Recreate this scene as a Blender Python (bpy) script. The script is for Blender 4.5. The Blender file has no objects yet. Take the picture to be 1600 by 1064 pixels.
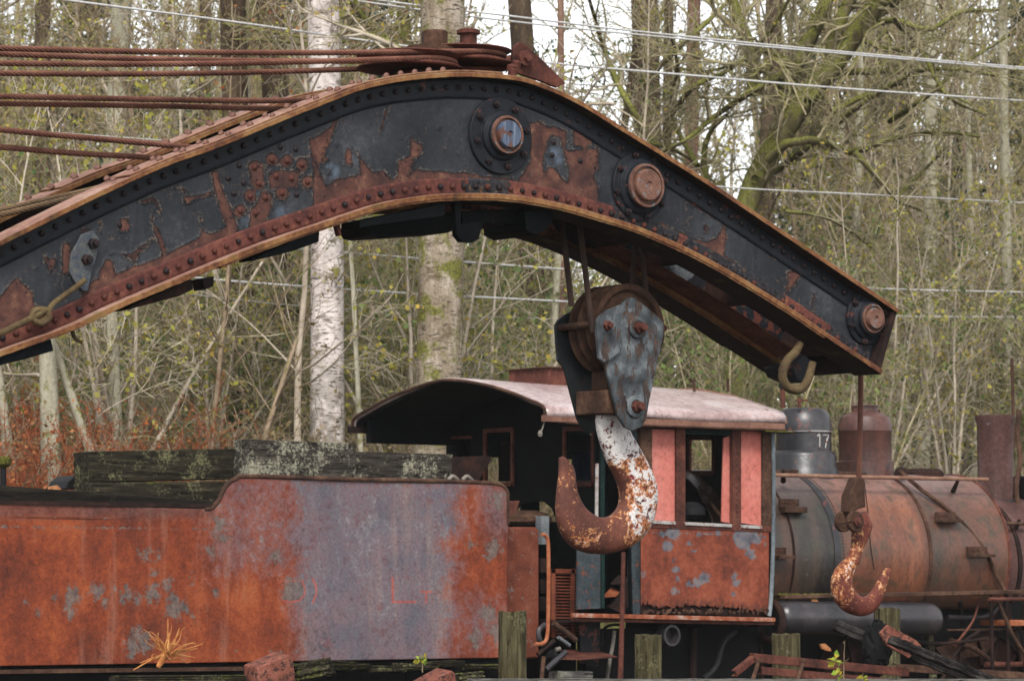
import bpy, math, random
import numpy as np
from mathutils import Vector, Matrix
from mathutils.geometry import tessellate_polygon
sc = bpy.context.scene
COL = sc.collection
# ------------------------------------------------------------------ camera, world, sun, exposure
TH, PI_, FPX = math.radians(37), math.radians(3.83), 5500.0
CAMP = np.array([0.0, 0.0, 2.0])
cd = bpy.data.cameras.new('camera'); cam = bpy.data.objects.new('camera', cd); COL.objects.link(cam)
cam.location = CAMP; cam.rotation_euler = (math.radians(90) + PI_, 0, -TH)
cd.sensor_width = 36; cd.lens = FPX / 1600 * 36; cd.clip_start = .5; cd.clip_end = 1200
cd.dof.use_dof = True; cd.dof.focus_distance = 24.5; cd.dof.aperture_fstop = 6.3
sc.camera = cam
world = bpy.data.worlds.new('World'); sc.world = world; world.use_nodes = True
wn = world.node_tree; wn.nodes.clear()
sky = wn.nodes.new('ShaderNodeTexSky'); sky.sky_type = 'NISHITA'; sky.sun_disc = False
SUN_EL, SUN_ROT = math.radians(46), math.radians(218)
sky.sun_elevation = SUN_EL; sky.sun_rotation = SUN_ROT; sky.air_density = 1.0; sky.dust_density = 0.5
hs = wn.nodes.new('ShaderNodeHueSaturation'); hs.inputs['Saturation'].default_value = .16
bg = wn.nodes.new('ShaderNodeBackground'); bg.inputs['Strength'].default_value = .105
wo = wn.nodes.new('ShaderNodeOutputWorld')
wn.links.new(sky.outputs[0], hs.inputs['Color']); wn.links.new(hs.outputs[0], bg.inputs[0]); wn.links.new(bg.outputs[0], wo.inputs[0])
sl = bpy.data.lights.new('sun', 'SUN'); sl.energy = 1.5; sl.angle = math.radians(18); sl.color = (1, .965, .91)
so = bpy.data.objects.new('sun', sl); COL.objects.link(so)
# sun direction matches the sky: azimuth measured from +Y clockwise by sun_rotation
sd = Vector((math.sin(SUN_ROT) * math.cos(SUN_EL), math.cos(SUN_ROT) * math.cos(SUN_EL), math.sin(SUN_EL)))
so.rotation_euler = sd.to_track_quat('Z', 'Y').to_euler()
so.location = (0, 0, 60)
vs = sc.view_settings; vs.view_transform = 'Standard'; vs.look = 'None'; vs.gamma = 1; vs.use_curve_mapping = False
vs.exposure = 1.4
sc.render.engine = 'CYCLES'
# ------------------------------------------------------------------ surveying helpers: photo pixel -> place in the world
Fv = np.array([math.sin(TH) * math.cos(PI_), math.cos(TH) * math.cos(PI_), math.sin(PI_)])
Rv = np.array([math.cos(TH), -math.sin(TH), 0.0])
Uv = np.array([-math.sin(TH) * math.sin(PI_), -math.cos(TH) * math.sin(PI_), math.cos(PI_)])
def ray(px, py): return Fv * FPX + Rv * (px - 800) + Uv * (532 - py)
def W(px, py, Y): d = ray(px, py); return CAMP + d * ((Y - CAMP[1]) / d[1])
def WX(px, py, X): d = ray(px, py); return CAMP + d * ((X - CAMP[0]) / d[0])
def WD(px, py, Z): d = ray(px, py); return CAMP + d * (Z / FPX)
def proj(P):
    q = np.asarray(P) - CAMP; z = q @ Fv
    return np.stack([800 + FPX * (q @ Rv) / z, 532 - FPX * (q @ Uv) / z], -1)
def off(pts, s, ox, oy): return [(ox + x / s, oy + y / s) for x, y in pts]
def smooth_path(pts, n):
    P = np.array(pts, float); d = np.r_[0, np.cumsum(np.linalg.norm(np.diff(P, axis=0), axis=1))]
    Q = np.vstack([2 * P[0] - P[1], P, 2 * P[-1] - P[-2]]); out = []
    for t in np.linspace(0, d[-1], n):
        i = min(np.searchsorted(d, t, side='right') - 1, len(P) - 2); u = (t - d[i]) / max(d[i + 1] - d[i], 1e-9)
        a, b, c, e = Q[i], Q[i + 1], Q[i + 2], Q[i + 3]
        out.append(.5 * ((2 * b) + (-a + c) * u + (2 * a - 5 * b + 4 * c - e) * u * u + (-a + 3 * b - 3 * c + e) * u ** 3))
    return np.array(out)
# ------------------------------------------------------------------ object helpers
def tag(o, label=None, cat=None, group=None, kind=None):
    if label: o['label'] = label
    if cat: o['category'] = cat
    if group: o['group'] = group
    if kind: o['kind'] = kind
    return o
def thing(name, loc, label, cat, group=None):
    o = bpy.data.objects.new(name, None); COL.objects.link(o); o.location = Vector(loc); o.empty_display_size = .2
    return tag(o, label, cat, group)
def wloc(o):
    v = Vector((0, 0, 0))
    while o: v = v + o.location + o.matrix_parent_inverse.translation; o = o.parent
    return v
def link(o, parent=None):
    COL.objects.link(o)
    if parent:
        o.parent = parent; o.matrix_parent_inverse = Matrix.Translation(-wloc(parent))
    return o
def np_mesh(name, V, Fq, mat, parent=None, smooth=False, local=False, nper=4):
    me = bpy.data.meshes.new(name); V = np.asarray(V, np.float32); Fq = np.asarray(Fq, np.int32)
    me.vertices.add(len(V)); me.vertices.foreach_set('co', V.ravel())
    me.loops.add(Fq.size); me.loops.foreach_set('vertex_index', Fq.ravel())
    me.polygons.add(len(Fq)); me.polygons.foreach_set('loop_start', np.arange(0, Fq.size, nper, dtype=np.int32))
    me.update(calc_edges=True)
    if smooth: me.polygons.foreach_set('use_smooth', np.ones(len(Fq), bool))
    me.materials.append(mat); o = bpy.data.objects.new(name, me)
    if local:
        COL.objects.link(o); o.parent = parent
    else: link(o, parent)
    return o
class MB:
    def __init__(s): s.v = []; s.f = []
    def add(s, V, Fc):
        b = len(s.v); s.v += [tuple(map(float, p)) for p in V]; s.f += [tuple(i + b for i in f) for f in Fc]; return s
    def box(s, lo, hi, jit=0, rng=random):
        (a, b, c), (d, e, f) = lo, hi
        V = [(a,b,c),(d,b,c),(d,e,c),(a,e,c),(a,b,f),(d,b,f),(d,e,f),(a,e,f)]
        if jit: V = [tuple(q + rng.uniform(-jit, jit) for q in p) for p in V]
        return s.add(V, [(0,3,2,1),(4,5,6,7),(0,1,5,4),(1,2,6,5),(2,3,7,6),(3,0,4,7)])
    def bar(s, p0, p1, w, h, up=(0,0,1)):
        p0, p1 = np.array(p0, float), np.array(p1, float); t = p1 - p0; t /= np.linalg.norm(t)
        u = np.array(up, float); a = np.cross(t, u); a /= np.linalg.norm(a); b = np.cross(a, t); a, b = a * w / 2, b * h / 2
        V = [p0-a-b, p0+a-b, p0+a+b, p0-a+b, p1-a-b, p1+a-b, p1+a+b, p1-a+b]
        return s.add(V, [(0,3,2,1),(4,5,6,7),(0,1,5,4),(1,2,6,5),(2,3,7,6),(3,0,4,7)])
    def tube(s, pts, r, n=8, cap=True):
        P = np.array(pts, float); m = len(P); r = np.broadcast_to(np.array(r, float), (m,))
        T = np.gradient(P, axis=0); T /= np.linalg.norm(T, axis=1)[:, None] + 1e-12
        a = np.cross(T[0], [0, 0, 1.0]);
        if np.linalg.norm(a) < .1: a = np.cross(T[0], [0, 1.0, 0])
        V = []
        for i in range(m):
            a = a - T[i] * (a @ T[i]); a /= np.linalg.norm(a); b = np.cross(T[i], a)
            for k in range(n):
                c = 2 * math.pi * k / n; V.append(P[i] + r[i] * (math.cos(c) * a + math.sin(c) * b))
        Fc = [(i*n+k, i*n+(k+1)%n, (i+1)*n+(k+1)%n, (i+1)*n+k) for i in range(m-1) for k in range(n)]
        if cap: Fc += [tuple(range(n))[::-1], tuple((m-1)*n+k for k in range(n))]
        return s.add(V, Fc)
    def lathe(s, prof, c, axis=(0,0,1), n=32, sq=1.0):
        ax = Vector(axis).normalized(); q = ax.to_track_quat('Z', 'Y').to_matrix(); c = Vector(c); V = []
        for r, h in prof:
            for k in range(n):
                t = 2 * math.pi * k / n; V.append(c + q @ Vector((r * math.cos(t), r * sq * math.sin(t), h)))
        m = len(prof); Fc = [(i*n+k, i*n+(k+1)%n, (i+1)*n+(k+1)%n, (i+1)*n+k) for i in range(m-1) for k in range(n)]
        if prof[0][0] > 1e-6: Fc.append(tuple(range(n))[::-1])
        if prof[-1][0] > 1e-6: Fc.append(tuple((m-1)*n+k for k in range(n)))
        return s.add(V, Fc)
    def ring(s, c, axis, R, r, n=24, m=8, arc=None):
        ax = Vector(axis).normalized(); q = ax.to_track_quat('Z', 'Y').to_matrix(); pts = []
        a0, a1 = arc or (0, 2 * math.pi)
        for k in range(n + 1):
            t = a0 + (a1 - a0) * k / n; pts.append(Vector(c) + q @ Vector((R * math.cos(t), R * math.sin(t), 0)))
        return s.tube([tuple(p) for p in pts], r, m)
    def prism(s, outer, thick, holes=()):
        """outer: 3-D coplanar points; thick: vector; holes: lists of points"""
        loops = [list(map(Vector, l)) for l in [outer, *holes]]; th = Vector(thick)
        tris = tessellate_polygon(loops); flat = [p for l in loops for p in l]; n = len(flat)
        V = [tuple(p) for p in flat] + [tuple(p + th) for p in flat]
        Fc = []
        for t in tris:
            a, b, c = t; nn = (flat[b] - flat[a]).cross(flat[c] - flat[a])
            if nn.dot(th) > 0: a, b, c = a, c, b
            Fc += [(a, b, c), (n + a, n + c, n + b)]
        i0 = 0
        for l in loops:
            m = len(l)
            for k in range(m): Fc.append((i0+k, i0+(k+1)%m, n+i0+(k+1)%m, n+i0+k))
            i0 += m
        return s.add(V, Fc)
    def build(s, name, mat, parent=None, smooth=30, bevel=0, kind=None, label=None, local=False, solid=0):
        me = bpy.data.meshes.new(name); me.from_pydata(s.v, [], s.f); me.update()
        import bmesh
        b = bmesh.new(); b.from_mesh(me); bmesh.ops.recalc_face_normals(b, faces=b.faces); b.to_mesh(me); b.free()
        if smooth:
            me.polygons.foreach_set('use_smooth', [True] * len(me.polygons)); me.set_sharp_from_angle(angle=math.radians(smooth))
        me.materials.append(mat); o = bpy.data.objects.new(name, me)
        if local: COL.objects.link(o); o.parent = parent
        else: link(o, parent)
        if bevel:
            md = o.modifiers.new('bevel', 'BEVEL'); md.width = bevel; md.segments = 2; md.limit_method = 'ANGLE'; md.angle_limit = math.radians(40)
        if solid:
            md = o.modifiers.new('solid', 'SOLIDIFY'); md.thickness = solid; md.offset = 0
        if kind: o['kind'] = kind
        if label: o['label'] = label
        return o
def loft_pairs(pairs3, thick, n=60, m=14, tip=True):
    """pairs3: list of (edgeA, edgeB) 3-D points in one XZ plane; thick: half thickness per pair (Y)"""
    A = smooth_path([p[0] for p in pairs3], n); B = smooth_path([p[1] for p in pairs3], n)
    T = smooth_path([(t, 0, 0) for t in thick], n)[:, 0] if False else np.interp(np.linspace(0, 1, n), np.linspace(0, 1, len(thick)), thick)
    # keep A and B in step
    def step(E):
        P = np.array(E, float); Q = np.vstack([2*P[0]-P[1], P, 2*P[-1]-P[-2]]); out = []
        for t in np.linspace(0, len(P) - 1, n):
            i = min(int(t), len(P) - 2); u = t - i; a, b, c, e = Q[i], Q[i+1], Q[i+2], Q[i+3]
            out.append(.5*((2*b)+(-a+c)*u+(2*a-5*b+4*c-e)*u*u+(-a+3*b-3*c+e)*u**3))
        return np.array(out)
    A = step([p[0] for p in pairs3]); B = step([p[1] for p in pairs3]); V = []
    for a, b, t in zip(A, B, T):
        c = (a + b) / 2; h = (b - a) / 2
        for k in range(m):
            w = 2 * math.pi * k / m; cw, sw = math.cos(w), math.sin(w)
            V.append(c + h * math.copysign(abs(cw) ** .85, cw) + np.array([0, 1, 0]) * t * math.copysign(abs(sw) ** .8, sw))
    Fc = [(i*m+k, i*m+(k+1)%m, (i+1)*m+(k+1)%m, (i+1)*m+k) for i in range(n-1) for k in range(m)]
    Fc += [tuple(range(m))[::-1], tuple((n-1)*m+k for k in range(m))]
    mb = MB(); mb.add(V, Fc); return mb
# ------------------------------------------------------------------ painted wear: signed distances stored on the surface
def sdf_poly(P, poly):
    poly = np.array(poly, float); n = len(poly); d2 = np.full(len(P), 1e12); ins = np.zeros(len(P), bool)
    for i in range(n):
        a, b = poly[i], poly[(i+1) % n]; e = b - a; w = P - a
        t = np.clip((w @ e) / max(e @ e, 1e-9), 0, 1); q = w - t[:, None] * e; d2 = np.minimum(d2, (q * q).sum(1))
        c = ((a[1] <= P[:, 1]) & (b[1] > P[:, 1])) | ((b[1] <= P[:, 1]) & (a[1] > P[:, 1]))
        x = a[0] + (P[:, 1] - a[1]) / (e[1] if abs(e[1]) > 1e-9 else 1e-9) * e[0]
        ins ^= c & (P[:, 0] < x)
    d = np.sqrt(d2); return np.where(ins, d, -d)
def sdf_line(P, line, w):
    d2 = np.full(len(P), 1e12); L = np.array(line, float)
    for a, b in zip(L[:-1], L[1:]):
        e = b - a; q = P - a; t = np.clip((q @ e) / max(e @ e, 1e-9), 0, 1); q = q - t[:, None] * e; d2 = np.minimum(d2, (q*q).sum(1))
    return w - np.sqrt(d2)
def sdf_circ(P, c, r): return r - np.hypot(P[:, 0] - c[0], P[:, 1] - c[1])
def verts_world(o):
    V = np.empty(len(o.data.vertices) * 3, np.float32); o.data.vertices.foreach_get('co', V); return V.reshape(-1, 3).astype(float)
def put_attr(o, name, val, lo=-25, hi=25):
    at = o.data.attributes.new(name, 'FLOAT', 'POINT'); at.data.foreach_set('value', np.clip(val, lo, hi).astype(np.float32))
# ------------------------------------------------------------------ materials
DES = .07
LK = .60        # real albedo of the metalwork relative to its photographed value
def L(r, g, b, k=1.0):
    k = k * LK
    f = lambda c: ((c/255+.055)/1.055)**2.4 if c > 10.3 else c/255/12.92
    c = [f(r), f(g), f(b)]; y = .3*c[0] + .5*c[1] + .2*c[2]; ds = DES
    return tuple(min((v * (1 - ds) + y * ds) * k, .9) for v in c) + (1,)
class NT:
    def __init__(s, name):
        s.m = bpy.data.materials.new(name); s.m.use_nodes = True; s.t = s.m.node_tree; s.t.nodes.clear()
        s.out = s.n('ShaderNodeOutputMaterial'); s.b = s.n('ShaderNodeBsdfPrincipled'); s.t.links.new(s.b.outputs[0], s.out.inputs[0])
        s.tc = s.n('ShaderNodeTexCoord'); s.obj = s.tc.outputs['Object']
    def n(s, k, **kw):
        x = s.t.nodes.new(k)
        for a, b in kw.items(): setattr(x, a, b)
        return x
    def put(s, sock, v):
        if isinstance(v, bpy.types.NodeSocket): s.t.links.new(v, sock)
        elif v is not None: sock.default_value = v
    def math(s, op, a, b=0.0, c=None, clamp=False):
        x = s.n('ShaderNodeMath', operation=op, use_clamp=clamp); s.put(x.inputs[0], a); s.put(x.inputs[1], b)
        if c is not None: s.put(x.inputs[2], c)
        return x.outputs[0]
    def scale(s, v):
        x = s.n('ShaderNodeVectorMath', operation='MULTIPLY'); s.put(x.inputs[0], s.obj); x.inputs[1].default_value = v; return x.outputs[0]
    def noise(s, sc=5, det=4, rough=.55, vec=None, dist=0, col=False):
        x = s.n('ShaderNodeTexNoise'); s.put(x.inputs['Vector'], vec if vec is not None else s.obj)
        x.inputs['Scale'].default_value = sc; x.inputs['Detail'].default_value = det; x.inputs['Roughness'].default_value = rough; x.inputs['Distortion'].default_value = dist
        return x.outputs['Color' if col else 'Fac']
    def vor(s, sc=5, feat='F1', vec=None):
        x = s.n('ShaderNodeTexVoronoi', feature=feat); s.put(x.inputs['Vector'], vec if vec is not None else s.obj); x.inputs['Scale'].default_value = sc
        return x.outputs['Distance']
    def step(s, v, a, b, lo=0.0, hi=1.0):
        x = s.n('ShaderNodeMapRange'); s.put(x.inputs[0], v); x.inputs[1].default_value = a; x.inputs[2].default_value = b; x.inputs[3].default_value = lo; x.inputs[4].default_value = hi; x.clamp = True
        return x.outputs[0]
    def ramp(s, v, stops):
        x = s.n('ShaderNodeValToRGB'); s.put(x.inputs[0], v); e = x.color_ramp.elements
        while len(e) < len(stops): e.new(.5)
        for el, (p, c) in zip(e, stops): el.position = p; el.color = c
        return x.outputs[0]
    def mix(s, f, a, b, mode='MIX'):
        x = s.n('ShaderNodeMix', data_type='RGBA', blend_type=mode); s.put(x.inputs[0], f); s.put(x.inputs[6], a); s.put(x.inputs[7], b); return x.outputs[2]
    def attr(s, name): x = s.n('ShaderNodeAttribute', attribute_name=name); return x.outputs['Fac']
    def nz(s):
        g = s.n('ShaderNodeNewGeometry'); x = s.n('ShaderNodeSeparateXYZ'); s.put(x.inputs[0], g.outputs['Normal']); return x.outputs[2]
    def xyz(s):
        x = s.n('ShaderNodeSeparateXYZ'); s.put(x.inputs[0], s.obj); return x.outputs
    def bump(s, h, strength=.4, dist=.01, prev=None):
        x = s.n('ShaderNodeBump'); x.inputs['Strength'].default_value = strength; x.inputs['Distance'].default_value = dist; s.put(x.inputs['Height'], h)
        if prev is not None: s.put(x.inputs['Normal'], prev)
        return x.outputs[0]
    def done(s, col, rough=.8, normal=None, spec=.4, metal=0):
        spec = spec * .5
        s.put(s.b.inputs['Base Color'], col); s.put(s.b.inputs['Roughness'], rough); s.put(s.b.inputs['Metallic'], metal)
        s.b.inputs['Specular IOR Level'].default_value = spec
        if normal is not None: s.put(s.b.inputs['Normal'], normal)
        return s.m
def rust(name, cols, sc=3.0, rough=.85, bump=.5, streak=0, moss=None, fleck=None, spec=.3):
    """cols: 3 or 4 sRGB tones, dark to light"""
    t = NT(name); v = t.scale((1, 1, .22)) if streak else None
    a = t.noise(sc, 7, .62, v); b = t.noise(sc * 7, 5, .6)
    f = t.math('ADD', t.math('MULTIPLY', a, .7), t.math('MULTIPLY', b, .3)); n = len(cols)
    col = t.ramp(f, [(.34 + .32 * i / (n - 1), L(*c)) for i, c in enumerate(cols)])
    spk = t.noise(sc * 22, 3, .6); col = t.mix(t.step(spk, .62, .72), col, L(*[c * .55 for c in cols[0]]))
    grime = t.ramp(t.noise(sc * 11, 7, .78, dist=.2), [(.34, (.42, .40, .39, 1)), (.47, (.86, .85, .84, 1)), (.62, (1, 1, 1, 1)), (.72, (1.25, 1.2, 1.15, 1))]); col = t.mix(.85, col, grime, 'MULTIPLY')
    if fleck: col = t.mix(t.step(t.noise(sc * 2.6, 6, .7, dist=.4), fleck[3], fleck[3] + .03), col, L(*fleck[:3]))
    if moss:
        mk = t.math('MULTIPLY', t.step(t.nz(), .2, .8), t.step(t.noise(sc * 3, 5), .5 - moss * .3, .62 - moss * .3))
        col = t.mix(mk, col, t.ramp(t.noise(60, 3), [(.35, L(60, 62, 28)), (.65, L(120, 118, 50))]))
    nb = t.bump(t.math('ADD', b, t.math('MULTIPLY', spk, .5)), bump, .006)
    return t.done(col, rough, nb, spec)
# ------------------------------------------------------------------ shared materials
M = {}
M['rust_red'] = rust('rust_red', [(64, 40, 36), (112, 64, 52), (150, 92, 72)], 4, .8)
M['rust_brown'] = rust('rust_brown', [(54, 40, 34), (92, 64, 50), (132, 98, 76)], 4, .85)
M['rust_orange'] = rust('rust_orange', [(120, 62, 40), (168, 92, 56), (196, 122, 76)], 5, .85)
M['rust_pink'] = rust('rust_pink', [(104, 72, 62), (150, 108, 94), (186, 144, 128)], 5, .7)
M['rust_dark'] = rust('rust_dark', [(24, 20, 20), (52, 36, 32), (84, 50, 40)], 4, .85)
M['black_iron'] = rust('black_iron', [(14, 15, 17), (26, 27, 31), (50, 42, 40)], 4, .6, spec=.4)
M['charcoal'] = rust('charcoal_paint', [(26, 29, 35), (36, 40, 48), (48, 52, 60)], 3, .5, .35, fleck=(105, 60, 50, .62))
M['charcoal_rusty'] = rust('charcoal_rusty', [(26, 29, 35), (38, 42, 48), (52, 50, 54)], 4, .55, .6, fleck=(112, 60, 48, .53))
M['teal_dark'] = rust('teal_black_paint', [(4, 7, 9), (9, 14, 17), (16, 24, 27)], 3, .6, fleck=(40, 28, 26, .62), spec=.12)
M['salmon'] = rust('salmon_board', [(232, 124, 108), (246, 144, 128), (250, 156, 142)], 2, .7, .1)
M['cream'] = rust('cream_wall', [(110, 104, 96), (150, 142, 130), (170, 160, 148)], 2, .8, .2)
M['steel'] = rust('dull_steel', [(90, 94, 98), (140, 146, 150), (170, 174, 176)], 4, .45)
M['blue_white'] = rust('bluish_white_paint', [(96, 104, 110), (140, 152, 160), (176, 184, 186)], 6, .7, .3, streak=1, fleck=(110, 66, 50, .66))
M['blue_plastic'] = rust('blue_plastic', [(20, 34, 66), (28, 48, 92), (40, 60, 100)], 3, .5)
M['olive_iron'] = rust('olive_lichened_iron', [(74, 60, 46), (112, 92, 62), (138, 118, 80)], 9, .85)
M['rope'] = rust('rusty_wire_rope', [(86, 52, 42), (128, 78, 60), (158, 104, 82)], 5, .75, .3)
M['rope_dark'] = rust('dark_wire_rope', [(36, 28, 26), (66, 46, 40), (92, 62, 52)], 5, .75, .3)
M['bolt_dark'] = rust('dark_bolt_heads', [(30, 28, 32), (54, 44, 46), (92, 58, 54)], 14, .55)
M['bolt_rust'] = rust('rusty_bolt_heads', [(72, 42, 38), (110, 62, 52), (142, 92, 78)], 14, .7)
def mat_rope(name, cols):      # grease and dirt sit in the grooves between the strands
    t = NT(name); n = t.math('ADD', t.math('MULTIPLY', t.noise(3, 6, .6), .6), t.math('MULTIPLY', t.noise(60, 4, .7), .4)); c = t.ramp(n, [(.36, L(*cols[0])), (.5, L(*cols[1])), (.64, L(*cols[2]))])
    return t.done(t.mix(t.math('MULTIPLY', t.step(t.attr('groove'), .25, .9), .85), c, L(30, 22, 20)), .7, None, .35)
M['rope'] = mat_rope('rusty_wire_rope', [(92, 58, 48), (140, 88, 70), (172, 118, 96)]); M['rope_dark'] = mat_rope('dark_wire_rope', [(50, 38, 34), (84, 62, 52), (112, 84, 70)]); M['rope_olive'] = mat_rope('olive_wire_rope', [(92, 72, 52), (136, 108, 78), (164, 136, 104)])
M['wire'] = rust('pale_cable', [(215, 213, 212), (240, 238, 236), (250, 250, 250)], 2, .6, 0)
M['leaf_litter'] = rust('fallen_leaf', [(170, 96, 46), (214, 140, 84), (232, 176, 120)], 20, .7, 0)
M['char'] = rust('charred_wood', [(20, 18, 18), (52, 48, 46), (100, 94, 90)], 5, .9, .9, streak=0)

def mat_flange():
    # rusted flange plate: pinkish weathered top, ochre streaky edges, moss in places
    t = NT('flange_steel'); n1 = t.noise(3, 6, .6); n2 = t.noise(28, 5, .6)
    f = t.math('ADD', t.math('MULTIPLY', n1, .6), t.math('MULTIPLY', n2, .4))
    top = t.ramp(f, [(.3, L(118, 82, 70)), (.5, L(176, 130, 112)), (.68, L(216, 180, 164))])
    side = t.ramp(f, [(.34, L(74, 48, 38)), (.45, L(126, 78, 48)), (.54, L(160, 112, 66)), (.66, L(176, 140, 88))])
    x = t.xyz()[0]
    warm = t.step(x, 14.5, 17.5)        # the far half of the arm is redder, less lichened
    side = t.mix(t.math('MULTIPLY', warm, .85), side, t.ramp(f, [(.35, L(64, 40, 34)), (.5, L(116, 66, 46)), (.66, L(150, 88, 60))]))
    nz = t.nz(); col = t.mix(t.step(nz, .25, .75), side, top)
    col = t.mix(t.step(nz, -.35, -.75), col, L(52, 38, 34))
    ms = t.math('MULTIPLY', t.step(t.noise(7, 5), .58, .68), .6); col = t.mix(ms, col, L(104, 92, 40))
    return t.done(col, .8, t.bump(n2, .5, .006), .3)
M['flange'] = mat_flange()

def mat_web():
    # black-blue paint over red rust; attribute 'peel' is the traced edge of the missing paint
    t = NT('peeling_charcoal_paint'); v = t.attr('peel'); n = t.noise(14, 6, .68); n2 = t.noise(55, 4, .6)
    d = t.math('ADD', v, t.math('ADD', t.math('MULTIPLY', t.math('SUBTRACT', n, .5), 12), -.6)); d = t.math('ADD', d, t.math('MULTIPLY', t.math('SUBTRACT', n2, .5), 7))
    bare = t.step(d, -.3, .6)
    paint = t.ramp(t.math('ADD', t.math('MULTIPLY', t.noise(2.2, 6, .6), .6), t.math('MULTIPLY', t.noise(22, 7, .78), .4)), [(.34, L(20, 22, 27)), (.47, L(38, 40, 46)), (.56, L(52, 55, 61)), (.68, L(84, 86, 92))])
    wv = t.n('ShaderNodeVectorMath', operation='ADD'); t.put(wv.inputs[0], t.obj); dv = t.n('ShaderNodeVectorMath', operation='SCALE'); t.put(dv.inputs[0], t.noise(7, 4, .6, col=True)); dv.inputs['Scale'].default_value = .22; t.put(wv.inputs[1], dv.outputs[0])
    crack = t.math('MULTIPLY', t.step(t.vor(5.5, 'DISTANCE_TO_EDGE', wv.outputs[0]), .022, .006), t.step(t.noise(3, 4, .6), .47, .55)); paint = t.mix(t.math('MULTIPLY', crack, .75), paint, t.mix(t.step(n2, .46, .54), L(20, 20, 24), L(112, 92, 82)))
    paint = t.mix(t.step(t.noise(9, 6, .75), .66, .72), paint, L(104, 112, 122))        # chalky scuffs
    paint = t.mix(t.math('MULTIPLY', t.step(t.noise(26, 3, .6), .66, .7), .7), paint, L(74, 62, 62))
    strk = t.noise(9, 4, .6, t.scale((1, 1, .12))); paint = t.mix(t.math('MULTIPLY', t.step(strk, .58, .7), .28), paint, L(84, 92, 104))
    blue = t.math('MULTIPLY', t.step(t.attr('blue'), -2, 6), t.step(t.noise(12, 5, .6), .42, .6)); paint = t.mix(blue, paint, L(92, 106, 122))
    rst = t.ramp(t.noise(6, 7, .6), [(.32, L(64, 42, 42)), (.5, L(100, 62, 52)), (.66, L(134, 90, 72))])
    rst = t.mix(t.math('MULTIPLY', t.step(t.noise(30, 7, .8), .5, .64), .8), rst, L(58, 40, 40)); rst = t.mix(t.math('MULTIPLY', t.step(t.noise(24, 6, .8), .6, .68), .6), rst, L(168, 124, 104))
    rim = t.math('MULTIPLY', t.step(d, -4, -.6), t.step(d, .4, -.3)); lift = t.mix(t.step(n2, .45, .55), L(20, 20, 24), L(120, 104, 92))
    paint = t.mix(t.math('MULTIPLY', rim, t.step(t.noise(18, 3), .44, .56)), paint, lift)
    shadow = t.math('MULTIPLY', t.step(d, .2, .8), t.step(d, 3.0, 1.2)); rst = t.mix(t.math('MULTIPLY', shadow, .55), rst, L(44, 32, 32))
    col = t.mix(bare, paint, rst)
    h = t.math('ADD', t.math('MULTIPLY', t.step(d, -5, .2, 1.0, 1.8), t.math('SUBTRACT', 1.0, bare)), t.math('MULTIPLY', n2, .16))
    rough = t.math('ADD', t.math('MULTIPLY', bare, .38), t.step(t.noise(8, 4), .3, .7, .38, .55))
    return t.done(col, rough, t.bump(h, .9, .007), .5)
M['web'] = mat_web()
def mat_band():
    t = NT('red_oxide_angle'); n = t.noise(9, 7, .66); f = t.noise(4, 6, .6)
    red = t.ramp(t.math('ADD', t.math('MULTIPLY', f, .55), t.math('MULTIPLY', t.noise(34, 6, .75), .45)), [(.36, L(56, 36, 35)), (.47, L(98, 54, 48)), (.56, L(124, 70, 58)), (.68, L(158, 104, 80))])
    pk = t.attr('peel'); d = t.math('ADD', pk, t.math('MULTIPLY', t.math('SUBTRACT', n, .5), 60))
    blk = t.ramp(t.noise(30, 4), [(.35, L(30, 30, 34)), (.6, L(60, 58, 62)), (.75, L(112, 104, 98))])
    m = t.step(d, -1, 1); col = t.mix(m, red, blk)
    col = t.mix(t.math('MULTIPLY', t.step(t.noise(17, 5, .7), .6, .66), .5), col, L(150, 104, 60))
    return t.done(col, .78, t.bump(t.math('ADD', t.math('MULTIPLY', m, 1.0), t.math('MULTIPLY', t.noise(50, 4), .3)), .7, .006), .35)
M['band'] = mat_band()
def mat_flaky(name, paint, under, thr, sc=10, chips=None, rough=.6, streak=False):
    t = NT(name); n = t.noise(sc, 7, .68, t.scale((1, 1, .35)) if streak else None, dist=.3); n2 = t.noise(sc * 5, 4, .6)
    d = t.math('ADD', n, t.math('MULTIPLY', t.math('SUBTRACT', n2, .5), .16)); m = t.step(d, thr, thr + .02)
    p = t.ramp(t.noise(sc * .6, 5), [(.3, L(*paint[0])), (.52, L(*paint[1])), (.7, L(*paint[2]))])
    u = t.ramp(t.noise(sc * .9, 6, .6, t.scale((1, 1.3, 1))), [(.32, L(*under[0])), (.5, L(*under[1])), (.66, L(*under[2]))])
    col = t.mix(m, p, u)
    if chips: col = t.mix(t.step(t.noise(sc * 1.7, 6, .7), chips[3], chips[3] + .02), col, L(*chips[:3]))
    return t.done(col, rough, t.bump(t.math('ADD', t.math('SUBTRACT', 1.0, m), t.math('MULTIPLY', n2, .25)), .7, .005), .4)
M['block'] = mat_flaky('block_grey_blue', [(48, 52, 56), (88, 94, 98), (136, 142, 146)], [(52, 44, 42), (80, 64, 58), (108, 84, 72)], .53, 15, (150, 154, 152, .66), .45, True)
M['bracket'] = rust('bracket_steel', [(52, 60, 72), (84, 92, 104), (130, 128, 110)], 7, .4, .3)
M['block_dark'] = mat_flaky('block_shaded_grey', [(34, 36, 38), (48, 52, 54), (62, 66, 68)], [(48, 38, 34), (70, 48, 42), (88, 60, 50)], .6, 8)

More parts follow.
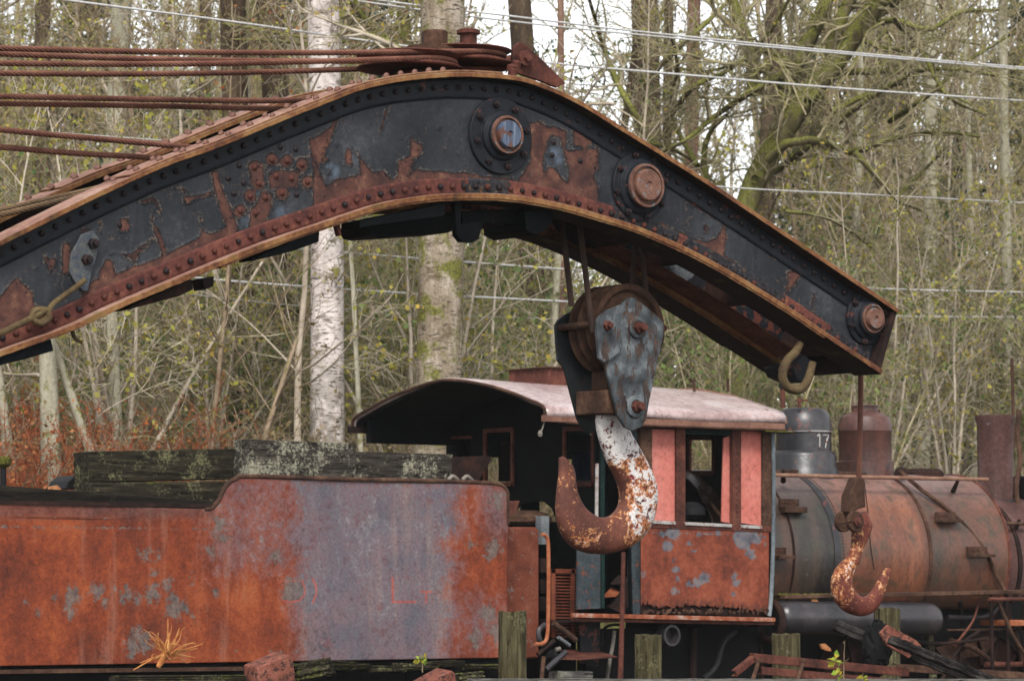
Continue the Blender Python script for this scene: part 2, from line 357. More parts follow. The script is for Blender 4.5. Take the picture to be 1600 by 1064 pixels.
# ------------------------------------------------------------------ the crane arm
YB = 17.57                                   # near edge of the near flange
TOP = [(-190,462),(-60,406),(0,376),(90,331),(179,288),(260,252),(338,224),(440,182),(500,158),(557,136),(600,125),(645,118),(716,113),(791,117),(838,127),(906,157),(974,199),(1040,240),(1113,286),(1225,361),(1320,425),(1405,483)]
BOT = [(-190,628),(-60,577),(0,554),(112,514),(189,478),(294,434),(406,388),(500,355),(550,338),(601,322),(650,313),(703,308),(791,309),(872,322),(940,341),(1005,362),(1103,407),(1216,474),(1291,524),(1378,582)]
NU = 620
def edge(pts, n): return smooth_path([W(x, y, YB) for x, y in pts], n)
TE, BE = edge(TOP, NU), edge(BOT, NU)
# resample so that u runs alike on both edges
def arc(P): return np.r_[0, np.cumsum(np.linalg.norm(np.diff(P, axis=0), axis=1))]
ARM_LEN = arc(BE)[-1]
def at_u(E, u):
    a = arc(E); a /= a[-1]; return np.stack([np.interp(u, a, E[:, k]) for k in range(3)], -1)
def normal2(E):
    T = np.gradient(E, axis=0); T /= np.linalg.norm(T, axis=1)[:, None]; return np.stack([-T[:, 2], 0 * T[:, 0], T[:, 0]], -1)   # left-hand normal, pointing up for +x travel
boom = thing('crane_boom', (float(TE[0][0]), YB + .5, 0), 'curved black riveted steel crane boom with peeling paint arching across the picture', 'crane boom')
# two flanges per girder
def ribbon(E, h0, h1, y0, y1, name, mat, parent, rag=0, u0=0, u1=1, bev=.003, n=None):
    """solid strip following edge E, from normal offset h0 to h1 and from depth y0 to y1"""
    us = np.linspace(u0, u1, n or int(260 * (u1 - u0)) + 2); P = at_u(E, us); N = normal2(P); V = []; Fc = []
    rg = np.random.RandomState(int(abs(h0) * 1e4) + int(y0 * 100)); r = rg.uniform(-1, 1, len(us)) * rag
    for i in range(len(us)):
        for (h, y) in ((h0 - abs(r[i]) * (1 if rag else 0), y0), (h1, y0), (h1, y1), (h0, y1)):
            p = P[i] + N[i] * h; V.append((p[0], y, p[2]))
    for i in range(len(us) - 1):
        for k in range(4): Fc.append((i*4+k, i*4+(k+1)%4, (i+1)*4+(k+1)%4, (i+1)*4+k))
    Fc += [(0, 1, 2, 3), tuple(len(V) - 4 + k for k in (3, 2, 1, 0))]
    mb = MB(); mb.add(V, Fc); return mb.build(name, mat, parent, 35, bev)
def girder(y, near=True):
    """web plane sits .12 m behind the flange edge"""
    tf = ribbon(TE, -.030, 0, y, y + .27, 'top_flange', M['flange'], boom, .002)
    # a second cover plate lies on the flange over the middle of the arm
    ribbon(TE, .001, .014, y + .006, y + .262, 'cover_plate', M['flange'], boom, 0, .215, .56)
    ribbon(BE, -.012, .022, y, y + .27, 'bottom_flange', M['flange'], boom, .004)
    ribbon(BE, -.024, -.013, y + .006, y + .262, 'cover_plate', M['flange'], boom, .003, .30, .93)
    # web: dense sheet
    nu, nv = (560, 44) if near else (120, 6)
    us = np.linspace(0, .995, nu); T_, B_ = at_u(TE, us), at_u(BE, us); T_ = T_ - normal2(T_) * .02; B_ = B_ + normal2(B_) * .016
    V = (T_[:, None] * (1 - np.linspace(0, 1, nv))[None, :, None] + B_[:, None] * np.linspace(0, 1, nv)[None, :, None]).reshape(-1, 3)
    V[:, 1] = y + .12; i = np.arange(nu - 1)[:, None] * nv + np.arange(nv - 1)[None]; i = i.ravel()
    w = np_mesh('web', V, np.stack([i, i + 1, i + nv + 1, i + nv], -1), M['web' if near else 'charcoal_rusty'], boom, True)
    md = w.modifiers.new('solid', 'SOLIDIFY'); md.thickness = .014; md.offset = 1
    return w
web = girder(YB); girder(YB + .80, False)
# riveted angles: vertical legs against the web
def leg_strip(E, h0, h1, y0, y1, name, mat, nv=7, thick=.012, sgn=1):
    us = np.linspace(0, .993, 560); P = at_u(E, us); N = normal2(P); hs = np.linspace(h0, h1, nv)
    V = (P[:, None] + N[:, None] * hs[None, :, None]).reshape(-1, 3); V[:, 1] = y0; n = len(us)
    i = (np.arange(n - 1)[:, None] * nv + np.arange(nv - 1)[None]).ravel()
    o = np_mesh(name, V, np.stack([i, i + 1, i + nv + 1, i + nv], -1), mat, boom, True)
    md = o.modifiers.new('solid', 'SOLIDIFY'); md.thickness = thick; md.offset = 0; return o
a1 = leg_strip(TE, -.024, -.155, YB + .105, 0, 'top_angle', M['charcoal'])
a2 = leg_strip(BE, .020, .125, YB + .105, 0, 'bottom_angle', M['band'])
leg_strip(TE, -.024, -.15, YB + .905, 0, 'top_angle', M['rust_dark']); leg_strip(BE, .02, .13, YB + .905, 0, 'bottom_angle', M['band'])
leg_strip(BE, .02, .12, YB + .141, 0, 'bottom_angle', M['rust_dark'])
pa = proj(verts_world(a2)); put_attr(a2, 'peel', np.maximum.reduce([sdf_circ(pa, (760, 290), 55) - 22, sdf_circ(pa, (1010, 355), 90) - 34, sdf_circ(pa, (1150, 420), 120) - 34, sdf_circ(pa, (1350, 560), 90) - 20, -np.abs(pa[:, 0] - 20) / 3 - 10]), -60, 60)
for o_ in boom.children:
    if o_.data and o_.data.materials and o_.data.materials[0] == M['band'] and 'peel' not in o_.data.attributes: put_attr(o_, 'peel', np.full(len(o_.data.vertices), -3.0))
# the traced bare patches of the near web (positions measured off the photograph)
S = 2.956
polys = [
 off([(955,480),(1010,475),(1040,500),(1080,495),(1130,520),(1135,560),(1120,600),(1150,610),(1180,600),(1275,600),(1285,640),(1280,690),(1260,720),(1275,760),(1290,900),(960,830),(900,760),(965,660)], S, 500, 30),
 off([(1165,500),(1185,485),(1250,500),(1250,570),(1215,600),(1160,590)], S, 500, 30),
 off([(-40,700),(20,770),(60,745),(140,725),(180,715),(165,610),(200,660),(240,710),(280,700),(330,740),(355,720),(350,660),(410,630),(410,545),(460,580),(465,620),(430,640),(405,730),(440,690),(480,705),(560,700),(620,710),(680,710),(740,725),(900,740),(900,900),(300,900),(-40,960)], S, 500, 30),
 off([(110,620),(125,590),(145,625),(145,680),(110,670)], S, 500, 30),
 off([(75,460),(60,520),(30,600),(10,640),(-20,700),(-60,560),(20,520)], S, 500, 30),
 off([(315,390),(290,510),(270,525),(275,490),(300,400)], S, 500, 30),
 off([(350,690),(400,640),(420,700),(390,740),(350,730)], S, 500, 30),
 off([(1230,790),(1380,790),(1370,870),(1240,870)], S, 0, 0), off([(1150,740),(1210,760),(1215,850),(1150,850)], S, 0, 0),
 off([(1200,900),(1240,900),(1250,960),(1210,1064),(1140,1064),(1150,985)], S, 0, 0),
 off([(980,785),(1000,800),(1020,870),(1060,960),(1095,1064),(1050,1080),(1010,980),(985,880),(970,800)], S, 0, 0),
 off([(1430,705),(1450,740),(1490,850),(1520,870),(1600,830),(1640,920),(1560,950),(1480,900),(1440,780)], S, 0, 0),
 off([(1555,540),(1540,600),(1500,660),(1490,720),(1515,740),(1490,755),(1475,720),(1480,680),(1455,640),(1500,610)], S, 0, 0)]
S = 4.433
polys += [off(p, S, 0, 180) for p in [
 [(815,720),(880,715),(890,800),(830,810),(815,770)],
 [(1050,670),(1065,740),(1110,830),(1130,900),(1145,960),(1115,1000),(1110,940),(1060,800),(1040,720)],
 [(820,960),(900,960),(960,910),(1050,860),(1000,920),(950,980),(920,1030),(890,990),(830,970)],
 [(1260,570),(1350,560),(1470,530),(1480,545),(1380,570),(1300,610),(1280,610)],
 [(1170,495),(1230,490),(1290,530),(1290,550),(1230,510)], [(1055,580),(1070,580),(1105,670),(1098,690),(1075,640)],
 [(960,600),(1060,575),(1060,590),(1000,612)],
 [(1375,680),(1395,790),(1420,820),(1500,810),(1570,770),(1596,700),(1650,860),(1400,960),(1200,1040),(700,1230),(560,1290),(560,1180),(900,1060),(1000,1020),(1110,990),(1200,930),(1380,840),(1385,780)],
 [(290,960),(330,1000),(380,990),(370,1040),(330,1084),(300,1000)],
 [(430,900),(450,880),(480,940),(500,960),(480,1100),(420,1100),(425,950)], [(550,790),(620,800),(600,850),(560,830)], [(685,740),(695,740),(690,830),(680,820)]]]
S = 2.956
polys += [off(p, S, 0, 300) for p in [
 [(10,470),(30,440),(70,395),(100,420),(145,470),(150,520),(190,540),(260,560),(150,640),(60,660),(0,690),(-20,690),(-20,500)],
 [(450,370),(490,310),(520,320),(525,400),(450,440)], [(285,240),(310,235),(330,290),(320,370),(280,350)], [(370,180),(400,170),(430,185),(400,200)]]]
S = 2.66
polys += [off(p, S, 840, 300) for p in [
 [(740,190),(770,125),(780,200),(770,260),(860,330),(960,400),(960,440),(870,370),(790,300),(640,225),(500,150),(500,125),(620,185),(700,210)],
 [(1030,335),(1085,320),(1090,350),(1060,390),(1020,430),(1030,380)], [(1120,350),(1170,365),(1210,400),(1150,385)],
 [(590,15),(640,30),(740,100),(720,105),(640,60),(600,30)], [(690,135),(705,150),(695,170),(682,150)], [(960,250),(1000,270),(985,280)],
 [(960,430),(1020,440),(1140,500),(1250,590),(1240,620),(1100,530),(980,460)], [(1140,420),(1150,420),(1140,490),(1130,490)]]]
CL = [(1290,680),(1360,690),(1250,740),(1320,745),(1388,762),(1100,765),(1170,775),(1050,825),(1120,845),(1190,850),(1270,815),(1340,825),(1415,842),(1075,895),(1150,908),(1220,915),(1297,893),(1365,900),(1103,975),(1175,985)]
CL = [(x / 2.956, y / 2.956) for x, y in CL]
islands = [off([(1060,540),(1100,550),(1120,610),(1135,680),(1140,760),(1110,740),(1090,700),(1050,685),(1030,720),(1025,670),(1040,590)], 2.956, 500, 30)]
pw = proj(verts_world(web))
s = np.full(len(pw), -25.0)
for p in polys: s = np.maximum(s, sdf_poly(pw, p))
for i, c in enumerate(CL):
    if i in (2, 3, 4, 6, 9, 10, 11, 12, 14, 15, 16, 18, 19): s = np.maximum(s, sdf_circ(pw, c, 10.5))
for p in islands: s = np.minimum(s, -sdf_poly(pw, p))
rgn = np.random.RandomState(3)
for _ in range(26):                              # small stray chips
    u = rgn.uniform(0, 1); P_ = at_u(TE, np.array([u]))[0] * .55 + at_u(BE, np.array([u]))[0] * .45; c = proj(P_[None])[0] + rgn.uniform(-22, 22, 2)
    s = np.maximum(s, sdf_circ(pw, c, rgn.uniform(1, 3.5)) - 1)
put_attr(web, 'peel', s)
bl = np.full(len(pw), -25.0)
for c, r in (((516, 268), 14), ((548, 250), 9), ((865, 245), 16), ((380, 348), 12), ((440, 335), 13), ((400, 300), 7), ((1150, 330), 8)): bl = np.maximum(bl, sdf_circ(pw, c, r))
put_attr(web, 'blue', bl)
# curled flakes of paint still hanging on along the edges of the bare patches
rgf = np.random.RandomState(12); fk = MB()
for p in polys + [[(c[0] + 10.5 * math.cos(a), c[1] + 10.5 * math.sin(a)) for a in np.linspace(0, 6, 8)] for i, c in enumerate(CL) if i in (2, 3, 4, 6, 9, 10, 14, 15, 18, 19)]:
    P = np.array(p + [p[0]], float); cen = P[:-1].mean(0)
    for a_, b_ in zip(P[:-1], P[1:]):
        ln = np.linalg.norm(b_ - a_)
        for _k in range(int(ln / 7 + rgf.rand())):
            if rgf.rand() < .35: continue
            c_ = a_ + (b_ - a_) * rgf.rand() + rgf.normal(0, 1.2, 2)
            if not (-30 < c_[0] < 1380): continue
            tp_, bt_ = np.interp(c_[0], [q[0] for q in TOP], [q[1] for q in TOP]) + 36, np.interp(c_[0], [q[0] for q in BOT], [q[1] for q in BOT]) - 36
            if not (tp_ < c_[1] < bt_): continue
            n_ = np.array([b_[1] - a_[1], -(b_[0] - a_[0])]) / max(ln, 1e-6)
            if (c_ + n_ - cen) @ (c_ + n_ - cen) > (c_ - cen) @ (c_ - cen): n_ = -n_
            t_ = (b_ - a_) / max(ln, 1e-6); w_, l_ = rgf.uniform(1.2, 4.5), rgf.uniform(1.2, 3.6); lift = rgf.uniform(.004, .014); V = []
            for s_, (f_, h_) in enumerate(((-.6, 0), (.3, .35), (1, 1))):
                for sg in (-1, 1): q_ = c_ + n_ * l_ * f_ + t_ * w_ * sg * (1 - .35 * f_) * .5 + rgf.normal(0, .25, 2); V.append(W(q_[0], q_[1], YB + .1125 - lift * h_))
            V += [v + np.array([0, .0012, 0]) for v in V]
            fk.add(V, [(0,1,3,2),(2,3,5,4),(6,8,9,7),(8,10,11,9),(4,5,11,10),(0,2,8,6),(2,4,10,8),(1,7,9,3),(3,9,11,5)])
fk.build('paint_flakes', rust('curled_paint', [(26, 27, 31), (44, 46, 52), (92, 84, 80)], 30, .5), boom, 0)['kind'] = 'stuff'
# rivets: one mesh shared by alike rivets
def rivet_mesh(r, h, mat):
    m = MB(); m.lathe([(r, 0), (r * .96, h * .45), (r * .62, h * .88), (0, h)], (0, 0, 0), n=9)
    me = bpy.data.meshes.new('rivet'); me.from_pydata(m.v, [], m.f); me.polygons.foreach_set('use_smooth', [True] * len(me.polygons)); me.materials.append(mat); return me
RV = [rivet_mesh(.019, .022, M['bolt_dark']), rivet_mesh(.019, .022, M['bolt_rust']), rivet_mesh(.020, .026, M['rust_pink'])]
def rivet(p, me, axis, parent, s=1.0):
    o = bpy.data.objects.new('rivet', me); COL.objects.link(o); o.parent = parent; o.matrix_parent_inverse = Matrix.Translation(-wloc(parent))
    o.location = Vector(p); o.rotation_mode = 'QUATERNION'; o.rotation_quaternion = Vector(axis).to_track_quat('Z', 'Y'); o.scale = (s,) * 3
rng = random.Random(5); NY = (0, -1, 0)
def along(E, h, y, step, me_f, axis_f, u0=.12, u1=.985, jit=.0):
    a = arc(E)[-1]; n = int(a * (u1 - u0) / step)
    for u in np.linspace(u0, u1, n):
        P = at_u(E, np.array([u - .001, u, u + .001])); N = normal2(P)[1]; p = P[1] + N * h; p = np.array([p[0], y, p[2]])
        rivet(p, me_f(u), axis_f(N), boom, rng.uniform(.92, 1.08))
def ub(px, E): P = proj(E); a = arc(E); return float(np.interp(px, P[:, 0], a / a[-1]))
along(BE, .072, YB + .099, .088, lambda u: RV[0] if rng.random() < (.3 if u < .5 else .5) else RV[1], lambda N: NY, ub(-40, BE))
along(TE, -.085, YB + .099, .098, lambda u: RV[0], lambda N: NY, ub(-40, TE))
u0, u1 = ub(186, TE), ub(570, TE)
along(TE, .014, YB + .05, .155, lambda u: RV[2], lambda N: N, u0, u1); along(TE, .014, YB + .20, .155, lambda u: RV[2], lambda N: N, u0 + .006, u1 + .006)
along(TE, .014, YB + .05, .085, lambda u: RV[2], lambda N: N, ub(590, TE), ub(700, TE))
along(TE, .014, YB + .90, .155, lambda u: RV[2], lambda N: N, ub(130, TE), ub(560, TE)); along(TE, .014, YB + 1.0, .155, lambda u: RV[2], lambda N: N, ub(140, TE), ub(570, TE))
for i, (x, y) in enumerate(CL): rivet(W(x, y, YB + .118), RV[0 if i in (0, 1, 5, 7, 8, 13, 17) else 1], NY, boom, 1.15)
for x, y in ((863, 223), (861, 243), (905, 252), (185, 352 + 0)): rivet(W(x, y, YB + .118), RV[0], NY, boom, 1.1)
# rivets on the far girder's inner face: real heads, one part
def far_rivets():
    m = MB(); a = arc(BE)[-1]
    for u in np.linspace(.3, .985, 90):
        P = at_u(BE, np.array([u - .001, u, u + .001])); N = normal2(P)[1]; p = P[1] + N * .075
        m.lathe([(.02, 0), (.018, .012), (0, .022)], (p[0], YB + .90, p[2]), NY, 7)
    o = m.build('rivet_row', M['bolt_rust'], boom); o['kind'] = 'stuff'
far_rivets()
# pin bosses on the near web
def boss(cx, cy, R, pinR, pin_mat, nb, name='pin_boss', R2=None):
    c = W(cx, cy, YB + .115); R2 = R2 or pinR * 1.45
    b = MB().lathe([(R, 0), (R, .022), (R * .985, .030), (R2 * 1.25, .032), (R2 * 1.2, .05), (R2, .062), (R2 * .98, .085), (pinR * 1.15, .095), (pinR * 1.1, .07), (0, .07)], c, NY, 48).build(name, M['charcoal'], boom, 35, .003)
    MB().lathe([(pinR, .04), (pinR, .118), (pinR * .93, .128), (pinR * .25, .128), (pinR * .2, .118), (0, .118)], c, NY, 36).build('pin', pin_mat, b, 35)
    MB().lathe([(pinR * 1.18, .09), (pinR * 1.2, .104), (pinR * 1.36, .104), (pinR * 1.38, .088)], c, NY, 36).build('hub_ring', M['pin_face'], b, 35)
    for k in range(nb):
        t = 2 * math.pi * (k + .3) / nb; rr = (R + R2 * 1.2) / 2
        p = (c[0] + rr * math.cos(t), c[1] - .03, c[2] + rr * math.sin(t))
        MB().lathe([(.024, 0), (.024, .016), (.02, .022)], p, NY, 6).lathe([(.012, .02), (.012, .034), (0, .037)], p, NY, 8).build('bolt', M['bolt_dark'], b)
    return b
def mat_pin():
    t = NT('worn_blue_steel_pin'); v = t.noise(16, 5, .6, t.scale((2.2, 1, .15)))
    col = t.ramp(v, [(.35, L(60, 74, 98)), (.5, L(92, 108, 134)), (.62, L(146, 156, 168))]); col = t.mix(t.step(t.noise(10, 5), .58, .62), col, L(110, 72, 60))
    return t.done(col, .35, t.bump(t.noise(40), .2, .003), .6)
M['pin_blue'] = mat_pin(); M['pin_face'] = rust('pin_face', [(92, 66, 58), (142, 98, 80), (160, 122, 106)], 9, .6, .5, fleck=(128, 134, 140, .58))
boss(779, 213, .245, .088, M['pin_blue'], 8); boss(996, 292, .225, .104, M['pin_face'], 8, R2=.15); boss(1350, 499, .178, .072, M['pin_face'], 6, R2=.115)
# mechanism hidden between the girders: sheaves on the pins, stiffener boxes under the arm
for cx, cy, R in ((779, 213, .30), (996, 292, .36)):
    c = W(cx, cy, YB + .12)
    for y in (.36, .48, .60):
        MB().lathe([(.06, -.05), (R, -.05), (R - .015, -.035), (R - .045, -.02), (R - .045, .02), (R - .015, .035), (R, .05), (.06, .05)], (c[0], YB + y, c[2]), NY, 40).build('sheave', M['rust_dark'], boom, 35)
    MB().tube([(c[0], YB + .13, c[2]), (c[0], YB + .92, c[2])], .07, 16).build('axle', M['rust_dark'], boom)
c = W(1350, 499, YB + .12); MB().tube([(c[0], YB + .13, c[2]), (c[0], YB + .92, c[2])], .06, 16).build('axle', M['rust_dark'], boom)
MB().lathe([(.05, -.04), (.2, -.04), (.17, -.015), (.17, .015), (.2, .04), (.05, .04)], (c[0], YB + .53, c[2]), NY, 32).build('sheave', M['rust_dark'], boom)
def plate(px, y, t, name, mat, parent, bev=.004, **k): return MB().prism([W(x, z, y) for x, z in px], (0, t, 0)).build(name, mat, parent, 30, bev, **k)
# dark plates hanging below the arm
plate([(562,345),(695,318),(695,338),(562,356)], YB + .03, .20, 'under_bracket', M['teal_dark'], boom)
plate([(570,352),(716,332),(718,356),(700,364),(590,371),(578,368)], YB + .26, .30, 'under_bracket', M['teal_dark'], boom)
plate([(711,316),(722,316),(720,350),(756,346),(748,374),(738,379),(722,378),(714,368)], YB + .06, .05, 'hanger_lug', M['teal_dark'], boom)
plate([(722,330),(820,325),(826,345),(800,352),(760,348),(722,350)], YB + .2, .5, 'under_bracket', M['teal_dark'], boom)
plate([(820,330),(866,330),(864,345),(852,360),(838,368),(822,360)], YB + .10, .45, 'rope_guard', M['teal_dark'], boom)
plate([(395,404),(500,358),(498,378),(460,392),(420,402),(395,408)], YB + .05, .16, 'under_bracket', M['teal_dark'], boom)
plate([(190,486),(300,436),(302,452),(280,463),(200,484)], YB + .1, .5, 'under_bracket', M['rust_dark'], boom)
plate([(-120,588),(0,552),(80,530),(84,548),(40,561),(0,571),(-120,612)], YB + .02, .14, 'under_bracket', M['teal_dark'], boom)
plate([(524,346),(530,345),(534,368),(530,369)], YB + .1, .04, 'hanger_strap', M['rust_red'], boom, .001)
plate([(316,436),(334,432),(334,447),(320,453)], YB + .1, .12, 'hanger_strap', M['rust_dark'], boom, .001)
MB().tube(smooth_path([W(112, 514, YB + .1), W(115, 524, YB + .1), W(120, 531, YB + .1), W(128, 535, YB + .1)], 12), .012, 8).build('hanger_hook', M['olive_iron'], boom)
# cross diaphragms tie the girders together
for u in (.20, .33, .47, .585, .80, .88, .975):
    a_, b_ = at_u(TE, np.array([u]))[0], at_u(BE, np.array([u]))[0]; t_ = (a_ - b_) / np.linalg.norm(a_ - b_)
    MB().bar((a_ - t_ * .16) * [1, 0, 1] + [0, YB + .52, 0], (b_ + t_ * .05) * [1, 0, 1] + [0, YB + .52, 0], .74, .012, (1, 0, 0)).build('diaphragm', M['rust_dark'], boom, 0)
# lattice plate under the outer end
def lace():
    E = BE; us = np.linspace(.70, .965, 40); P = at_u(E, us); N = normal2(P); V = []
    for i in range(len(us)):
        for h, y in ((.02, .55), (.032, .55), (.032, .80), (.02, .80)): p = P[i] + N[i] * h; V.append((p[0], YB + y, p[2]))
    Fc = [(i*4+k, i*4+(k+1)%4, (i+1)*4+(k+1)%4, (i+1)*4+k) for i in range(len(us)-1) for k in range(4)] + [(0,1,2,3), tuple(len(V)-4+k for k in (3,2,1,0))]
    MB().add(V, Fc).build('tie_plate', M['rust_red'], boom, 30)
lace()
# nose of the arm: end plate, heavy block and the olive shackle
plate([(1396,484),(1403,484),(1376,580),(1366,580)], YB + .02, 1.03, 'end_plate', M['rust_dark'], boom)
MB().lathe([(.10, 0), (.115, .02), (.115, .10), (.09, .12), (0, .125)], W(1052, 420, YB + .84), NY, 24).build('pin', M['steel'], boom)
plate([(1255,552),(1272,566),(1274,582),(1262,598),(1248,596),(1238,575)], YB + .18, .16, 'shackle_lug', M['charcoal_rusty'], boom, .012)
plate([(1216,572),(1235,566),(1272,582),(1240,596),(1222,588)], YB + .50, .16, 'nose_block', M['black_iron'], boom, .01)
hp = smooth_path([W(*p, YB + .12) for p in [(1251,536),(1243,550),(1232,561),(1225,574),(1223,590),(1229,603),(1241,609),(1254,606),(1262,594),(1267,578),(1270,566)]], 44)
MB().tube(hp, np.interp(np.linspace(0, 1, 44), [0, .1, .7, 1], [.024, .030, .032, .026]), 12).build('shackle', M['olive_iron'], boom)
# bracket and guy rod at the left
br = plate([(128,366),(146,360),(155,374),(152,398),(143,430),(138,455),(130,455),(118,442),(109,425),(112,396)], YB + .085, .02, 'rod_bracket', M['bracket'], boom, .004)
for x, y in ((144, 381), (134, 406)): MB().lathe([(.032, 0), (.032, .03), (.02, .034), (.02, .06), (0, .062)], W(x, y, YB + .085), NY, 6).build('bolt', M['bolt_dark'], br)
gp = smooth_path([W(*p, YB + .03) for p in [(133,437),(118,449),(100,462),(82,476),(74,490),(66,500),(54,501),(50,493),(60,483),(74,484)]], 50)
MB().tube(gp, .016, 10).build('guy_rod', M['olive_iron'], boom)
gp = smooth_path([W(*p, YB + .02) for p in [(70,486),(56,484),(50,495),(62,506),(76,498),(72,485),(58,492),(40,502),(0,521),(-60,548),(-150,590)]], 60)
MB().tube(gp, .019, 10).build('guy_rod', M['olive_iron'], boom)
# horizontal rope sheaves bolted on the crest
mast = MB().prism([W(x, y, YB + .45) for x, y in [(640,118),(790,112),(806,84),(800,104),(700,104),(640,110)]], (0, .2, 0)).build('sheave_bracket', M['rust_red'], boom, 30, .004)
for px, py, R, pin, s6 in ((722, 90, .315, (735, 14), .055), (640, 98, .335, (680, 22), .075)):
    c = W(px, py, YB + .52)
    sh = MB().lathe([(.03, -.045), (R, -.045), (R + .004, -.038), (R - .012, -.028), (R - .05, -.012), (R - .05, .012), (R - .012, .028), (R + .004, .038), (R, .045), (R * .5, .052), (.12, .07), (0, .07)], c, (0, 0, 1), 56).build('sheave', M['rust_red'], mast, 30)
c = W(722, 70, YB + .52); MB().lathe([(.055, 0), (.055, .09), (.075, .092), (.075, .115), (.05, .125), (0, .125)], c + np.array([.05, 0, -.02]), (0, 0, 1), 20).build('sheave_pin', M['rust_red'], mast)
c = W(645, 74, YB + .52); MB().lathe([(.2, -.01), (.2, .03), (.085, .035), (.085, .13), (.075, .14), (0, .14)], c + np.array([.17, 0, -.02]), (0, 0, 1), 8).build('sheave_nut', M['rust_brown'], mast, 30)
plate([(800,112),(803,74),(812,66),(822,70),(852,98),(884,130),(870,137),(838,124)], YB + .30, .03, 'gusset', M['rust_red'], boom)
plate([(800,112),(803,78),(815,76),(870,132),(838,124)], YB + .72, .03, 'gusset', M['rust_red'], boom)
cc = W(818, 92, YB + .29); MB().lathe([(.05, 0), (.05, .03), (0, .035)], cc, NY, 16).lathe([(.026, .03), (.026, .06), (0, .062)], cc, NY, 6).build('bolt', M['bolt_rust'], mast)
for x, y in ((798, 112), (806, 106), (800, 118)): MB().lathe([(.028, 0), (.03, .04), (0, .05)], W(x, y, YB + .22), (0, -.3, 1), 10).build('bolt', M['bolt_rust'], mast)

# ------------------------------------------------------------------ wire ropes
def rope_mesh(name, pts, r, mat, pitch=.13, lobes=6, parent=None, step=.012):
    P = np.array(pts, float); a = arc(P); n = max(8, int(a[-1] / step)); tt = np.linspace(0, a[-1], n)
    P = np.stack([np.interp(tt, a, P[:, k]) for k in range(3)], -1)
    if n > 12: 
        ker = np.ones(5) / 5
        for k in range(3): P[2:-2, k] = np.convolve(P[:, k], ker, 'valid')
    T = np.gradient(P, axis=0); T /= np.linalg.norm(T, axis=1)[:, None]
    A = np.empty_like(P); a0 = np.cross(T[0], [.13, .2, 1.0]); a0 /= np.linalg.norm(a0)
    for i in range(n):
        a0 = a0 - T[i] * (a0 @ T[i]); a0 /= np.linalg.norm(a0); A[i] = a0
    B = np.cross(T, A); m = lobes * 3; k = np.arange(m); rad = r * np.where(k % 3 == 0, .66, 1.07)
    ph = 2 * np.pi * k[None] / m + (tt / pitch * 2 * np.pi)[:, None] / 1.0
    V = P[:, None] + rad[None, :, None] * (np.cos(ph)[..., None] * A[:, None] + np.sin(ph)[..., None] * B[:, None])
    i = (np.arange(n - 1)[:, None] * m); j = np.arange(m)[None]; j2 = (j + 1) % m
    Fq = np.stack([i + j, i + j2, i + m + j2, i + m + j], -1).reshape(-1, 4)
    o = np_mesh(name, V.reshape(-1, 3), Fq, mat, parent, False); put_attr(o, 'groove', np.tile((k % 3 == 0).astype(float), n)); return o
def rope(pts_px_y, r, label, group, mat='rope', pitch=.2, n=40):
    P = smooth_path([W(x, y, Y) for x, y, Y in pts_px_y], n); o = rope_mesh('wire_rope', P, r, M[mat], pitch); return tag(o, label, 'wire rope', group)
G1 = 'wire ropes reeved between boom and mast'
def looped(px, py, R, yl_near, yl_far, label):
    c = W(px, py, YB + .52); a = W(-230, yl_near, YB + .52 - R); b = W(-230, yl_far, YB + .52 + R); pts = []
    for t in np.linspace(0, .985, 40): pts.append(a * (1 - t) + np.array([c[0], YB + .52 - R, c[2]]) * t + np.array([0, 0, -.03 * math.sin(math.pi * t)]))
    for t in np.linspace(-math.pi / 2, math.pi / 2, 30): pts.append(np.array([c[0] + R * math.cos(t), YB + .52 + R * math.sin(t), c[2]]))
    for t in np.linspace(.015, 1, 40): pts.append(np.array([c[0], YB + .52 + R, c[2]]) * (1 - t) + b * t + np.array([0, 0, -.03 * math.sin(math.pi * t)]))
    o = rope_mesh('wire_rope', pts, .0168, M['rope'], .2); return tag(o, label, 'wire rope', G1)
looped(722, 88, .27, 68, 74, 'topmost rusty wire rope, looped round the nearer flat sheave on the boom crest')
looped(640, 99, .29, 95, 110, 'rusty wire rope looped round the farther flat sheave, just under the topmost rope')
rope([(-230, 146, YB + .45), (0, 151, YB + .45), (250, 156, YB + .45), (400, 158, YB + .45), (500, 156, YB + .45)], .0168, 'upper rope of the middle pair running in behind the boom flange', G1)
rope([(-230, 158, YB + .50), (0, 162, YB + .50), (250, 166, YB + .50), (370, 169, YB + .50), (470, 170, YB + .5)], .0168, 'lower rope of the middle pair running in behind the boom flange', G1)
rope([(-230, 175, YB + .45), (0, 203, YB + .45), (150, 217, YB + .45), (300, 231, YB + .45), (380, 240, YB + .45)], .0168, 'sloping wire rope below the middle pair, entering between the girders', G1)
rope([(-230, 210, YB + .52), (0, 230, YB + .52), (120, 240, YB + .52), (250, 248, YB + .52), (330, 262, YB + .52)], .0168, 'lowest sloping wire rope, crossing both boom flanges at the left', G1)
rope([(-230, 375, YB + .45), (-60, 340, YB + .45), (0, 329, YB + .45), (60, 315, YB + .45), (160, 292, YB + .45), (240, 262, YB + .45)], .0168, 'upper of two brown ropes lying in the gap between the girders', G1, 'rope_olive')
rope([(-230, 383, YB + .36), (-60, 348, YB + .36), (0, 336, YB + .36), (60, 322, YB + .36), (150, 299, YB + .36), (230, 268, YB + .36)], .0168, 'lower of two brown ropes lying in the gap between the girders', G1, 'rope_olive')

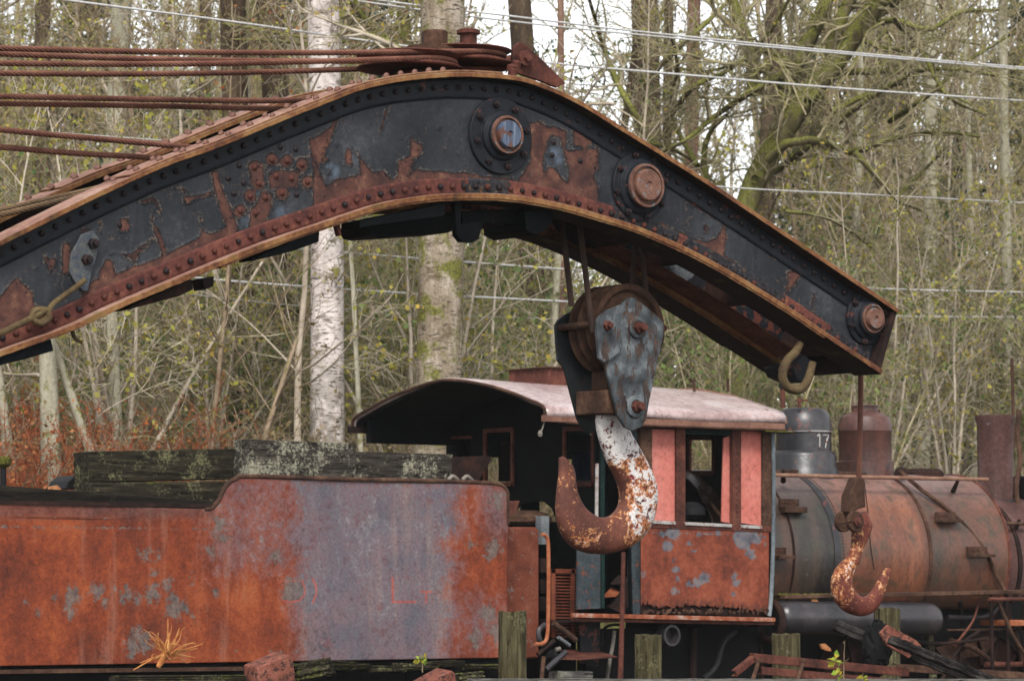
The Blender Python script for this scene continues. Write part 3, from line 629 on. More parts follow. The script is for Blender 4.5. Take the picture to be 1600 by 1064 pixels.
# ------------------------------------------------------------------ main hook block
yb = YB + .30
blk = thing('hook_block', W(950, 560, yb + .2), 'heavy grey-blue pulley block with rusty sheaves hanging under the boom', 'pulley block')
K = 2.3125
CH = off([(212,190),(222,172),(250,150),(305,128),(325,106),(340,103),(356,107),(390,135),(436,172),(456,196),(456,240),(440,310),(402,490),(394,545),(374,573),(345,585),(316,573),(293,535),(248,362),(238,338),(222,322),(216,260)], K, 840, 420)
near = [W(x, y, yb) for x, y in CH]
cp = MB().prism(near, (0, .024, 0)).build('cheek_plate', M['block'], blk, 30, .005)
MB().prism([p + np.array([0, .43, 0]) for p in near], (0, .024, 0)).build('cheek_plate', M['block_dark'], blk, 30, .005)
pl = off([(215,190),(236,172),(262,176),(300,230),(306,262),(300,300),(262,330),(240,338),(224,325),(218,260)], K, 840, 420)
MB().prism([W(x, y, yb - .02) for x, y in pl], (0, .018, 0)).build('doubler_plate', M['block'], blk, 30, .004)
ax = W(840 + 358 / K, 420 + 213 / K, yb); bx = W(840 + 350 / K, 420 + 498 / K, yb); cx_ = W(840 + 250 / K, 420 + 205 / K, yb - .02)
for c, r in ((ax, .072), (bx, .074)):
    w = MB().lathe([(r, 0), (r, .014), (r * .93, .02), (r * .6, .022), (r * .58, .014), (0, .014)], c, NY, 32).build('washer', M['block'], blk, 30, .002)
    MB().lathe([(r * .55, .014), (r * .55, .045), (r * .5, .05)], c, NY, 6).lathe([(r * .36, .045), (r * .36, .085), (r * .3, .092), (0, .092)], c, NY, 16).build('nut', M['bolt_rust'], w)
for c in (cx_, W(840 + 443 / K, 420 + 215 / K, yb + .2)):
    MB().lathe([(.034, 0), (.034, .022), (.03, .026)], c, NY, 6).lathe([(.019, .02), (.019, .05), (0, .053)], c, NY, 12).build('bolt', M['bolt_rust'], blk)
for k, y in enumerate((.085, .18, .275, .365)):
    if k == 3: continue
    R = .295
    MB().lathe([(.07, -.042), (.1, -.02), (R * .8, -.014), (R * .87, -.045), (R, -.045), (R - .01, -.034), (R - .04, -.014), (R - .04, .014), (R - .01, .034), (R, .045), (R * .87, .045), (R * .8, .014), (.1, .02), (.07, .042)], (ax[0], yb + y + .03, ax[2]), NY, 48).build('sheave', M['rust_brown'], blk, 30)
MB().tube([ax + [0, .02, 0], ax + [0, .44, 0]], .05, 16).build('axle', M['rust_brown'], blk)
MB().tube([bx + [0, .02, 0], bx + [0, .44, 0]], .045, 16).build('axle', M['rust_brown'], blk)
for c in (W(840 + 218 / K, 420 + 200 / K, yb + .02), W(840 + 446 / K, 420 + 214 / K, yb + .02)):
    MB().tube([c, c + np.array([0, .41, 0])], .024, 12).build('spacer_bar', M['rust_brown'], blk)
c = W(840 + 268 / K, 420 + 485 / K, yb + .22)
MB().box(bx + [-.18, .06, -.05], bx + [.10, .40, .11]).build('crosshead', M['rust_brown'], blk, 30, .012)
MB().box(bx + [-.11, .14, .11], bx + [.03, .32, .24]).build('crosshead_neck', M['rust_brown'], blk, 30, .012)
# the big hook
def mat_hook(name, light):
    t = NT(name); n = t.noise(11, 8, .78, dist=.4); n2 = t.noise(44, 6, .72); A = t.attr('paint')
    base = t.ramp(t.math('ADD', t.math('MULTIPLY', t.noise(5, 6), .6), t.math('MULTIPLY', n2, .4)), [(.32, L(66, 40, 36)), (.48, L(108, 62, 50)), (.62, L(142, 82, 62))])
    if light == 2: base = t.ramp(t.math('ADD', t.math('MULTIPLY', t.noise(5, 6), .6), t.math('MULTIPLY', n2, .4)), [(.32, L(62, 34, 30)), (.48, L(118, 56, 44)), (.62, L(156, 86, 62))])
    d = t.math('ADD', A, t.math('ADD', t.math('MULTIPLY', t.math('SUBTRACT', n, .5), 4.2), t.math('MULTIPLY', t.math('SUBTRACT', n2, .5), 2.0)))
    org = t.ramp(n2, [(.35, L(150, 72, 36)), (.5, L(206, 122, 62)), (.65, L(232, 178, 120))])
    wht = t.ramp(n2, [(.3, L(190, 172, 160)), (.45, L(240, 232, 226)), (.7, L(252, 250, 248))])
    red = L(132, 34, 36)
    ml = t.step(d, .0, .10); col = t.mix(ml, base, org); mw = t.step(d, .42, .5); col = t.mix(mw, col, wht)
    mr = t.math('MULTIPLY', t.step(t.noise(13, 6, .7, dist=.5), .60, .63), t.step(d, .1, .2)); col = t.mix(mr, col, red)
    holes = t.math('MULTIPLY', t.step(t.noise(24, 4, .7), .54, .58), t.step(t.attr('solid'), 1.0, .2)); col = t.mix(t.math('MULTIPLY', holes, mw), col, t.mix(.5, base, L(70, 34, 30)))
    return t.done(col, t.mix(mw, (.6, .6, .6, 1), (.5, .5, .5, 1)), t.bump(t.math('ADD', t.math('MULTIPLY', ml, 1.0), t.math('MULTIPLY', n2, .5)), .6, .005), .4)
M['hook'] = mat_hook('flaking_white_orange_hook_paint', 1); M['hook_red'] = mat_hook('chipped_red_hook_paint', 2)
def pairs(lst, s, ox, oy, Y): return [(W(ox + a / s, oy + b / s, Y), W(ox + c / s, oy + d / s, Y)) for a, b, c, d in lst]
hy = yb + .225
hk = loft_pairs(pairs([(216,505,310,500),(214,545,316,545),(222,600,335,598),(250,685,368,655),(282,748,402,722),(300,800,424,790),(300,845,422,862),(282,878,398,938),(250,896,338,1000),(212,894,250,1029),(172,868,160,1022),(148,830,102,978),(136,785,72,905),(132,735,70,825),(122,706,77,752),(104,686,78,700),(92,677,76,684)], K, 840, 420, hy),
     [.055, .06, .065, .07, .078, .085, .088, .088, .085, .082, .075, .068, .055, .042, .03, .02, .010], 110, 20).build('lifting_hook', M['hook'], None, 60)
tag(hk, 'large crane hook with flaking white, orange and rust paint under the pulley block', 'crane hook')
ph_ = proj(verts_world(hk)); X_, Y_ = ph_[:, 0], ph_[:, 1]
pa = np.interp(Y_, [640, 680, 700, 760, 830, 865], [1.3, .75, .5, .40, .34, .15]) + np.clip((X_ - 985) / 22, -2.2, .12)
pa = np.where(Y_ < 730, np.maximum(pa, np.interp(Y_, [640, 700, 730], [1.7, 1.0, .3])), pa)
pa = np.where((X_ < 930) & (Y_ < 800), -.5, pa); pa = np.maximum(pa, -.36 + .3 * np.exp(-((X_ - 920) ** 2 + (Y_ - 848) ** 2) / 900)); pa = np.where((Y_ < 665) & (X_ > 940), np.maximum(pa, 1.2), pa)
put_attr(hk, 'paint', pa, -3, 3); put_attr(hk, 'solid', np.interp(Y_, [640, 665, 700], [1.2, .8, 0]), 0, 2)
# ropes from the boom to the block
G2 = 'hoist ropes between boom and pulley block'
for (x0, y0, Ya), (x1, y1, Yb_), lb in (((878, 372, YB + .50), (893, 478, YB + .42), 'outermost left hoist rope dropping to the pulley block'), ((906, 382, YB + .40), (926, 520, YB + .34), 'second hoist rope from the left dropping to the pulley block'),
        ((996, 372, YB + .45), (985, 470, YB + .50), 'left rope of the close pair at the right of the pulley block'), ((1000, 380, YB + .36), (1010, 470, YB + .42), 'right rope of the close pair at the right of the pulley block')):
    a_, b_ = W(x0, y0 - 30, Ya), W(x1, y1, Yb_); P = [a_ * (1 - t) + b_ * t for t in np.linspace(0, 1, 20)]
    tag(rope_mesh('wire_rope', P, .019, M['rope_dark'], .12), lb, 'wire rope', G2)
# ------------------------------------------------------------------ the small whip line, socket and hook
ys = YB + .45
P = [W(1345, 560, ys), W(1344.5, 640, ys), W(1342, 750, ys)]
tag(rope_mesh('wire_rope', smooth_path(P, 30), .0185, M['rope'], .12), 'single rusty wire rope hanging from the boom tip to the small hook', 'wire rope')
K2 = 2.2925; q = lambda l: off(l, K2, 1200, 600)
sk = thing('rope_socket', W(1338, 790, ys), 'rusty wedge socket joining the whip rope to the small hook', 'rope socket')
a_ = W(1200 + 331 / K2, 600 + 335 / K2, ys); b_ = W(1200 + 322 / K2, 600 + 470 / K2, ys)
MB().prism([W(x, y, ys - .05) for x, y in q([(317,340),(322,333),(340,333),(346,342),(350,418),(352,440),(330,445),(300,462),(290,458),(292,400)])], (0, .09, 0)).build('socket_body', M['rust_brown'], sk, 30, .012)
c = W(1200 + 311 / K2, 600 + 492 / K2, ys - .085)
for dy in (0, .12): MB().lathe([(.068, -.018), (.072, -.012), (.072, .012), (.068, .018), (0, .018)], c + np.array([0, dy, 0]), NY, 28).build('clevis_eye', M['rust_brown'], sk, 30)
MB().lathe([(.036, .018), (.036, .035), (.014, .036), (.014, .05), (0, .05)], c, NY, 6).build('pin_nut', M['bolt_rust'], sk)
MB().tube([c + np.array([-.16, -.02, -.02]), c + np.array([-.05, -.02, 0])], .004, 5).build('cotter_pin', M['rust_dark'], sk)
hs_ = loft_pairs(pairs([(310,470,350,455),(300,500,371,500),(302,540,360,545),(300,580,338,592),(287,616,324,640),(262,640,306,668),(240,672,296,700),(230,715,298,724),(240,768,312,746),(278,814,332,760),(330,831,352,759),(372,818,372,744),(402,782,386,720),(418,742,400,694),(430,700,414,668),(438,672,424,658),(438,664,430,657)], K2, 1200, 600, ys),
     [.03, .038, .036, .034, .036, .042, .05, .055, .055, .052, .05, .045, .038, .03, .022, .016, .008], 100, 16).build('lifting_hook', M['hook_red'], None, 60)
tag(hs_, 'small red and rusty hook with chipped yellow paint hanging at the right', 'crane hook')
p2 = proj(verts_world(hs_)); pa = np.interp(p2[:, 1], [800, 860, 900, 940, 965], [-.2, .15, .1, -.2, -.4]) + np.where(p2[:, 0] > 1335, -.2, 0); put_attr(hs_, 'paint', pa, -3, 3); put_attr(hs_, 'solid', 0 * pa, 0, 2)
# rod hanging below the big hook
# ------------------------------------------------------------------ train materials
def mat_tender():
    t = NT('tender_side_rust'); G = t.attr('grey'); Pp = t.attr('patch'); Lt = t.attr('letters'); H = t.attr('high')
    n = t.noise(2.2, 7, .62, t.scale((1, 1, .7))); n2 = t.noise(14, 8, .74, t.scale((1, 1, .9)), dist=.2); n3 = t.noise(60, 4, .6); st = t.noise(5, 5, .6, t.scale((1, 1, .1)))
    f = t.math('ADD', t.math('MULTIPLY', n, .55), t.math('ADD', t.math('MULTIPLY', n2, .33), t.math('MULTIPLY', st, .12)))
    org = t.ramp(f, [(.31, L(74, 40, 32)), (.41, L(122, 58, 38)), (.50, L(158, 72, 38)), (.59, L(186, 92, 46)), (.70, L(196, 126, 86))])
    f2 = t.math('ADD', t.math('MULTIPLY', n2, .65), t.math('MULTIPLY', n, .35))
    gry = t.ramp(f2, [(.30, L(62, 64, 74)), (.40, L(102, 98, 106)), (.47, L(144, 118, 124)), (.54, L(132, 118, 126)), (.61, L(150, 138, 142)), (.70, L(176, 170, 168))])
    red = t.step(t.noise(7, 6, .7), .56, .64); gry = t.mix(t.math('MULTIPLY', red, .6), gry, L(124, 72, 76)); gry = t.mix(t.math('MULTIPLY', t.step(t.noise(1.6, 4, .6, t.scale((1.6, 1, .5))), .48, .62), .35), gry, L(100, 104, 114))
    gry = t.mix(t.math('MULTIPLY', t.step(t.noise(3, 4, .6), .5, .66), .5), gry, L(98, 106, 118))
    d = t.math('ADD', G, t.math('ADD', t.math('MULTIPLY', t.math('SUBTRACT', n2, .5), 84), t.math('MULTIPLY', t.math('SUBTRACT', n3, .5), 18)))
    col = t.mix(t.step(d, -17, 17), org, gry)
    dp = t.math('ADD', Pp, t.math('ADD', t.math('MULTIPLY', t.math('SUBTRACT', t.noise(13, 8, .8, dist=.5), .5), 74), t.math('MULTIPLY', t.math('SUBTRACT', n3, .5), 14)))
    pc = t.ramp(n2, [(.35, L(96, 92, 92)), (.5, L(128, 118, 112)), (.65, L(150, 134, 122))]); col = t.mix(t.math('MULTIPLY', t.step(dp, -1, 1.5), .85), col, pc)
    hd = t.math('MULTIPLY', t.step(t.math('ADD', H, t.math('MULTIPLY', t.math('SUBTRACT', n2, .5), 40)), -4, 8), .6); col = t.mix(hd, col, t.ramp(n2, [(.35, L(88, 60, 58)), (.6, L(120, 92, 88))]))
    ln = t.math('ADD', Lt, t.math('MULTIPLY', t.math('SUBTRACT', t.noise(60, 3, .6), .5), 3.4)); col = t.mix(t.math('MULTIPLY', t.step(ln, -.2, .5), .72), col, L(206, 94, 78))
    col = t.mix(t.math('MULTIPLY', t.step(st, .56, .7), .22), col, L(206, 170, 150))
    spk = t.noise(90, 2, .6); col = t.mix(t.math('MULTIPLY', t.step(spk, .66, .72), .6), col, L(60, 38, 34))
    gm = t.ramp(t.noise(34, 7, .8), [(.36, (.4, .38, .38, 1)), (.47, (.88, .87, .87, 1)), (.6, (1.02, 1.02, 1.02, 1)), (.7, (1.35, 1.3, 1.25, 1))]); col = t.mix(.8, col, gm, 'MULTIPLY')
    h = t.math('ADD', t.math('MULTIPLY', n2, .5), t.math('ADD', t.math('MULTIPLY', n3, .25), t.math('MULTIPLY', t.step(dp, -1, 1.5), -.25)))
    h = t.math('ADD', h, t.math('MULTIPLY', t.noise(1.3, 2), 3.0))
    return t.done(col, t.mix(t.step(d, -3, 3), (.75, .75, .75, 1), (.55, .55, .55, 1)), t.bump(h, .55, .012), .35)
M['tender'] = mat_tender()
def mat_cabside():
    t = NT('cab_side_orange'); A = t.attr('patch'); n2 = t.noise(18, 6, .66); n = t.noise(3, 6, .6)
    org = t.ramp(t.math('ADD', t.math('MULTIPLY', n, .6), t.math('MULTIPLY', n2, .4)), [(.34, L(84, 46, 36)), (.46, L(132, 64, 44)), (.57, L(164, 82, 54)), (.70, L(180, 112, 84))])
    d = t.math('ADD', A, t.math('MULTIPLY', t.math('SUBTRACT', t.noise(26, 6, .7), .5), 26)); m = t.step(d, -.6, 1)
    g = t.ramp(t.noise(12, 5), [(.35, L(84, 92, 104)), (.52, L(120, 124, 132)), (.68, L(146, 134, 130))])
    col = t.mix(t.math('MULTIPLY', m, .9), org, g); e = t.math('MULTIPLY', t.step(t.attr('low'), 14, 2), t.step(t.noise(20, 5, .7), .40, .58)); col = t.mix(e, col, L(84, 54, 46))
    return t.done(col, .7, t.bump(t.math('ADD', n2, t.math('MULTIPLY', m, .6)), .5, .006), .35)
M['cabside'] = mat_cabside()
def mat_boiler():
    t = NT('boiler_jacket_rust'); v = t.scale((1, .35, .16)); x, y, z = t.xyz(); n = t.noise(2.6, 6, .6, v); n2 = t.noise(9, 6, .62, t.scale((1, .5, .3))); n3 = t.noise(50, 4)
    A = t.attr('tone'); f = t.math('ADD', t.math('SUBTRACT', A, .07), t.math('ADD', t.math('MULTIPLY', t.math('SUBTRACT', n, .5), .9), t.math('MULTIPLY', t.math('SUBTRACT', n2, .5), .35)))
    col = t.ramp(f, [(.05, L(42, 38, 35)), (.22, L(80, 66, 56)), (.40, L(112, 74, 56)), (.58, L(136, 80, 54)), (.76, L(166, 100, 68)), (.95, L(190, 142, 122))])
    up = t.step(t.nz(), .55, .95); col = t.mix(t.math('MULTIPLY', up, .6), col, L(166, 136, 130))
    pale = t.step(t.noise(30, 5, .7), .64, .68); col = t.mix(t.math('MULTIPLY', pale, .5), col, L(176, 168, 156))
    nz = t.nz(); gr = t.math('MULTIPLY', t.step(t.noise(5, 5), .52, .64), t.step(x, 31.5, 28.9)); col = t.mix(t.math('MULTIPLY', gr, .6), col, L(74, 72, 54))
    gr2 = t.ramp(t.noise(26, 7, .78, t.scale((1, 1, .5))), [(.36, (.45, .43, .42, 1)), (.48, (.9, .9, .9, 1)), (.62, (1.05, 1.05, 1.05, 1)), (.72, (1.3, 1.25, 1.2, 1))]); col = t.mix(.9, col, gr2, 'MULTIPLY')
    return t.done(col, t.math('ADD', .26, t.math('MULTIPLY', n2, .3)), t.bump(t.math('ADD', n2, t.math('MULTIPLY', n3, .4)), .45, .008), 1.1)
M['boiler'] = mat_boiler()
M['roof'] = rust('weathered_roof_metal', [(176, 140, 134), (222, 192, 188), (244, 230, 228)], 1.6, .27, .15, fleck=(120, 70, 60, .66), spec=1.7)
M['roof_edge'] = rust('tan_roof_edge', [(124, 84, 70), (158, 112, 92), (176, 132, 112)], 4, .7, .3, moss=None)
M['dome_black'] = rust('sooty_dome', [(34, 35, 38), (58, 56, 60), (100, 92, 92)], 2.5, .36, .4, spec=1.0, streak=1, fleck=(112, 60, 48, .6))
M['dome_rust'] = rust('rusty_dome', [(66, 44, 40), (112, 70, 60), (140, 92, 80)], 2.5, .45, .4, spec=.8, streak=1, fleck=(60, 54, 54, .6))
M['stack'] = rust('stack_rust', [(70, 50, 48), (110, 76, 70), (140, 112, 110)], 3, .6, .4, streak=1, fleck=(146, 138, 146, .66))
M['tank'] = rust('air_tank_grey', [(40, 40, 42), (64, 60, 64), (92, 82, 84)], 3, .33, .3, spec=1.0, fleck=(98, 80, 66, .66))
M['tan_rail'] = rust('tan_rail', [(120, 84, 66), (170, 124, 100), (196, 156, 132)], 6, .7)
M['orange_rail'] = rust('bright_rusty_rail', [(150, 76, 44), (198, 112, 70), (214, 150, 112)], 12, .7)
M['sill'] = rust('sill_strip', [(120, 56, 36), (190, 104, 66), (216, 190, 176)], 9, .7)
M['white_chip'] = rust('chipped_white_enamel', [(160, 150, 144), (206, 200, 196), (216, 214, 210)], 8, .6, .4, fleck=(150, 82, 50, .56))
M['grille'] = rust('grille_rust', [(84, 44, 34), (132, 68, 46), (160, 88, 60)], 6, .8)
M['cab_inner'] = rust('cab_inner_green', [(12, 34, 32), (20, 52, 48), (34, 66, 60)], 4, .7)
M['cab_panel'] = rust('blue_grey_panel', [(46, 56, 62), (70, 82, 88), (96, 104, 108)], 5, .65, .5, fleck=(136, 78, 56, .58))
M['void'] = rust('sooty_steel', [(6, 7, 9), (14, 15, 18), (30, 26, 26)], 3, .8)
def mat_timber(name, cols, lichen, lthr, g=(.1, 1, 1), moss=.0):
    t = NT(name); v = t.scale(g); n = t.noise(26, 7, .68, v); n2 = t.noise(5, 6, .66); n3 = t.noise(40, 4, .6)
    col = t.ramp(n, [(.32, L(*cols[0])), (.5, L(*cols[1])), (.68, L(*cols[2]))])
    crack = t.step(t.noise(34, 4, .75, v), .36, .41); col = t.mix(crack, L(*[c * .4 for c in cols[0]]), col)
    n4 = t.noise(2.4, 3, .5); m = t.math('MULTIPLY', t.step(t.math('ADD', t.math('ADD', t.math('MULTIPLY', n2, .5), t.math('MULTIPLY', n4, .5)), t.math('MULTIPLY', t.math('SUBTRACT', n3, .5), .28)), lthr, lthr + .10), .75); col = t.mix(m, col, t.ramp(n3, [(.35, L(*[c * .7 for c in lichen])), (.6, L(*lichen))]))
    mm = t.math('MULTIPLY', t.step(t.nz(), .3, .8), t.step(t.noise(9, 4), .62 - moss, .7 - moss)); col = t.mix(mm, col, t.ramp(n3, [(.35, L(52, 58, 22)), (.65, L(108, 112, 46))]))
    return t.done(col, .95, t.bump(t.math('ADD', t.math('MULTIPLY', crack, .9), t.math('ADD', n, t.math('MULTIPLY', n3, .4))), .9, .012), .2)
M['timber_dark'] = mat_timber('mossy_dark_timber', [(26, 24, 18), (52, 46, 36), (86, 80, 60)], (150, 146, 104), .52, moss=.1)
M['timber_pale'] = mat_timber('lichened_timber', [(36, 32, 30), (66, 60, 54), (98, 90, 80)], (206, 200, 172), .49)
M['timber_black'] = mat_timber('black_wet_plank', [(22, 20, 17), (40, 35, 29), (60, 54, 44)], (70, 72, 50), .62, moss=-.02)
M['post'] = mat_timber('weathered_fence_post', [(48, 42, 26), (88, 80, 54), (124, 116, 84)], (150, 148, 108), .56, (1, 1, .09), .05)
M['board_grey'] = mat_timber('grey_board', [(84, 80, 76), (124, 120, 114), (156, 152, 144)], (150, 150, 130), .6)

M['salmon_rust'] = rust('faded_salmon_iron', [(110, 66, 54), (160, 92, 74), (194, 128, 108)], 7, .8, .7, fleck=(84, 58, 50, .53))
YT = 27.95
EX = MB
def xz(pts, Y): return [W(x, y, Y) for x, y in pts]
# ------------------------------------------------------------------ tender
T_R = W(793, 900, YT)[0]
tender = thing('tender', (18.5, YT + 1.5, .9), 'long rusty orange locomotive tender with a purple grey patch on its raised front side', 'tender')
prof = smooth_path([(p[0], p[1], 0) for p in [(-330,779),(0,788),(160,791),(310,795),(328,794),(340,784),(347,770),(355,756),(368,748),(390,744),(560,749),(700,752),(770,755),(785,759),(792,768)]], 300)
nc, nr = 720, 150
xs = np.linspace(-320, 792, nc); tops = np.interp(xs, prof[:, 0], prof[:, 1]); bots = np.interp(xs, [-320, 0, 793], [1049, 1040, 1027])
ys_ = tops[:, None] + (bots - tops)[:, None] * np.linspace(0, 1, nr)[None]; xx = np.repeat(xs[:, None], nr, 1)
D = Fv * FPX + Rv * (xx[..., None] - 800) + Uv * (532 - ys_[..., None]); V = CAMP + D * ((YT / D[..., 1])[..., None]); V = V.reshape(-1, 3)
px = proj(V); dent = .012 * np.exp(-((px[:, 0] - 590) / 60) ** 2 - ((px[:, 1] - 815) / 22) ** 2) + .008 * np.sin(px[:, 0] / 70) * np.sin(px[:, 1] / 60 + 1); V[:, 1] += dent
i = (np.arange(nc - 1)[:, None] * nr + np.arange(nr - 1)[None]).ravel()
side = np_mesh('side_plate', V, np.stack([i, i + 1, i + nr + 1, i + nr], -1), M['tender'], tender, True)
md = side.modifiers.new('solid', 'SOLIDIFY'); md.thickness = .014; md.offset = 1
G = np.maximum.reduce([sdf_poly(px, [(444,740),(462,800),(440,836),(466,872),(450,930),(470,1000),(466,1060),(702,1060),(698,1000),(720,955),(698,925),(714,880),(694,850),(722,825),(712,790),(730,740)]) * .9 - 1,
     np.minimum(sdf_poly(px, [(330,740),(450,740),(456,892),(400,890),(345,893),(326,850)]) * .4 - 9, -2), np.minimum(sdf_poly(px, [(745,740),(795,740),(795,830),(770,830),(750,800)]) * .5 - 6, 0), np.minimum(sdf_poly(px, [(720,930),(790,940),(780,1010),(715,1010)]) * .4 - 10, -2)])
put_attr(side, 'grey', G, -60, 60)
pt = np.full(len(px), -60.0)
for x, y, r in [(110,930,13),(108,952,10),(85,933,6),(150,925,12),(160,940,8),(178,920,6),(196,930,11),(215,938,8),(237,926,13),(260,912,9),(268,935,10),(272,950,14),(285,948,9),(225,1000,14),(205,1010,12),(213,985,9),(225,866,9),(245,868,7),(300,903,6),(240,893,6),(455,922,16),(330,860,9),(340,820,12),(345,842,10),(430,870,10),(775,780,12),(770,856,12),(735,850,8),(765,870,8),(760,960,12),(775,985,14),(740,1000,12),(335,925,6),(60,960,5),(300,960,5),(42,940,4)]:
    pt = np.maximum(pt, sdf_circ(px * [1, .8], (x, y * .8), r * 1.15) - 4)
for seam in (808, 824):   # lap seams of the plates and flaked whitish line
    pass
pt = np.maximum(pt, sdf_line(px, [(0, 823), (90, 824), (340, 826)], 1.2) * 3 - 3); pt = np.maximum(pt, sdf_line(px, [(330, 1016), (450, 1018), (560, 1016)], 1.2) * 2 - 6)
put_attr(side, 'patch', pt, -60, 60)
put_attr(side, 'high', np.where(px[:, 0] < 335, 14 - np.abs(px[:, 1] - 797), -40), -60, 60)
ltr = np.full(len(px), -25.0)
for ln, w in [([(612,903),(612,940),(648,940)],2.0),([(656,924),(674,924)],1.7),([(665,924),(664,941)],1.6),([(486,903),(492,914),(493,926),(487,941)],1.7),([(433,912),(446,907),(466,907)],.9),([(470,906),(475,918),(474,930),(466,938),(452,940),(440,938)],1.6),([(686,926),(684,940),(692,940)],.7)]: ltr = np.maximum(ltr, sdf_line(px, ln, w))
put_attr(side, 'letters', ltr)
# rolled bead along the top edge, seams, rear body
bp = [W(x, y, YT - .012) for x, y in zip(prof[:, 0], prof[:, 1])]; k0 = int(np.argmin(np.abs(prof[:, 0] - 322)))
MB().tube(smooth_path([bp[k] for k in range(k0, len(bp), 3)] + [W(793, 780, YT - .012), W(793, 818, YT - .012)], 150), .022, 10).build('top_bead', M['rust_brown'], tender)
MB().bar(bp[0], bp[k0 + 6], .03, .03).build('top_angle', M['rust_dark'], tender)
def seam(pts, w, name='lap_seam', mat='tender_trim', d=.006):
    P = [W(x, y, YT - .002) for x, y in pts]; m = MB()
    for a, b in zip(P[:-1], P[1:]): m.bar(a, b, d, w)
    return m.build(name, M[mat], tender, 30)
M['tender_trim'] = rust('tender_trim', [(96, 52, 42), (136, 70, 48), (158, 92, 72)], 5, .8, fleck=(128, 110, 104, .6))
seam([(-320, 801), (0, 807), (325, 812)], .016, d=.022); seam([(-320, 1043), (0, 1034), (790, 1022)], .02)
seam([(22, 822), (20, 1036)], .02, d=.014)
MB().box([W(-330, 900, YT)[0], YT + .03, W(0, 1020, YT)[2]], [T_R - .02, YT + 2.95, W(0, 830, YT)[2]]).build('tank', M['rust_dark'], tender)
Yf = YT + 3.0
MB().prism([p + np.array([0, 3.0, 0]) for p in [W(x, y, YT) for x, y in zip(prof[::6, 0], prof[::6, 1])] + [W(793, 1027, YT), W(-320, 1049, YT)]], (0, .014, 0)).build('side_plate', M['rust_red'], tender, 30)
fp = [W(793, 800, YT), W(793, 1027, YT)]
MB().box([T_R - .02, YT + .02, fp[1][2]], [T_R, YT + 2.98, W(793, 840, YT)[2]]).build('front_plate', M['rust_dark'], tender)
MB().box([W(-330, 1045, YT)[0], YT + .05, W(0, 1090, YT)[2]], [T_R - .05, YT + 2.9, W(0, 1043, YT)[2]]).build('underframe', M['void'], tender)
seam([(-320, 1056), (0, 1049), (378, 1044)], .035, 'frame_rail', 'rust_brown', .1)
# lower front tank extension right of the raised side
e0, e1 = W(790, 822, YT + .25), W(842, 1030, YT + .25)
MB().prism(xz([(780,823),(837,823),(842,828),(842,1028),(780,1030)], YT + .25), (0, 2.5, 0)).build('front_tank', M['tender_trim'], tender, 30, .015)
MB().box([T_R - 1.2, YT + .04, W(700, 1100, YT)[2]], [T_R - .2, YT + .3, W(700, 1034, YT)[2]]).build('step_hanger', M['void'], tender)
dm = W(822, 815, YT + .9)
MB().lathe([(.24, -.03), (.27, 0), (.26, .05), (.20, .09), (.11, .115), (0, .12)], dm, (0, 0, 1), 28).build('filler_hatch', M['rust_brown'], tender, 40)
MB().prism([W(x, y, YT + .3) for x, y in [(792,786),(812,782),(806,800),(794,806)]], (0, 1.6, 0)).build('coal_gate', M['rust_red'], tender, 30)
# coal-board scoop
sc_ = MB().prism(xz([(692,714),(764,712),(768,718),(748,750),(692,750)], YT + 1.0), (0, .03, 0)); sc_.build('coal_chute_plate', M['rust_dark'], tender)
for dx in (708, 730): MB().tube(smooth_path([W(dx - 8, 750, YT + .4), W(dx, 744, YT + .4), W(dx + 9, 752, YT + .4)], 10), .02, 8).build('lifting_eye', M['cream'], tender)
# trucks below (mostly hidden by the frame edge of the picture)
for xp in (60, 210, 560, 700):
    c = W(xp, 1120, YT + .5); MB().lathe([(.42, 0), (.42, .10), (.36, .11), (.34, .06), (.12, .05), (.1, .14), (0, .14)], (c[0], YT + .55, .62), NY, 36).build('wheel', M['void'], tender, 35)
# bright orange grab rail
gr = smooth_path([W(x, y, YT - .1) for x, y in [(846,835),(852,836),(856,845),(857,870),(857,930),(856,980),(854,998),(848,1005),(836,1006)]], 40)
MB().tube(gr, .020, 10).build('grab_rail', M['orange_rail'], tender)
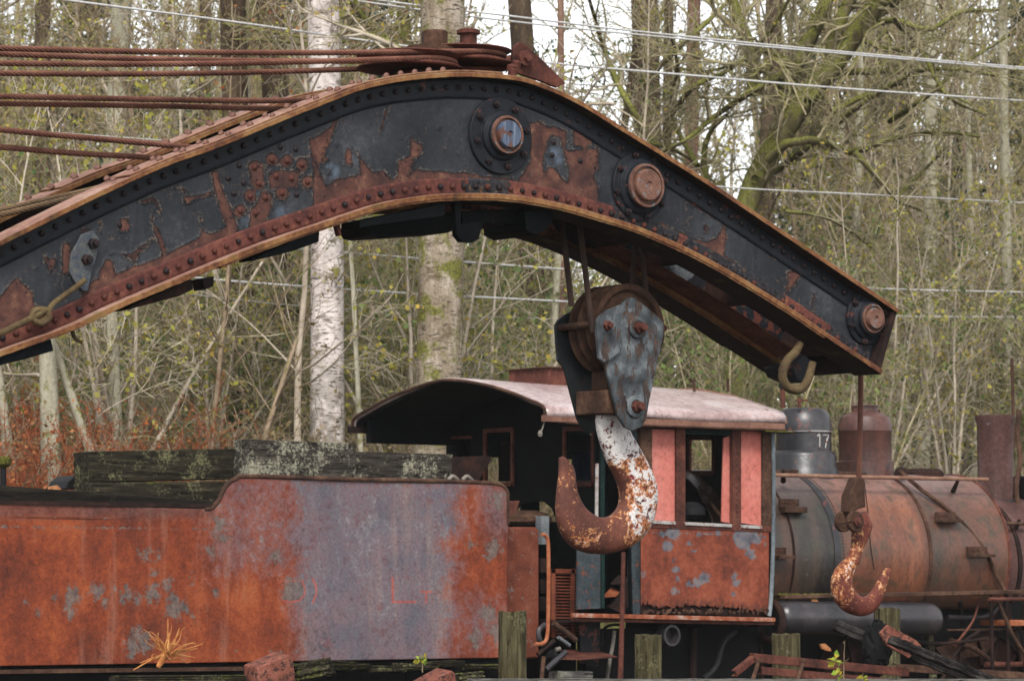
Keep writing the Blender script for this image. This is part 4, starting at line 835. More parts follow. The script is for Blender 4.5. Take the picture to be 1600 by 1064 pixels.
# ------------------------------------------------------------------ timbers lying on the tender
def timber(p0, p1, h, w, mat, label, seed, group=None, cat='timber', name='timber_beam', nseg=60, rag=.009):
    """p0,p1: centres of the ends; split faces, worn edges"""
    rg = np.random.RandomState(seed); p0, p1 = np.array(p0), np.array(p1); t = (p1 - p0) / np.linalg.norm(p1 - p0); s_ = np.cross(t, [0, 0, 1.0]); s_ /= np.linalg.norm(s_); u = np.cross(s_, t)
    prof_ = []; 
    for a, b, n in (((-1,-1),(1,-1),9),((1,-1),(1,1),9),((1,1),(-1,1),9),((-1,1),(-1,-1),9)):
        for k in range(n): f = k / n; prof_.append((a[0] + (b[0] - a[0]) * f, a[1] + (b[1] - a[1]) * f))
    prof_ = np.array(prof_); m = len(prof_); grain = rg.uniform(0, 1, m) ** 2 * rag; V = []
    for k in range(nseg):
        c = p0 + (p1 - p0) * k / (nseg - 1); e = rg.uniform(-1, 1, (m,)) * rag * .25; shr = 1 - .02 * (k in (0, nseg - 1)) - rg.uniform(0, .02)
        q = prof_ * shr; r = 1 - (np.abs(prof_[:, 0]) * np.abs(prof_[:, 1])) * .05
        for j in range(m): V.append(c + s_ * (q[j, 0] * r[j] * w / 2 - prof_[j, 0] * (grain[j] + e[j])) + u * (q[j, 1] * r[j] * h / 2 - prof_[j, 1] * (grain[j] + e[j])) + t * (rg.uniform(-1, 1) * rag if k in (0, nseg - 1) else 0))
    Fc = [(i*m+k, i*m+(k+1)%m, (i+1)*m+(k+1)%m, (i+1)*m+k) for i in range(nseg-1) for k in range(m)] + [tuple(range(m))[::-1], tuple((nseg-1)*m+k for k in range(m))]
    o = MB().add(V, Fc).build(name, mat, None, 28); return tag(o, label, cat, group)
GT = 'old timbers stacked on the tender'
def tb(a, b, Y, hpx, w, mat, label, seed, Y2=None): 
    A, B = W(*a, Y), W(*b, Y2 or Y); sc_px = np.linalg.norm(W(a[0], a[1] + 10, Y) - A) / 10; return timber(A, B, hpx * sc_px, w, mat, label, seed, GT)
tb((127, 730), (384, 724), YT + 1.2, 50, .3, M['timber_dark'], 'dark mossy timber beam lying along the tender, the longest and leftmost', 1)
tb((127, 770), (384, 768), YT + 1.15, 34, .3, M['timber_dark'], 'mossy timber under the long dark beam on the tender', 2)
tb((377, 722), (543, 728), YT + .9, 74, .3, M['timber_pale'], 'pale lichened timber block standing higher than its neighbours on the tender', 3)
tb((538, 734), (694, 738), YT + 1.0, 60, .3, M['timber_pale'], 'grey lichened timber next to the rusty coal chute, reaching under the cab roof', 4)
tb((-150, 765), (344, 800), YT + .45, 36, .1, M['timber_black'], 'thin dark plank lying flat along the low rear edge of the tender', 5)
# mossy knob, curved iron and leaf at the rear
kn = thing('capped_pipe', W(5, 740, YT + 1.6), 'short dark pipe with a moss covered cap at the left edge', 'pipe')
MB().tube([W(5, 762, YT + 1.6), W(5, 722, YT + 1.6)], .03, 12).build('pipe', M['black_iron'], kn)
def mat_moss():
    t = NT('moss'); n = t.noise(40, 5, .7); return t.done(t.ramp(n, [(.3, L(56, 58, 22)), (.5, L(98, 98, 38)), (.7, L(140, 136, 60))]), .95, t.bump(n, 1, .02), .1)
M['moss'] = mat_moss()
MB().lathe([(.04, -.05), (.075, -.02), (.08, .03), (.05, .055), (0, .06)], W(5, 722, YT + 1.6), (0, 0, 1), 16).build('moss_cap', M['moss'], kn)
o = MB().prism([W(x, y, YT + 1.5) for x, y in [(102,764),(106,752),(116,744),(128,742),(128,764)]], (0, .35, 0)).build('bent_sheet', M['black_iron'], None, 30, .01); tag(o, 'small black curved sheet leaning at the left end of the long beam', 'metal sheet')
o = MB().prism([W(x, y, YT + 1.0) for x, y in [(77,768),(80,760),(90,758),(96,764),(94,769)]], (0, .05, 0)).build('fallen_leaf', M['leaf_litter'], None); tag(o, 'orange fallen leaf lying on the rear plank of the tender', 'leaf')

# ------------------------------------------------------------------ locomotive
loco = thing('steam_locomotive', (30, YT + 1.55, .2), 'rusty steam locomotive number 17 with salmon cab panels and a streaked boiler', 'steam locomotive')
YC = YT + 1.56; YF = YT + 3.12
XR, XF = W(985, 800, YT)[0], W(1207, 800, YT)[0]; XRR, XRF = W(848, 648, YT - .1)[0], W(1224, 660, YT - .1)[0]
zfl = W(1100, 966, YT)[2]; zev = W(1000, 662, YT)[2]
# roof: arched shell with rolled eaves
def roof_prof():
    pts = [(-.14, -.02), (-.14, .02), (-.11, .065), (-.03, .10), (.15, .15), (.45, .235), (.9, .33), (1.56, .405)]
    pts = pts + [(3.12 - y, z) for y, z in pts[::-1][1:]]; return smooth_path([(y, z, 0) for y, z in pts], 60)
rp = roof_prof(); zr = W(850, 650, YT - .14)[2] + .03
nx = 30; xs2 = np.linspace(XRR, XRF, nx); V = np.array([[x, YT + y, zr + z - .03 * 0] for x in xs2 for y, z in rp[:, :2]]); nn = len(rp)
rgp = np.random.RandomState(8); V[:, 2] += (rgp.rand(len(V)) - .5) * .003; sag = .012 * np.sin(V[:, 0] * 3.0) * np.sin(V[:, 1] * 2.2); V[:, 2] += sag
i = (np.arange(nx - 1)[:, None] * nn + np.arange(nn - 1)[None]).ravel()
rf = np_mesh('cab_roof', V, np.stack([i, i + 1, i + nn + 1, i + nn], -1), M['roof'], loco, True); md = rf.modifiers.new('solid', 'SOLIDIFY'); md.thickness = .022; md.offset = 0
# soot-black ceiling boards just under the sheet
V2 = V.copy(); V2[:, 2] -= .03; V2[:, 0] = np.clip(V2[:, 0], XRR + .04, XRF - .03)
o = np_mesh('ceiling', V2, np.stack([i, i + 1, i + nn + 1, i + nn], -1), M['void'], rf, True); md = o.modifiers.new('solid', 'SOLIDIFY'); md.thickness = .02; md.offset = 0
MB().tube([(XRR, YT + y, zr + z) for y, z in rp[:, :2]], .018, 8).build('roof_rim', M['rust_brown'], rf); MB().tube([(XRF, YT + y, zr + z) for y, z in rp[:, :2]], .016, 8).build('roof_rim', M['roof_edge'], rf)
MB().box((XRR - .02, YT - .15, zr - .085), (XRF - .02, YT - .10, zr - .02)).build('eave_board', M['roof_edge'], rf, 30, .004)
MB().box((XRR + .25, YT - .16, zr - .10), (XRF + .02, YT - .02, zr - .088)).build('eave_strip', M['rust_brown'], rf, 30, .003)
MB().box((XRR - .05, YF + .10, zr - .09), (XR, YF + .16, zr - .02)).build('eave_board', M['rust_dark'], rf)
MB().box((XRR + .1, YF - .05, zr - .20), (XR + .02, YF + .02, zr + .12)).build('far_fascia', M['teal_dark'], rf)
MB().box((XRF - .3, YT - .17, zr - .115), (XRF + .08, YT - .04, zr - .102)).build('moss_strip', M['moss'], rf, 30, .003)
c = W(848, 668, YT - .1); MB().tube([W(852, 655, YT - .1), W(848, 668, YT - .1), W(845, 676, YT - .1)], .008, 6).build('lamp_cord', M['cream'], rf); MB().lathe([(.018, 0), (.026, .03), (.015, .06), (0, .065)], W(844, 682, YT - .1), (0, 0, 1), 10).build('lamp_bulb', M['cream'], rf)
v0, v1 = W(826, 594, YC), W(888, 580, YC); vb = MB().prism([(v0[0], YC - .35, zr + .37), (v1[0], YC - .35, zr + .37), (v1[0], YC - .35, v1[2]), (v0[0], YC - .35, v1[2])], (0, .7, 0)).build('roof_vent', M['rust_red'], rf, 30, .006)
MB().box((v0[0] - .03, YC - .38, v1[2]), (v1[0] + .03, YC + .38, v1[2] + .015)).build('vent_lid', M['rust_brown'], vb, 30, .003)
for px_ in (1085, 1138): MB().tube([W(px_, 612, YC - .6), W(px_ - 1, 592, YC - .6)], .016, 8).build('roof_pipe', M['rust_brown'], rf)
# rear bulkhead with its openings
def hx(pts, X): return [WX(x, y, X) for x, y in pts]
yzr = [(XR, YT + .0, zfl), (XR, YF, zfl)] + [(XR, YT + y, zr + z - .05) for y, z in rp[::-3, :2] if -.0 < y < 3.12]
arch = hx([(797,960),(797,812),(803,797),(814,787),(832,782),(850,784),(862,794),(869,812),(871,955)], XR)
holes = [hx([(697,685),(735,683),(735,748),(697,750)], XR), hx([(759,675),(799,672),(799,753),(759,755)], XR), arch, hx([(884,672),(924,672),(924,755),(884,756)], XR), hx([(946,672),(982,672),(982,948),(946,948)], XR)]
rb = MB().prism(yzr, (.03, 0, 0), holes).build('rear_bulkhead', M['teal_dark'], loco, 30)
def frame_x(px_pts, X, t, d, mat, name, parent, only=None):
    P = hx(px_pts, X); m = MB(); n = len(P)
    for k in range(n):
        if only and k not in only: continue
        a, b = P[k], P[(k + 1) % n]; e = (b - a) / np.linalg.norm(b - a) * t / 2; m.bar(a - e, b + e, d, t, (1, 0, 0)) if False else m.bar(a - e, b + e, t, d, (1, 0, 0))
    return m.build(name, mat, parent, 30, .003)
frame_x([(758,673),(801,671),(801,756),(758,758)], XR - .02, .045, .03, M['rust_red'], 'window_frame', rb)
frame_x([(882,670),(927,670),(927,757),(882,757)], XR - .02, .045, .03, M['rust_red'], 'window_frame', rb)
frame_x([(697,684),(735,683)], XR - .015, .03, .03, M['rust_red'], 'window_sill', rb, (0,))
MB().prism(hx([(700,700),(733,697),(733,748),(700,750)], XR + .25), (.01, 0, 0)).build('shutter_board', M['rust_brown'], rb)
MB().prism(hx([(779,690),(797,690),(797,752),(779,752)], XR + .35), (.02, 0, 0)).build('inner_sash', M['rust_dark'], rb)
# front bulkhead and far side
front_holes = [WX(1080, 684, XF), WX(1119, 684, XF), WX(1119, 739, XF), WX(1080, 739, XF)]
yzf = [(XF, YT + .02, zfl), (XF, YF - .02, zfl)] + [(XF, YT + y, zr + z - .05) for y, z in rp[::-3, :2] if .02 < y < 3.1]
ymir = lambda P: [np.array([p[0], 2 * YC - p[1], p[2]]) for p in P]
fb = MB().prism(yzf, (-.025, 0, 0), [front_holes, ymir(front_holes)]).build('front_bulkhead', M['teal_dark'], loco, 30)
P4 = front_holes; m = MB()
for k in range(4): m.bar(P4[k] + [-.03, 0, 0], P4[(k + 1) % 4] + [-.03, 0, 0], .05, .03, (1, 0, 0))
m.build('window_frame', M['rust_red'], fb)
sd_h = [(XR + .25, 0, zev - .95), (XR + .95, 0, zev - .95), (XR + .95, 0, zev - .25), (XR + .25, 0, zev - .25)]
fs = MB().prism([(XR, YF - .03, zfl), (XF, YF - .03, zfl), (XF, YF - .03, zr), (XR, YF - .03, zr)], (0, .03, 0), [[(x, YF - .03, z) for x, _, z in sd_h], [(x + .95, YF - .03, z) for x, _, z in sd_h]]).build('far_side', M['cab_inner'], loco, 30)
MB().box((XRR + .3, YT + .05, zfl - .03), (XF, YF - .05, zfl - .005)).build('cab_floor', M['rust_dark'], loco)
# backhead, levers and clutter inside
MB().lathe([(.0, 0), (.62, 0), (.68, .03), (.68, .9)], (XF - .95, YC, zfl + .85), (1, 0, 0), 36).build('backhead', M['void'], loco, 35)
lv = [WX(1093, 760, XF - .4), WX(1110, 785, XF - .4), WX(1128, 808, XF - .4)]; MB().tube(smooth_path(lv, 14), .02, 8).build('lever', M['rust_brown'], loco)
for x, y in ((1098, 770), (1108, 765), (1103, 780)): MB().lathe([(.0, 0), (.045, .01), (.045, .03), (0, .04)], WX(x, y, XF - .5), (-1, -.6, 0), 14).build('valve_wheel', M['rust_dark'], loco)
MB().lathe([(0, 0), (.10, .02), (.15, .07), (.15, .14), (.08, .2), (0, .21)], WX(1080, 815, XR + 1.0), (0, 0, 1), 20).build('seat_box', M['black_iron'], loco)
for x in (900, 916): MB().box(WX(x, 750, XR + .9) - [0, .05, .0], WX(x, 706, XR + .9) + [.1, .05, 0]).build('lever_bank', M['blue_plastic'], loco)
MB().prism(hx([(893,680),(925,680),(925,765),(893,765)], XR + 1.4), (.02, 0, 0)).build('pale_panel', M['tank'], loco)
# near side: lower panel with a rusted-through lower edge
nc2, nr2 = 170, 110
xs3 = np.linspace(1001, 1201, nc2); rg = np.random.RandomState(11); rag = np.convolve(rg.rand(nc2 + 8), np.ones(3) / 3, 'same')[:nc2] * 7 + (rg.rand(nc2) > .93) * 6
tp = np.interp(xs3, [1001, 1201], [818, 829]); bt = np.interp(xs3, [1001, 1030, 1100, 1160, 1201], [946, 952, 950, 955, 960]) - rag
ys3 = tp[:, None] + (bt - tp)[:, None] * np.linspace(0, 1, nr2)[None]; xx3 = np.repeat(xs3[:, None], nr2, 1)
D = Fv * FPX + Rv * (xx3[..., None] - 800) + Uv * (532 - ys3[..., None]); V = (CAMP + D * (((YT - .005) / D[..., 1])[..., None])).reshape(-1, 3)
V[:, 1] += (rg.rand(len(V)) - .5) * .001; i = (np.arange(nc2 - 1)[:, None] * nr2 + np.arange(nr2 - 1)[None]).ravel()
cs = np_mesh('side_panel', V, np.stack([i, i + 1, i + nr2 + 1, i + nr2], -1), M['cabside'], loco, True); md = cs.modifiers.new('solid', 'SOLIDIFY'); md.thickness = .006; md.offset = 1
pc_ = proj(V); at_ = np.full(len(V), -40.0)
for x, y, r in [(1042,852,9),(1050,832,12),(1035,834,6),(1078,850,5),(1084,862,5),(1160,842,16),(1180,840,10),(1170,862,8),(1174,870,6),(1057,890,6),(1058,905,5),(1088,910,8),(1100,902,9),(1077,912,6),(1148,900,5),(1150,910,7),(1055,922,6),(1052,876,4),(1145,928,5),(1120,832,6),(1005,896,5),(1050,925,4),(1092,835,5),(1195,850,4)]: at_ = np.maximum(at_, sdf_circ(pc_, (x, y), r * 1.15) - 2)
at_ = np.maximum(at_, sdf_line(pc_, [(1020, 832), (1110, 834), (1195, 838)], 2) * 2 - 3)
put_attr(cs, 'patch', at_, -40, 40); put_attr(cs, 'low', (bt.repeat(nr2) - pc_[:, 1]), 0, 60)
MB().prism(xz([(1001,812),(1205,823),(1205,950),(1001,945)], YT + .05), (0, .03, 0)).build('inner_lining', M['rust_dark'], loco)
def post_(px, y0=YT - .01, d=.05, mat='rust_red', name='side_post', b=.003): return MB().prism(xz(px, y0), (0, d, 0)).build(name, M[mat], loco, 30, b)
post_([(1001,666),(1019,667),(1019,823),(1001,823)], mat='rust_brown'); post_([(1057,668),(1071,669),(1071,819),(1057,819)]); post_([(1145,670),(1158,671),(1158,822),(1145,822)]); post_([(1192,671),(1206,672),(1206,826),(1192,825)], mat='rust_brown')
post_([(985,664),(1001,665),(1001,960),(985,960)], YT + .04, .05, 'cab_panel'); post_([(986,900),(999,880),(1001,960),(975,960),(955,950)], YT + .08, .03, 'rust_dark')
post_([(1001,655),(1210,662),(1210,674),(1001,670)], YT + .01, .06, 'rust_dark', 'top_rail'); post_([(1001,814),(1206,822),(1206,831),(1001,824)], YT - .02, .06, 'rust_red', 'belt_rail')
for a, b in ((1019, 1056), (1158, 1192)): post_([(a,668),(b,670),(b,822),(a,817)], YT + .02, .02, 'salmon', 'window_board')
post_([(1131,684),(1143,680),(1142,818),(1128,815)], YT + .05, .02, 'salmon', 'sliding_sash'); post_([(1143,680),(1147,680),(1147,820),(1143,820)], YT + .03, .03, 'cab_inner', 'window_jamb'); post_([(1071,668),(1145,670),(1145,680),(1071,678)], YT + .03, .03, 'cab_inner', 'window_head')
for (x0, x1) in ((1020, 1056), (1072, 1144), (1159, 1191)): post_([(x0,812.5+(x0-1020)*.05),(x1,812.5+(x1-1020)*.05),(x1,817.5+(x1-1020)*.05),(x0,817.5+(x0-1020)*.05)], YT - .035, .03, 'white_chip', 'window_sill')
MB().tube(smooth_path([W(x, y, YT - .03) for x, y in [(1208,676),(1209,760),(1208,850),(1205,930),(1202,962)]], 30), .022, 10).build('corner_pipe', M['blue_white'], loco)
MB().bar(W(896, 961, YT - .05), W(1207, 968, YT - .05), .10, .045).build('side_sill', M['sill'], loco, 30, .006)
MB().bar(W(896, 968, YT - .02), W(1207, 974, YT - .02), .06, .03).build('sill_angle', M['rust_red'], loco, 30, .003)
MB().bar(W(1001, 951, YT + .03), W(1203, 958, YT + .03), .02, .09).build('sill_debris', M['rust_dark'], loco, 30, .01)
rgd = random.Random(9); md_ = MB()
for k in range(60): p_ = W(rgd.uniform(1004, 1200), rgd.uniform(954, 960), YT - .02); md_.lathe([(rgd.uniform(.01, .03), 0), (.012, rgd.uniform(.01, .03)), (0, .035)], p_, (rgd.uniform(-1, 1), -.3, 1), 5)
md_.build('rust_flakes', M['rust_brown'], loco, 0)['kind'] = 'stuff'
# rivet lines of the cab posts: small real heads, one part
m = MB()
for xp in (1062, 1151, 1198):
    for yp in range(690, 816, 9): m.lathe([(.009, 0), (.006, .007), (0, .008)], W(xp, yp, YT - .011), NY, 6)
for xp in range(1008, 1204, 8): m.lathe([(.009, 0), (.006, .007), (0, .008)], W(xp, 820 + (xp - 1008) * .038, YT - .021), NY, 6)
m.build('rivet_row', M['bolt_rust'], loco)['kind'] = 'stuff'
# gangway: blue-grey panel, grille, white bar, debris
post_([(904,810),(944,810),(945,950),(902,952)], YT + .12, .03, 'cab_panel', 'gangway_panel'); post_([(940,668),(945,668),(945,950),(940,950)], YT + .10, .03, 'cab_inner', 'door_edge')
MB().tube([W(933, 724, YT + .02), W(932, 812, YT + .02)], .019, 8).build('gangway_bar', M['white_chip'], loco)
post_([(930,660),(938,660),(938,812),(930,812)], YT + .2, .02, 'teal_dark', 'door_edge')
gg = MB(); Yg = YT + .35
gp_ = MB().prism(xz([(862,888),(902,889),(902,1000),(862,996)], Yg), (0, .02, 0)).build('grille_back', M['void'], loco)
for yp in np.arange(896, 996, 4.9): gg.bar(W(866, yp, Yg - .03), W(902, yp + .5, Yg - .03), .02, .014)
gg.build('grille_bars', M['grille'], gp_)['kind'] = 'stuff'
for a in ((862, 888, 868, 996), (893, 888, 898, 1000)): MB().prism(xz([(a[0],a[1]),(a[2],a[1]),(a[2],a[3]),(a[0],a[3])], Yg - .06), (0, .02, 0)).build('grille_stile', M['grille'], gp_)
MB().prism(xz([(862,888),(902,889),(902,896),(862,895)], Yg - .06), (0, .02, 0)).build('grille_head', M['grille'], gp_)
MB().box((W(843, 900, YT + .6)[0], YT + .6, .3), (W(900, 900, YT + .6)[0], YT + 2.4, zfl + .5)).build('drawbar_box', M['void'], loco)
for y0 in (872, 905, 932): post_([(845,y0),(860,y0),(860,y0+22),(845,y0+22)], YT + .45, .05, 'rust_dark', 'buffer_block')
post_([(812,840),(822,838),(836,838),(836,905),(826,910),(812,905)], YT + .6, .1, 'black_iron', 'draught_pipe'); MB().box(W(846, 850, YT + .55), W(858, 806, YT + .55) + [0, .1, 0]).build('gauge_glass', M['steel'], loco)
# ---- boiler
RB = .95; zb = W(1450, 742, YC)[2] - RB; XB1 = W(1487, 742, YC)[0] - .02
nxb, nab = 260, 90; xb = np.linspace(XF - .25, XB1, nxb); an = np.radians(np.linspace(-128, 100, nab))      # from low near side over the top
V = np.array([[x, YC - RB * math.cos(a) if False else YC + RB * math.sin(a), zb + RB * math.cos(a)] for x in xb for a in an])
i = (np.arange(nxb - 1)[:, None] * nab + np.arange(nab - 1)[None]).ravel()
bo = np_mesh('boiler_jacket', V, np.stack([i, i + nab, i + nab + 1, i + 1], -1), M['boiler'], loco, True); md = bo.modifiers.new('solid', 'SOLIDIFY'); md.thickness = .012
pb = proj(V); X0 = V[:, 0]; ax_ = lambda p, y=840: W(p, y, YC - RB * .85)[0]
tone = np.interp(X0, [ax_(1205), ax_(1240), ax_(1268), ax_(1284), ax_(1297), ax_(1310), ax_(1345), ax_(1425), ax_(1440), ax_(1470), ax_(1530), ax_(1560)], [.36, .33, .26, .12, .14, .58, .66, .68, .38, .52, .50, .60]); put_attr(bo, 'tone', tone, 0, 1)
for xa, w, mat in ((1225, .03, 'rust_dark'), (1290, .09, 'dome_black'), (1438, .05, 'rust_brown')):
    x = ax_(xa); m = MB(); n = 60; a_s = np.radians(np.linspace(-120, 95, n)); V = []
    for a in a_s:
        for r, dx in ((RB + .001, 0), (RB + .009, 0), (RB + .009, w), (RB + .001, w)): V.append((x + dx, YC + r * math.sin(a), zb + r * math.cos(a)))
    m.add(V, [(k*4+j, k*4+(j+1)%4, (k+1)*4+(j+1)%4, (k+1)*4+j) for k in range(n-1) for j in range(4)]).build('jacket_band', M[mat], loco)
m = MB()
for xa in (1296, 1436):
    x = ax_(xa) + (.075 if xa == 1296 else .025)
    for a in np.radians(np.arange(-110, 30, 2.2)): d_ = np.array([0, math.sin(a), math.cos(a)]); m.lathe([(.009, 0), (.006, .007), (0, .008)], np.array([x, YC, zb]) + d_ * (RB + .009), d_, 6)
m.build('rivet_row', M['bolt_rust'], bo)['kind'] = 'stuff'
MB().lathe([(0, 0), (RB - .02, 0)], (XB1, YC, zb), (1, 0, 0), 60).build('jacket_front', M['boiler'], loco).data.attributes.new('tone', 'FLOAT', 'POINT')
MB().ring((XB1, YC, zb), (1, 0, 0), RB, .02, 60, 8).build('jacket_rim', M['rust_red'], loco)
RS = .78; MB().lathe([(RS, 0), (RS, 1.6), (RS - .02, 1.65), (0, 1.66)], (XB1, YC, zb - .08), (1, 0, 0), 60).build('smokebox', M['stack'], loco, 35)
MB().lathe([(.80, .0), (.80, .06)], (XB1 + .3, YC, zb - .08), (1, 0, 0), 60).build('smokebox_band', M['rust_dark'], loco)
MB().box((XF - .2, YT + .9, .55), (XB1 + 1.6, YF - .9, zb - .5)).build('frame', M['void'], loco)
# step brackets on the jacket
for x0, y0, x1, y1 in ((1218, 792, 1252, 800), (1208, 868, 1232, 872), (1462, 812, 1496, 815), (1512, 866, 1546, 869)):
    yy = YC - RB * math.cos(math.asin(max(-1, min(1, (W(x0, y0, YC - RB * .9)[2] - zb) / RB)))) - .03
    A, B = W(x0, y0, yy), W(x1, y1, yy); s_ = MB().box((A[0], yy - .10, min(A[2], B[2]) - .008), (B[0], yy + .12, max(A[2], B[2]) + .004)).build('step', M['rust_brown'], loco, 30, .003)
    MB().box((A[0] + .01, yy + .0, A[2]), (B[0] - .03, yy + .03, A[2] + .09)).build('step_back', M['rust_brown'], s_, 30, .003)
    for k in range(3): MB().lathe([(.012, 0), (.01, .012), (0, .014)], (A[0] + .04 + k * .06, yy, A[2] + .05), NY, 8).build('bolt', M['bolt_rust'], s_)
# domes, stack, plates on the boiler top
def domeat(xc, ybase, prof, mat, name, n=48):
    c = W(xc, ybase, YC); return MB().lathe([(r, h) for r, h in prof], (c[0], YC, zb + RB - .12), (0, 0, 1), n).build(name, mat, loco, 35)
def dpx(px_r): return px_r / 147.0
zt = zb + RB; zpx = lambda y, x: W(x, y, YC)[2] - (zb + RB - .12)
d1 = domeat(1256, 740, [(dpx(60), 0), (dpx(57), .14), (dpx(54), .17), (dpx(54), zpx(712, 1256)), (dpx(50), zpx(706, 1256)), (dpx(45.5), zpx(704, 1256)), (dpx(45.5), zpx(678, 1256)), (dpx(47), zpx(677, 1256)), (dpx(47), zpx(674, 1256)), (dpx(46), zpx(662, 1256)), (dpx(42), zpx(648, 1256)), (dpx(35), zpx(640, 1256)), (dpx(20), zpx(637, 1256)), (0, zpx(636, 1256))], M['dome_black'], 'steam_dome')
MB().ring((W(1256, 675, YC)[0], YC, W(1256, 675, YC)[2]), (0, 0, 1), dpx(46.5), .008, 48, 6).build('dome_band', M['white_chip'], d1)
d2 = domeat(1352, 740, [(dpx(50), 0), (dpx(48), .12), (dpx(48), zpx(722, 1352)), (dpx(44), zpx(720, 1352)), (dpx(44), zpx(676, 1352)), (dpx(45.5), zpx(674, 1352)), (dpx(45), zpx(664, 1352)), (dpx(41), zpx(652, 1352)), (dpx(30), zpx(646, 1352)), (dpx(22), zpx(644, 1352)), (dpx(22), zpx(636, 1352)), (dpx(24), zpx(635, 1352)), (dpx(22), zpx(633, 1352)), (0, zpx(633, 1352))], M['dome_rust'], 'sand_dome')
MB().lathe([(.02, 0), (.025, .04), (0, .05)], W(1372, 646, YC), (0, 0, 1), 10).build('dome_knob', M['rust_red'], d2)
# the number painted on the dome: solid figures standing 2 mm off the metal
def figure(strokes, w):
    m = MB(); cx0 = W(1256, 690, YC); Rr = dpx(45.5) + .003
    for st in strokes:
        P = []
        for x, y in smooth_path([(a, b, 0) for a, b in st], 8)[:, :2]:
            p = W(x, y, YC - Rr * .9); dx = np.clip(p[0] - cx0[0], -Rr, Rr); P.append(np.array([cx0[0] + dx, YC - math.sqrt(max(Rr * Rr - dx * dx, 0)), p[2]]))
        m.tube(P, w, 6)
    return m.build('number', M['white_chip'], d1)
figure([[(1275,682),(1278,678),(1278,690),(1278,699)], [(1283,680),(1288,680),(1293,680)], [(1293,680),(1289,690),(1287,700)]], .0085)
for x, y0, y1, r in ((1223, 637, 606, .028), (1249, 637, 622, .018)): MB().tube([W(x, y0, YC - .2), W(x, y1, YC - .2)], r, 10).build('safety_valve', M['rust_red'], d1)
MB().lathe([(.045, 0), (.045, .05), (.02, .06), (0, .06)], W(1223, 606, YC - .2), (0, 0, 1), 14).build('valve_cap', M['cab_inner'], d1); MB().bar(W(1243, 626, YC - .2), W(1262, 625, YC - .2), .02, .02).build('valve_arm', M['rust_red'], d1)
c = W(1556, 790, YC)
stk = MB().lathe([(.255, -.25), (.24, 0), (.215, .03), (.205, .06), (.215, W(1556, 662, YC)[2] - c[2]), (.235, W(1556, 655, YC)[2] - c[2]), (.235, W(1556, 649, YC)[2] - c[2]), (.19, W(1556, 649, YC)[2] - c[2]), (.18, W(1556, 680, YC)[2] - c[2]), (0, W(1556, 682, YC)[2] - c[2])], c, (0, 0, 1), 44).build('smokestack', M['stack'], loco, 35)
MB().lathe([(.26, -.03), (.27, -.01), (.27, .05), (.23, .07)], c, (0, 0, 1), 44).build('stack_band', M['tank'], stk)
MB().lathe([(.30, -.3), (.28, -.1), (.25, -.03)], c, (0, 0, 1), 44).build('stack_saddle', M['rust_brown'], stk)
MB().tube(smooth_path([W(x, y, YC - .3) for x, y in [(1592,640),(1590,680),(1594,720),(1588,760),(1592,800)]], 20), .03, 10).build('headlight_bracket', M['rust_brown'], loco)
MB().tube(smooth_path([W(x, y, YC + .3) for x, y in [(1581,560),(1583,640),(1584,700)]], 10), .02, 10).build('flag_pole', M['rust_brown'], loco)
MB().box(W(1585, 800, YC) + [0, -.4, -.2], W(1640, 745, YC) + [0, .2, 0]).build('headlight_box', M['black_iron'], loco, 30, .03)
MB().prism([W(x, y, YC - .25) for x, y in [(1210,736),(1240,733),(1400,740),(1400,746),(1210,744)]], (0, .5, 0)).build('top_walk', M['rust_brown'], loco, 30, .01)
MB().lathe([(.24, 0), (.24, .05), (.2, .09), (0, .1)], W(1442, 745, YC), (0, 0, 1), 24).build('washout_cover', M['rust_dark'], loco)
MB().lathe([(.06, 0), (.07, .06), (.03, .12), (0, .12)], W(1404, 745, YC - .4), (.3, -.4, 1), 14).build('check_valve', M['rust_dark'], loco)
# hand rail, diagonal pipe
YH = YC - RB * .78
MB().tube([W(1208, 742, YH), W(1330, 745, YH), W(1543, 749, YH)], .023, 10).build('hand_rail', M['tan_rail'], loco)
MB().tube([W(1560, 817, YH), W(1640, 819, YH)], .02, 10).build('hand_rail', M['rust_brown'], loco)
for x, y in ((1489, 768), (1224, 752), (1585, 830)): MB().tube([W(x, y, YH + .12), W(x + 8 if x > 1300 else x, y - 18, YH)], [.03, .018], 10).build('rail_stanchion', M['rust_dark'], loco)
dp_ = []
for x, y, yo in [(1405,735,-.5),(1440,765,-.66),(1480,795,-.78),(1512,826,-.86),(1540,862,-.93),(1558,900,-.97),(1572,930,-1.02),(1578,965,-1.02),(1590,1000,-1.0),(1598,1040,-1.0)]: dp_.append(W(x, y, YC + yo * RB - .06))
MB().tube(smooth_path(dp_, 50), .024, 10).build('drain_pipe', M['rust_brown'], loco)
MB().tube(smooth_path([W(x, y, YC - .98) for x, y in [(1350,750),(1356,800),(1360,850),(1366,890)]], 12), .006, 6).build('thin_wire', M['rust_dark'], loco)
# running board, air tank, pipes, wheels, springs
MB().bar(W(1210, 932, YT + .35), W(1700, 922, YT + .35), .35, .04).build('running_board', M['rust_brown'], loco, 30, .004)
m = MB(); rg = random.Random(4)
for k in range(70): x = 1215 + k * 5; p = W(x, 929, YT + .30); m.lathe([(.02 + rg.random() * .02, 0), (.015, .015), (0, .02)], p + np.array([0, rg.uniform(-.05, .1), 0]), (rg.uniform(-.4, .4), 0, 1), 5)
m.build('moss_clumps', M['moss'], loco)['kind'] = 'stuff'
c0, c1 = W(1222, 965, YT + .25), W(1448, 967, YT + .25); rr = .185; dx = c1[0] - c0[0]
tk = MB().lathe([(0, -.12), (.08, -.11), (.15, -.07), (rr, 0), (rr, dx), (rr * .95, dx + .06), (rr * .78, dx + .11), (rr * .45, dx + .14), (0, dx + .15)], c0, c1 - c0, 40).build('air_tank', M['tank'], loco, 40)
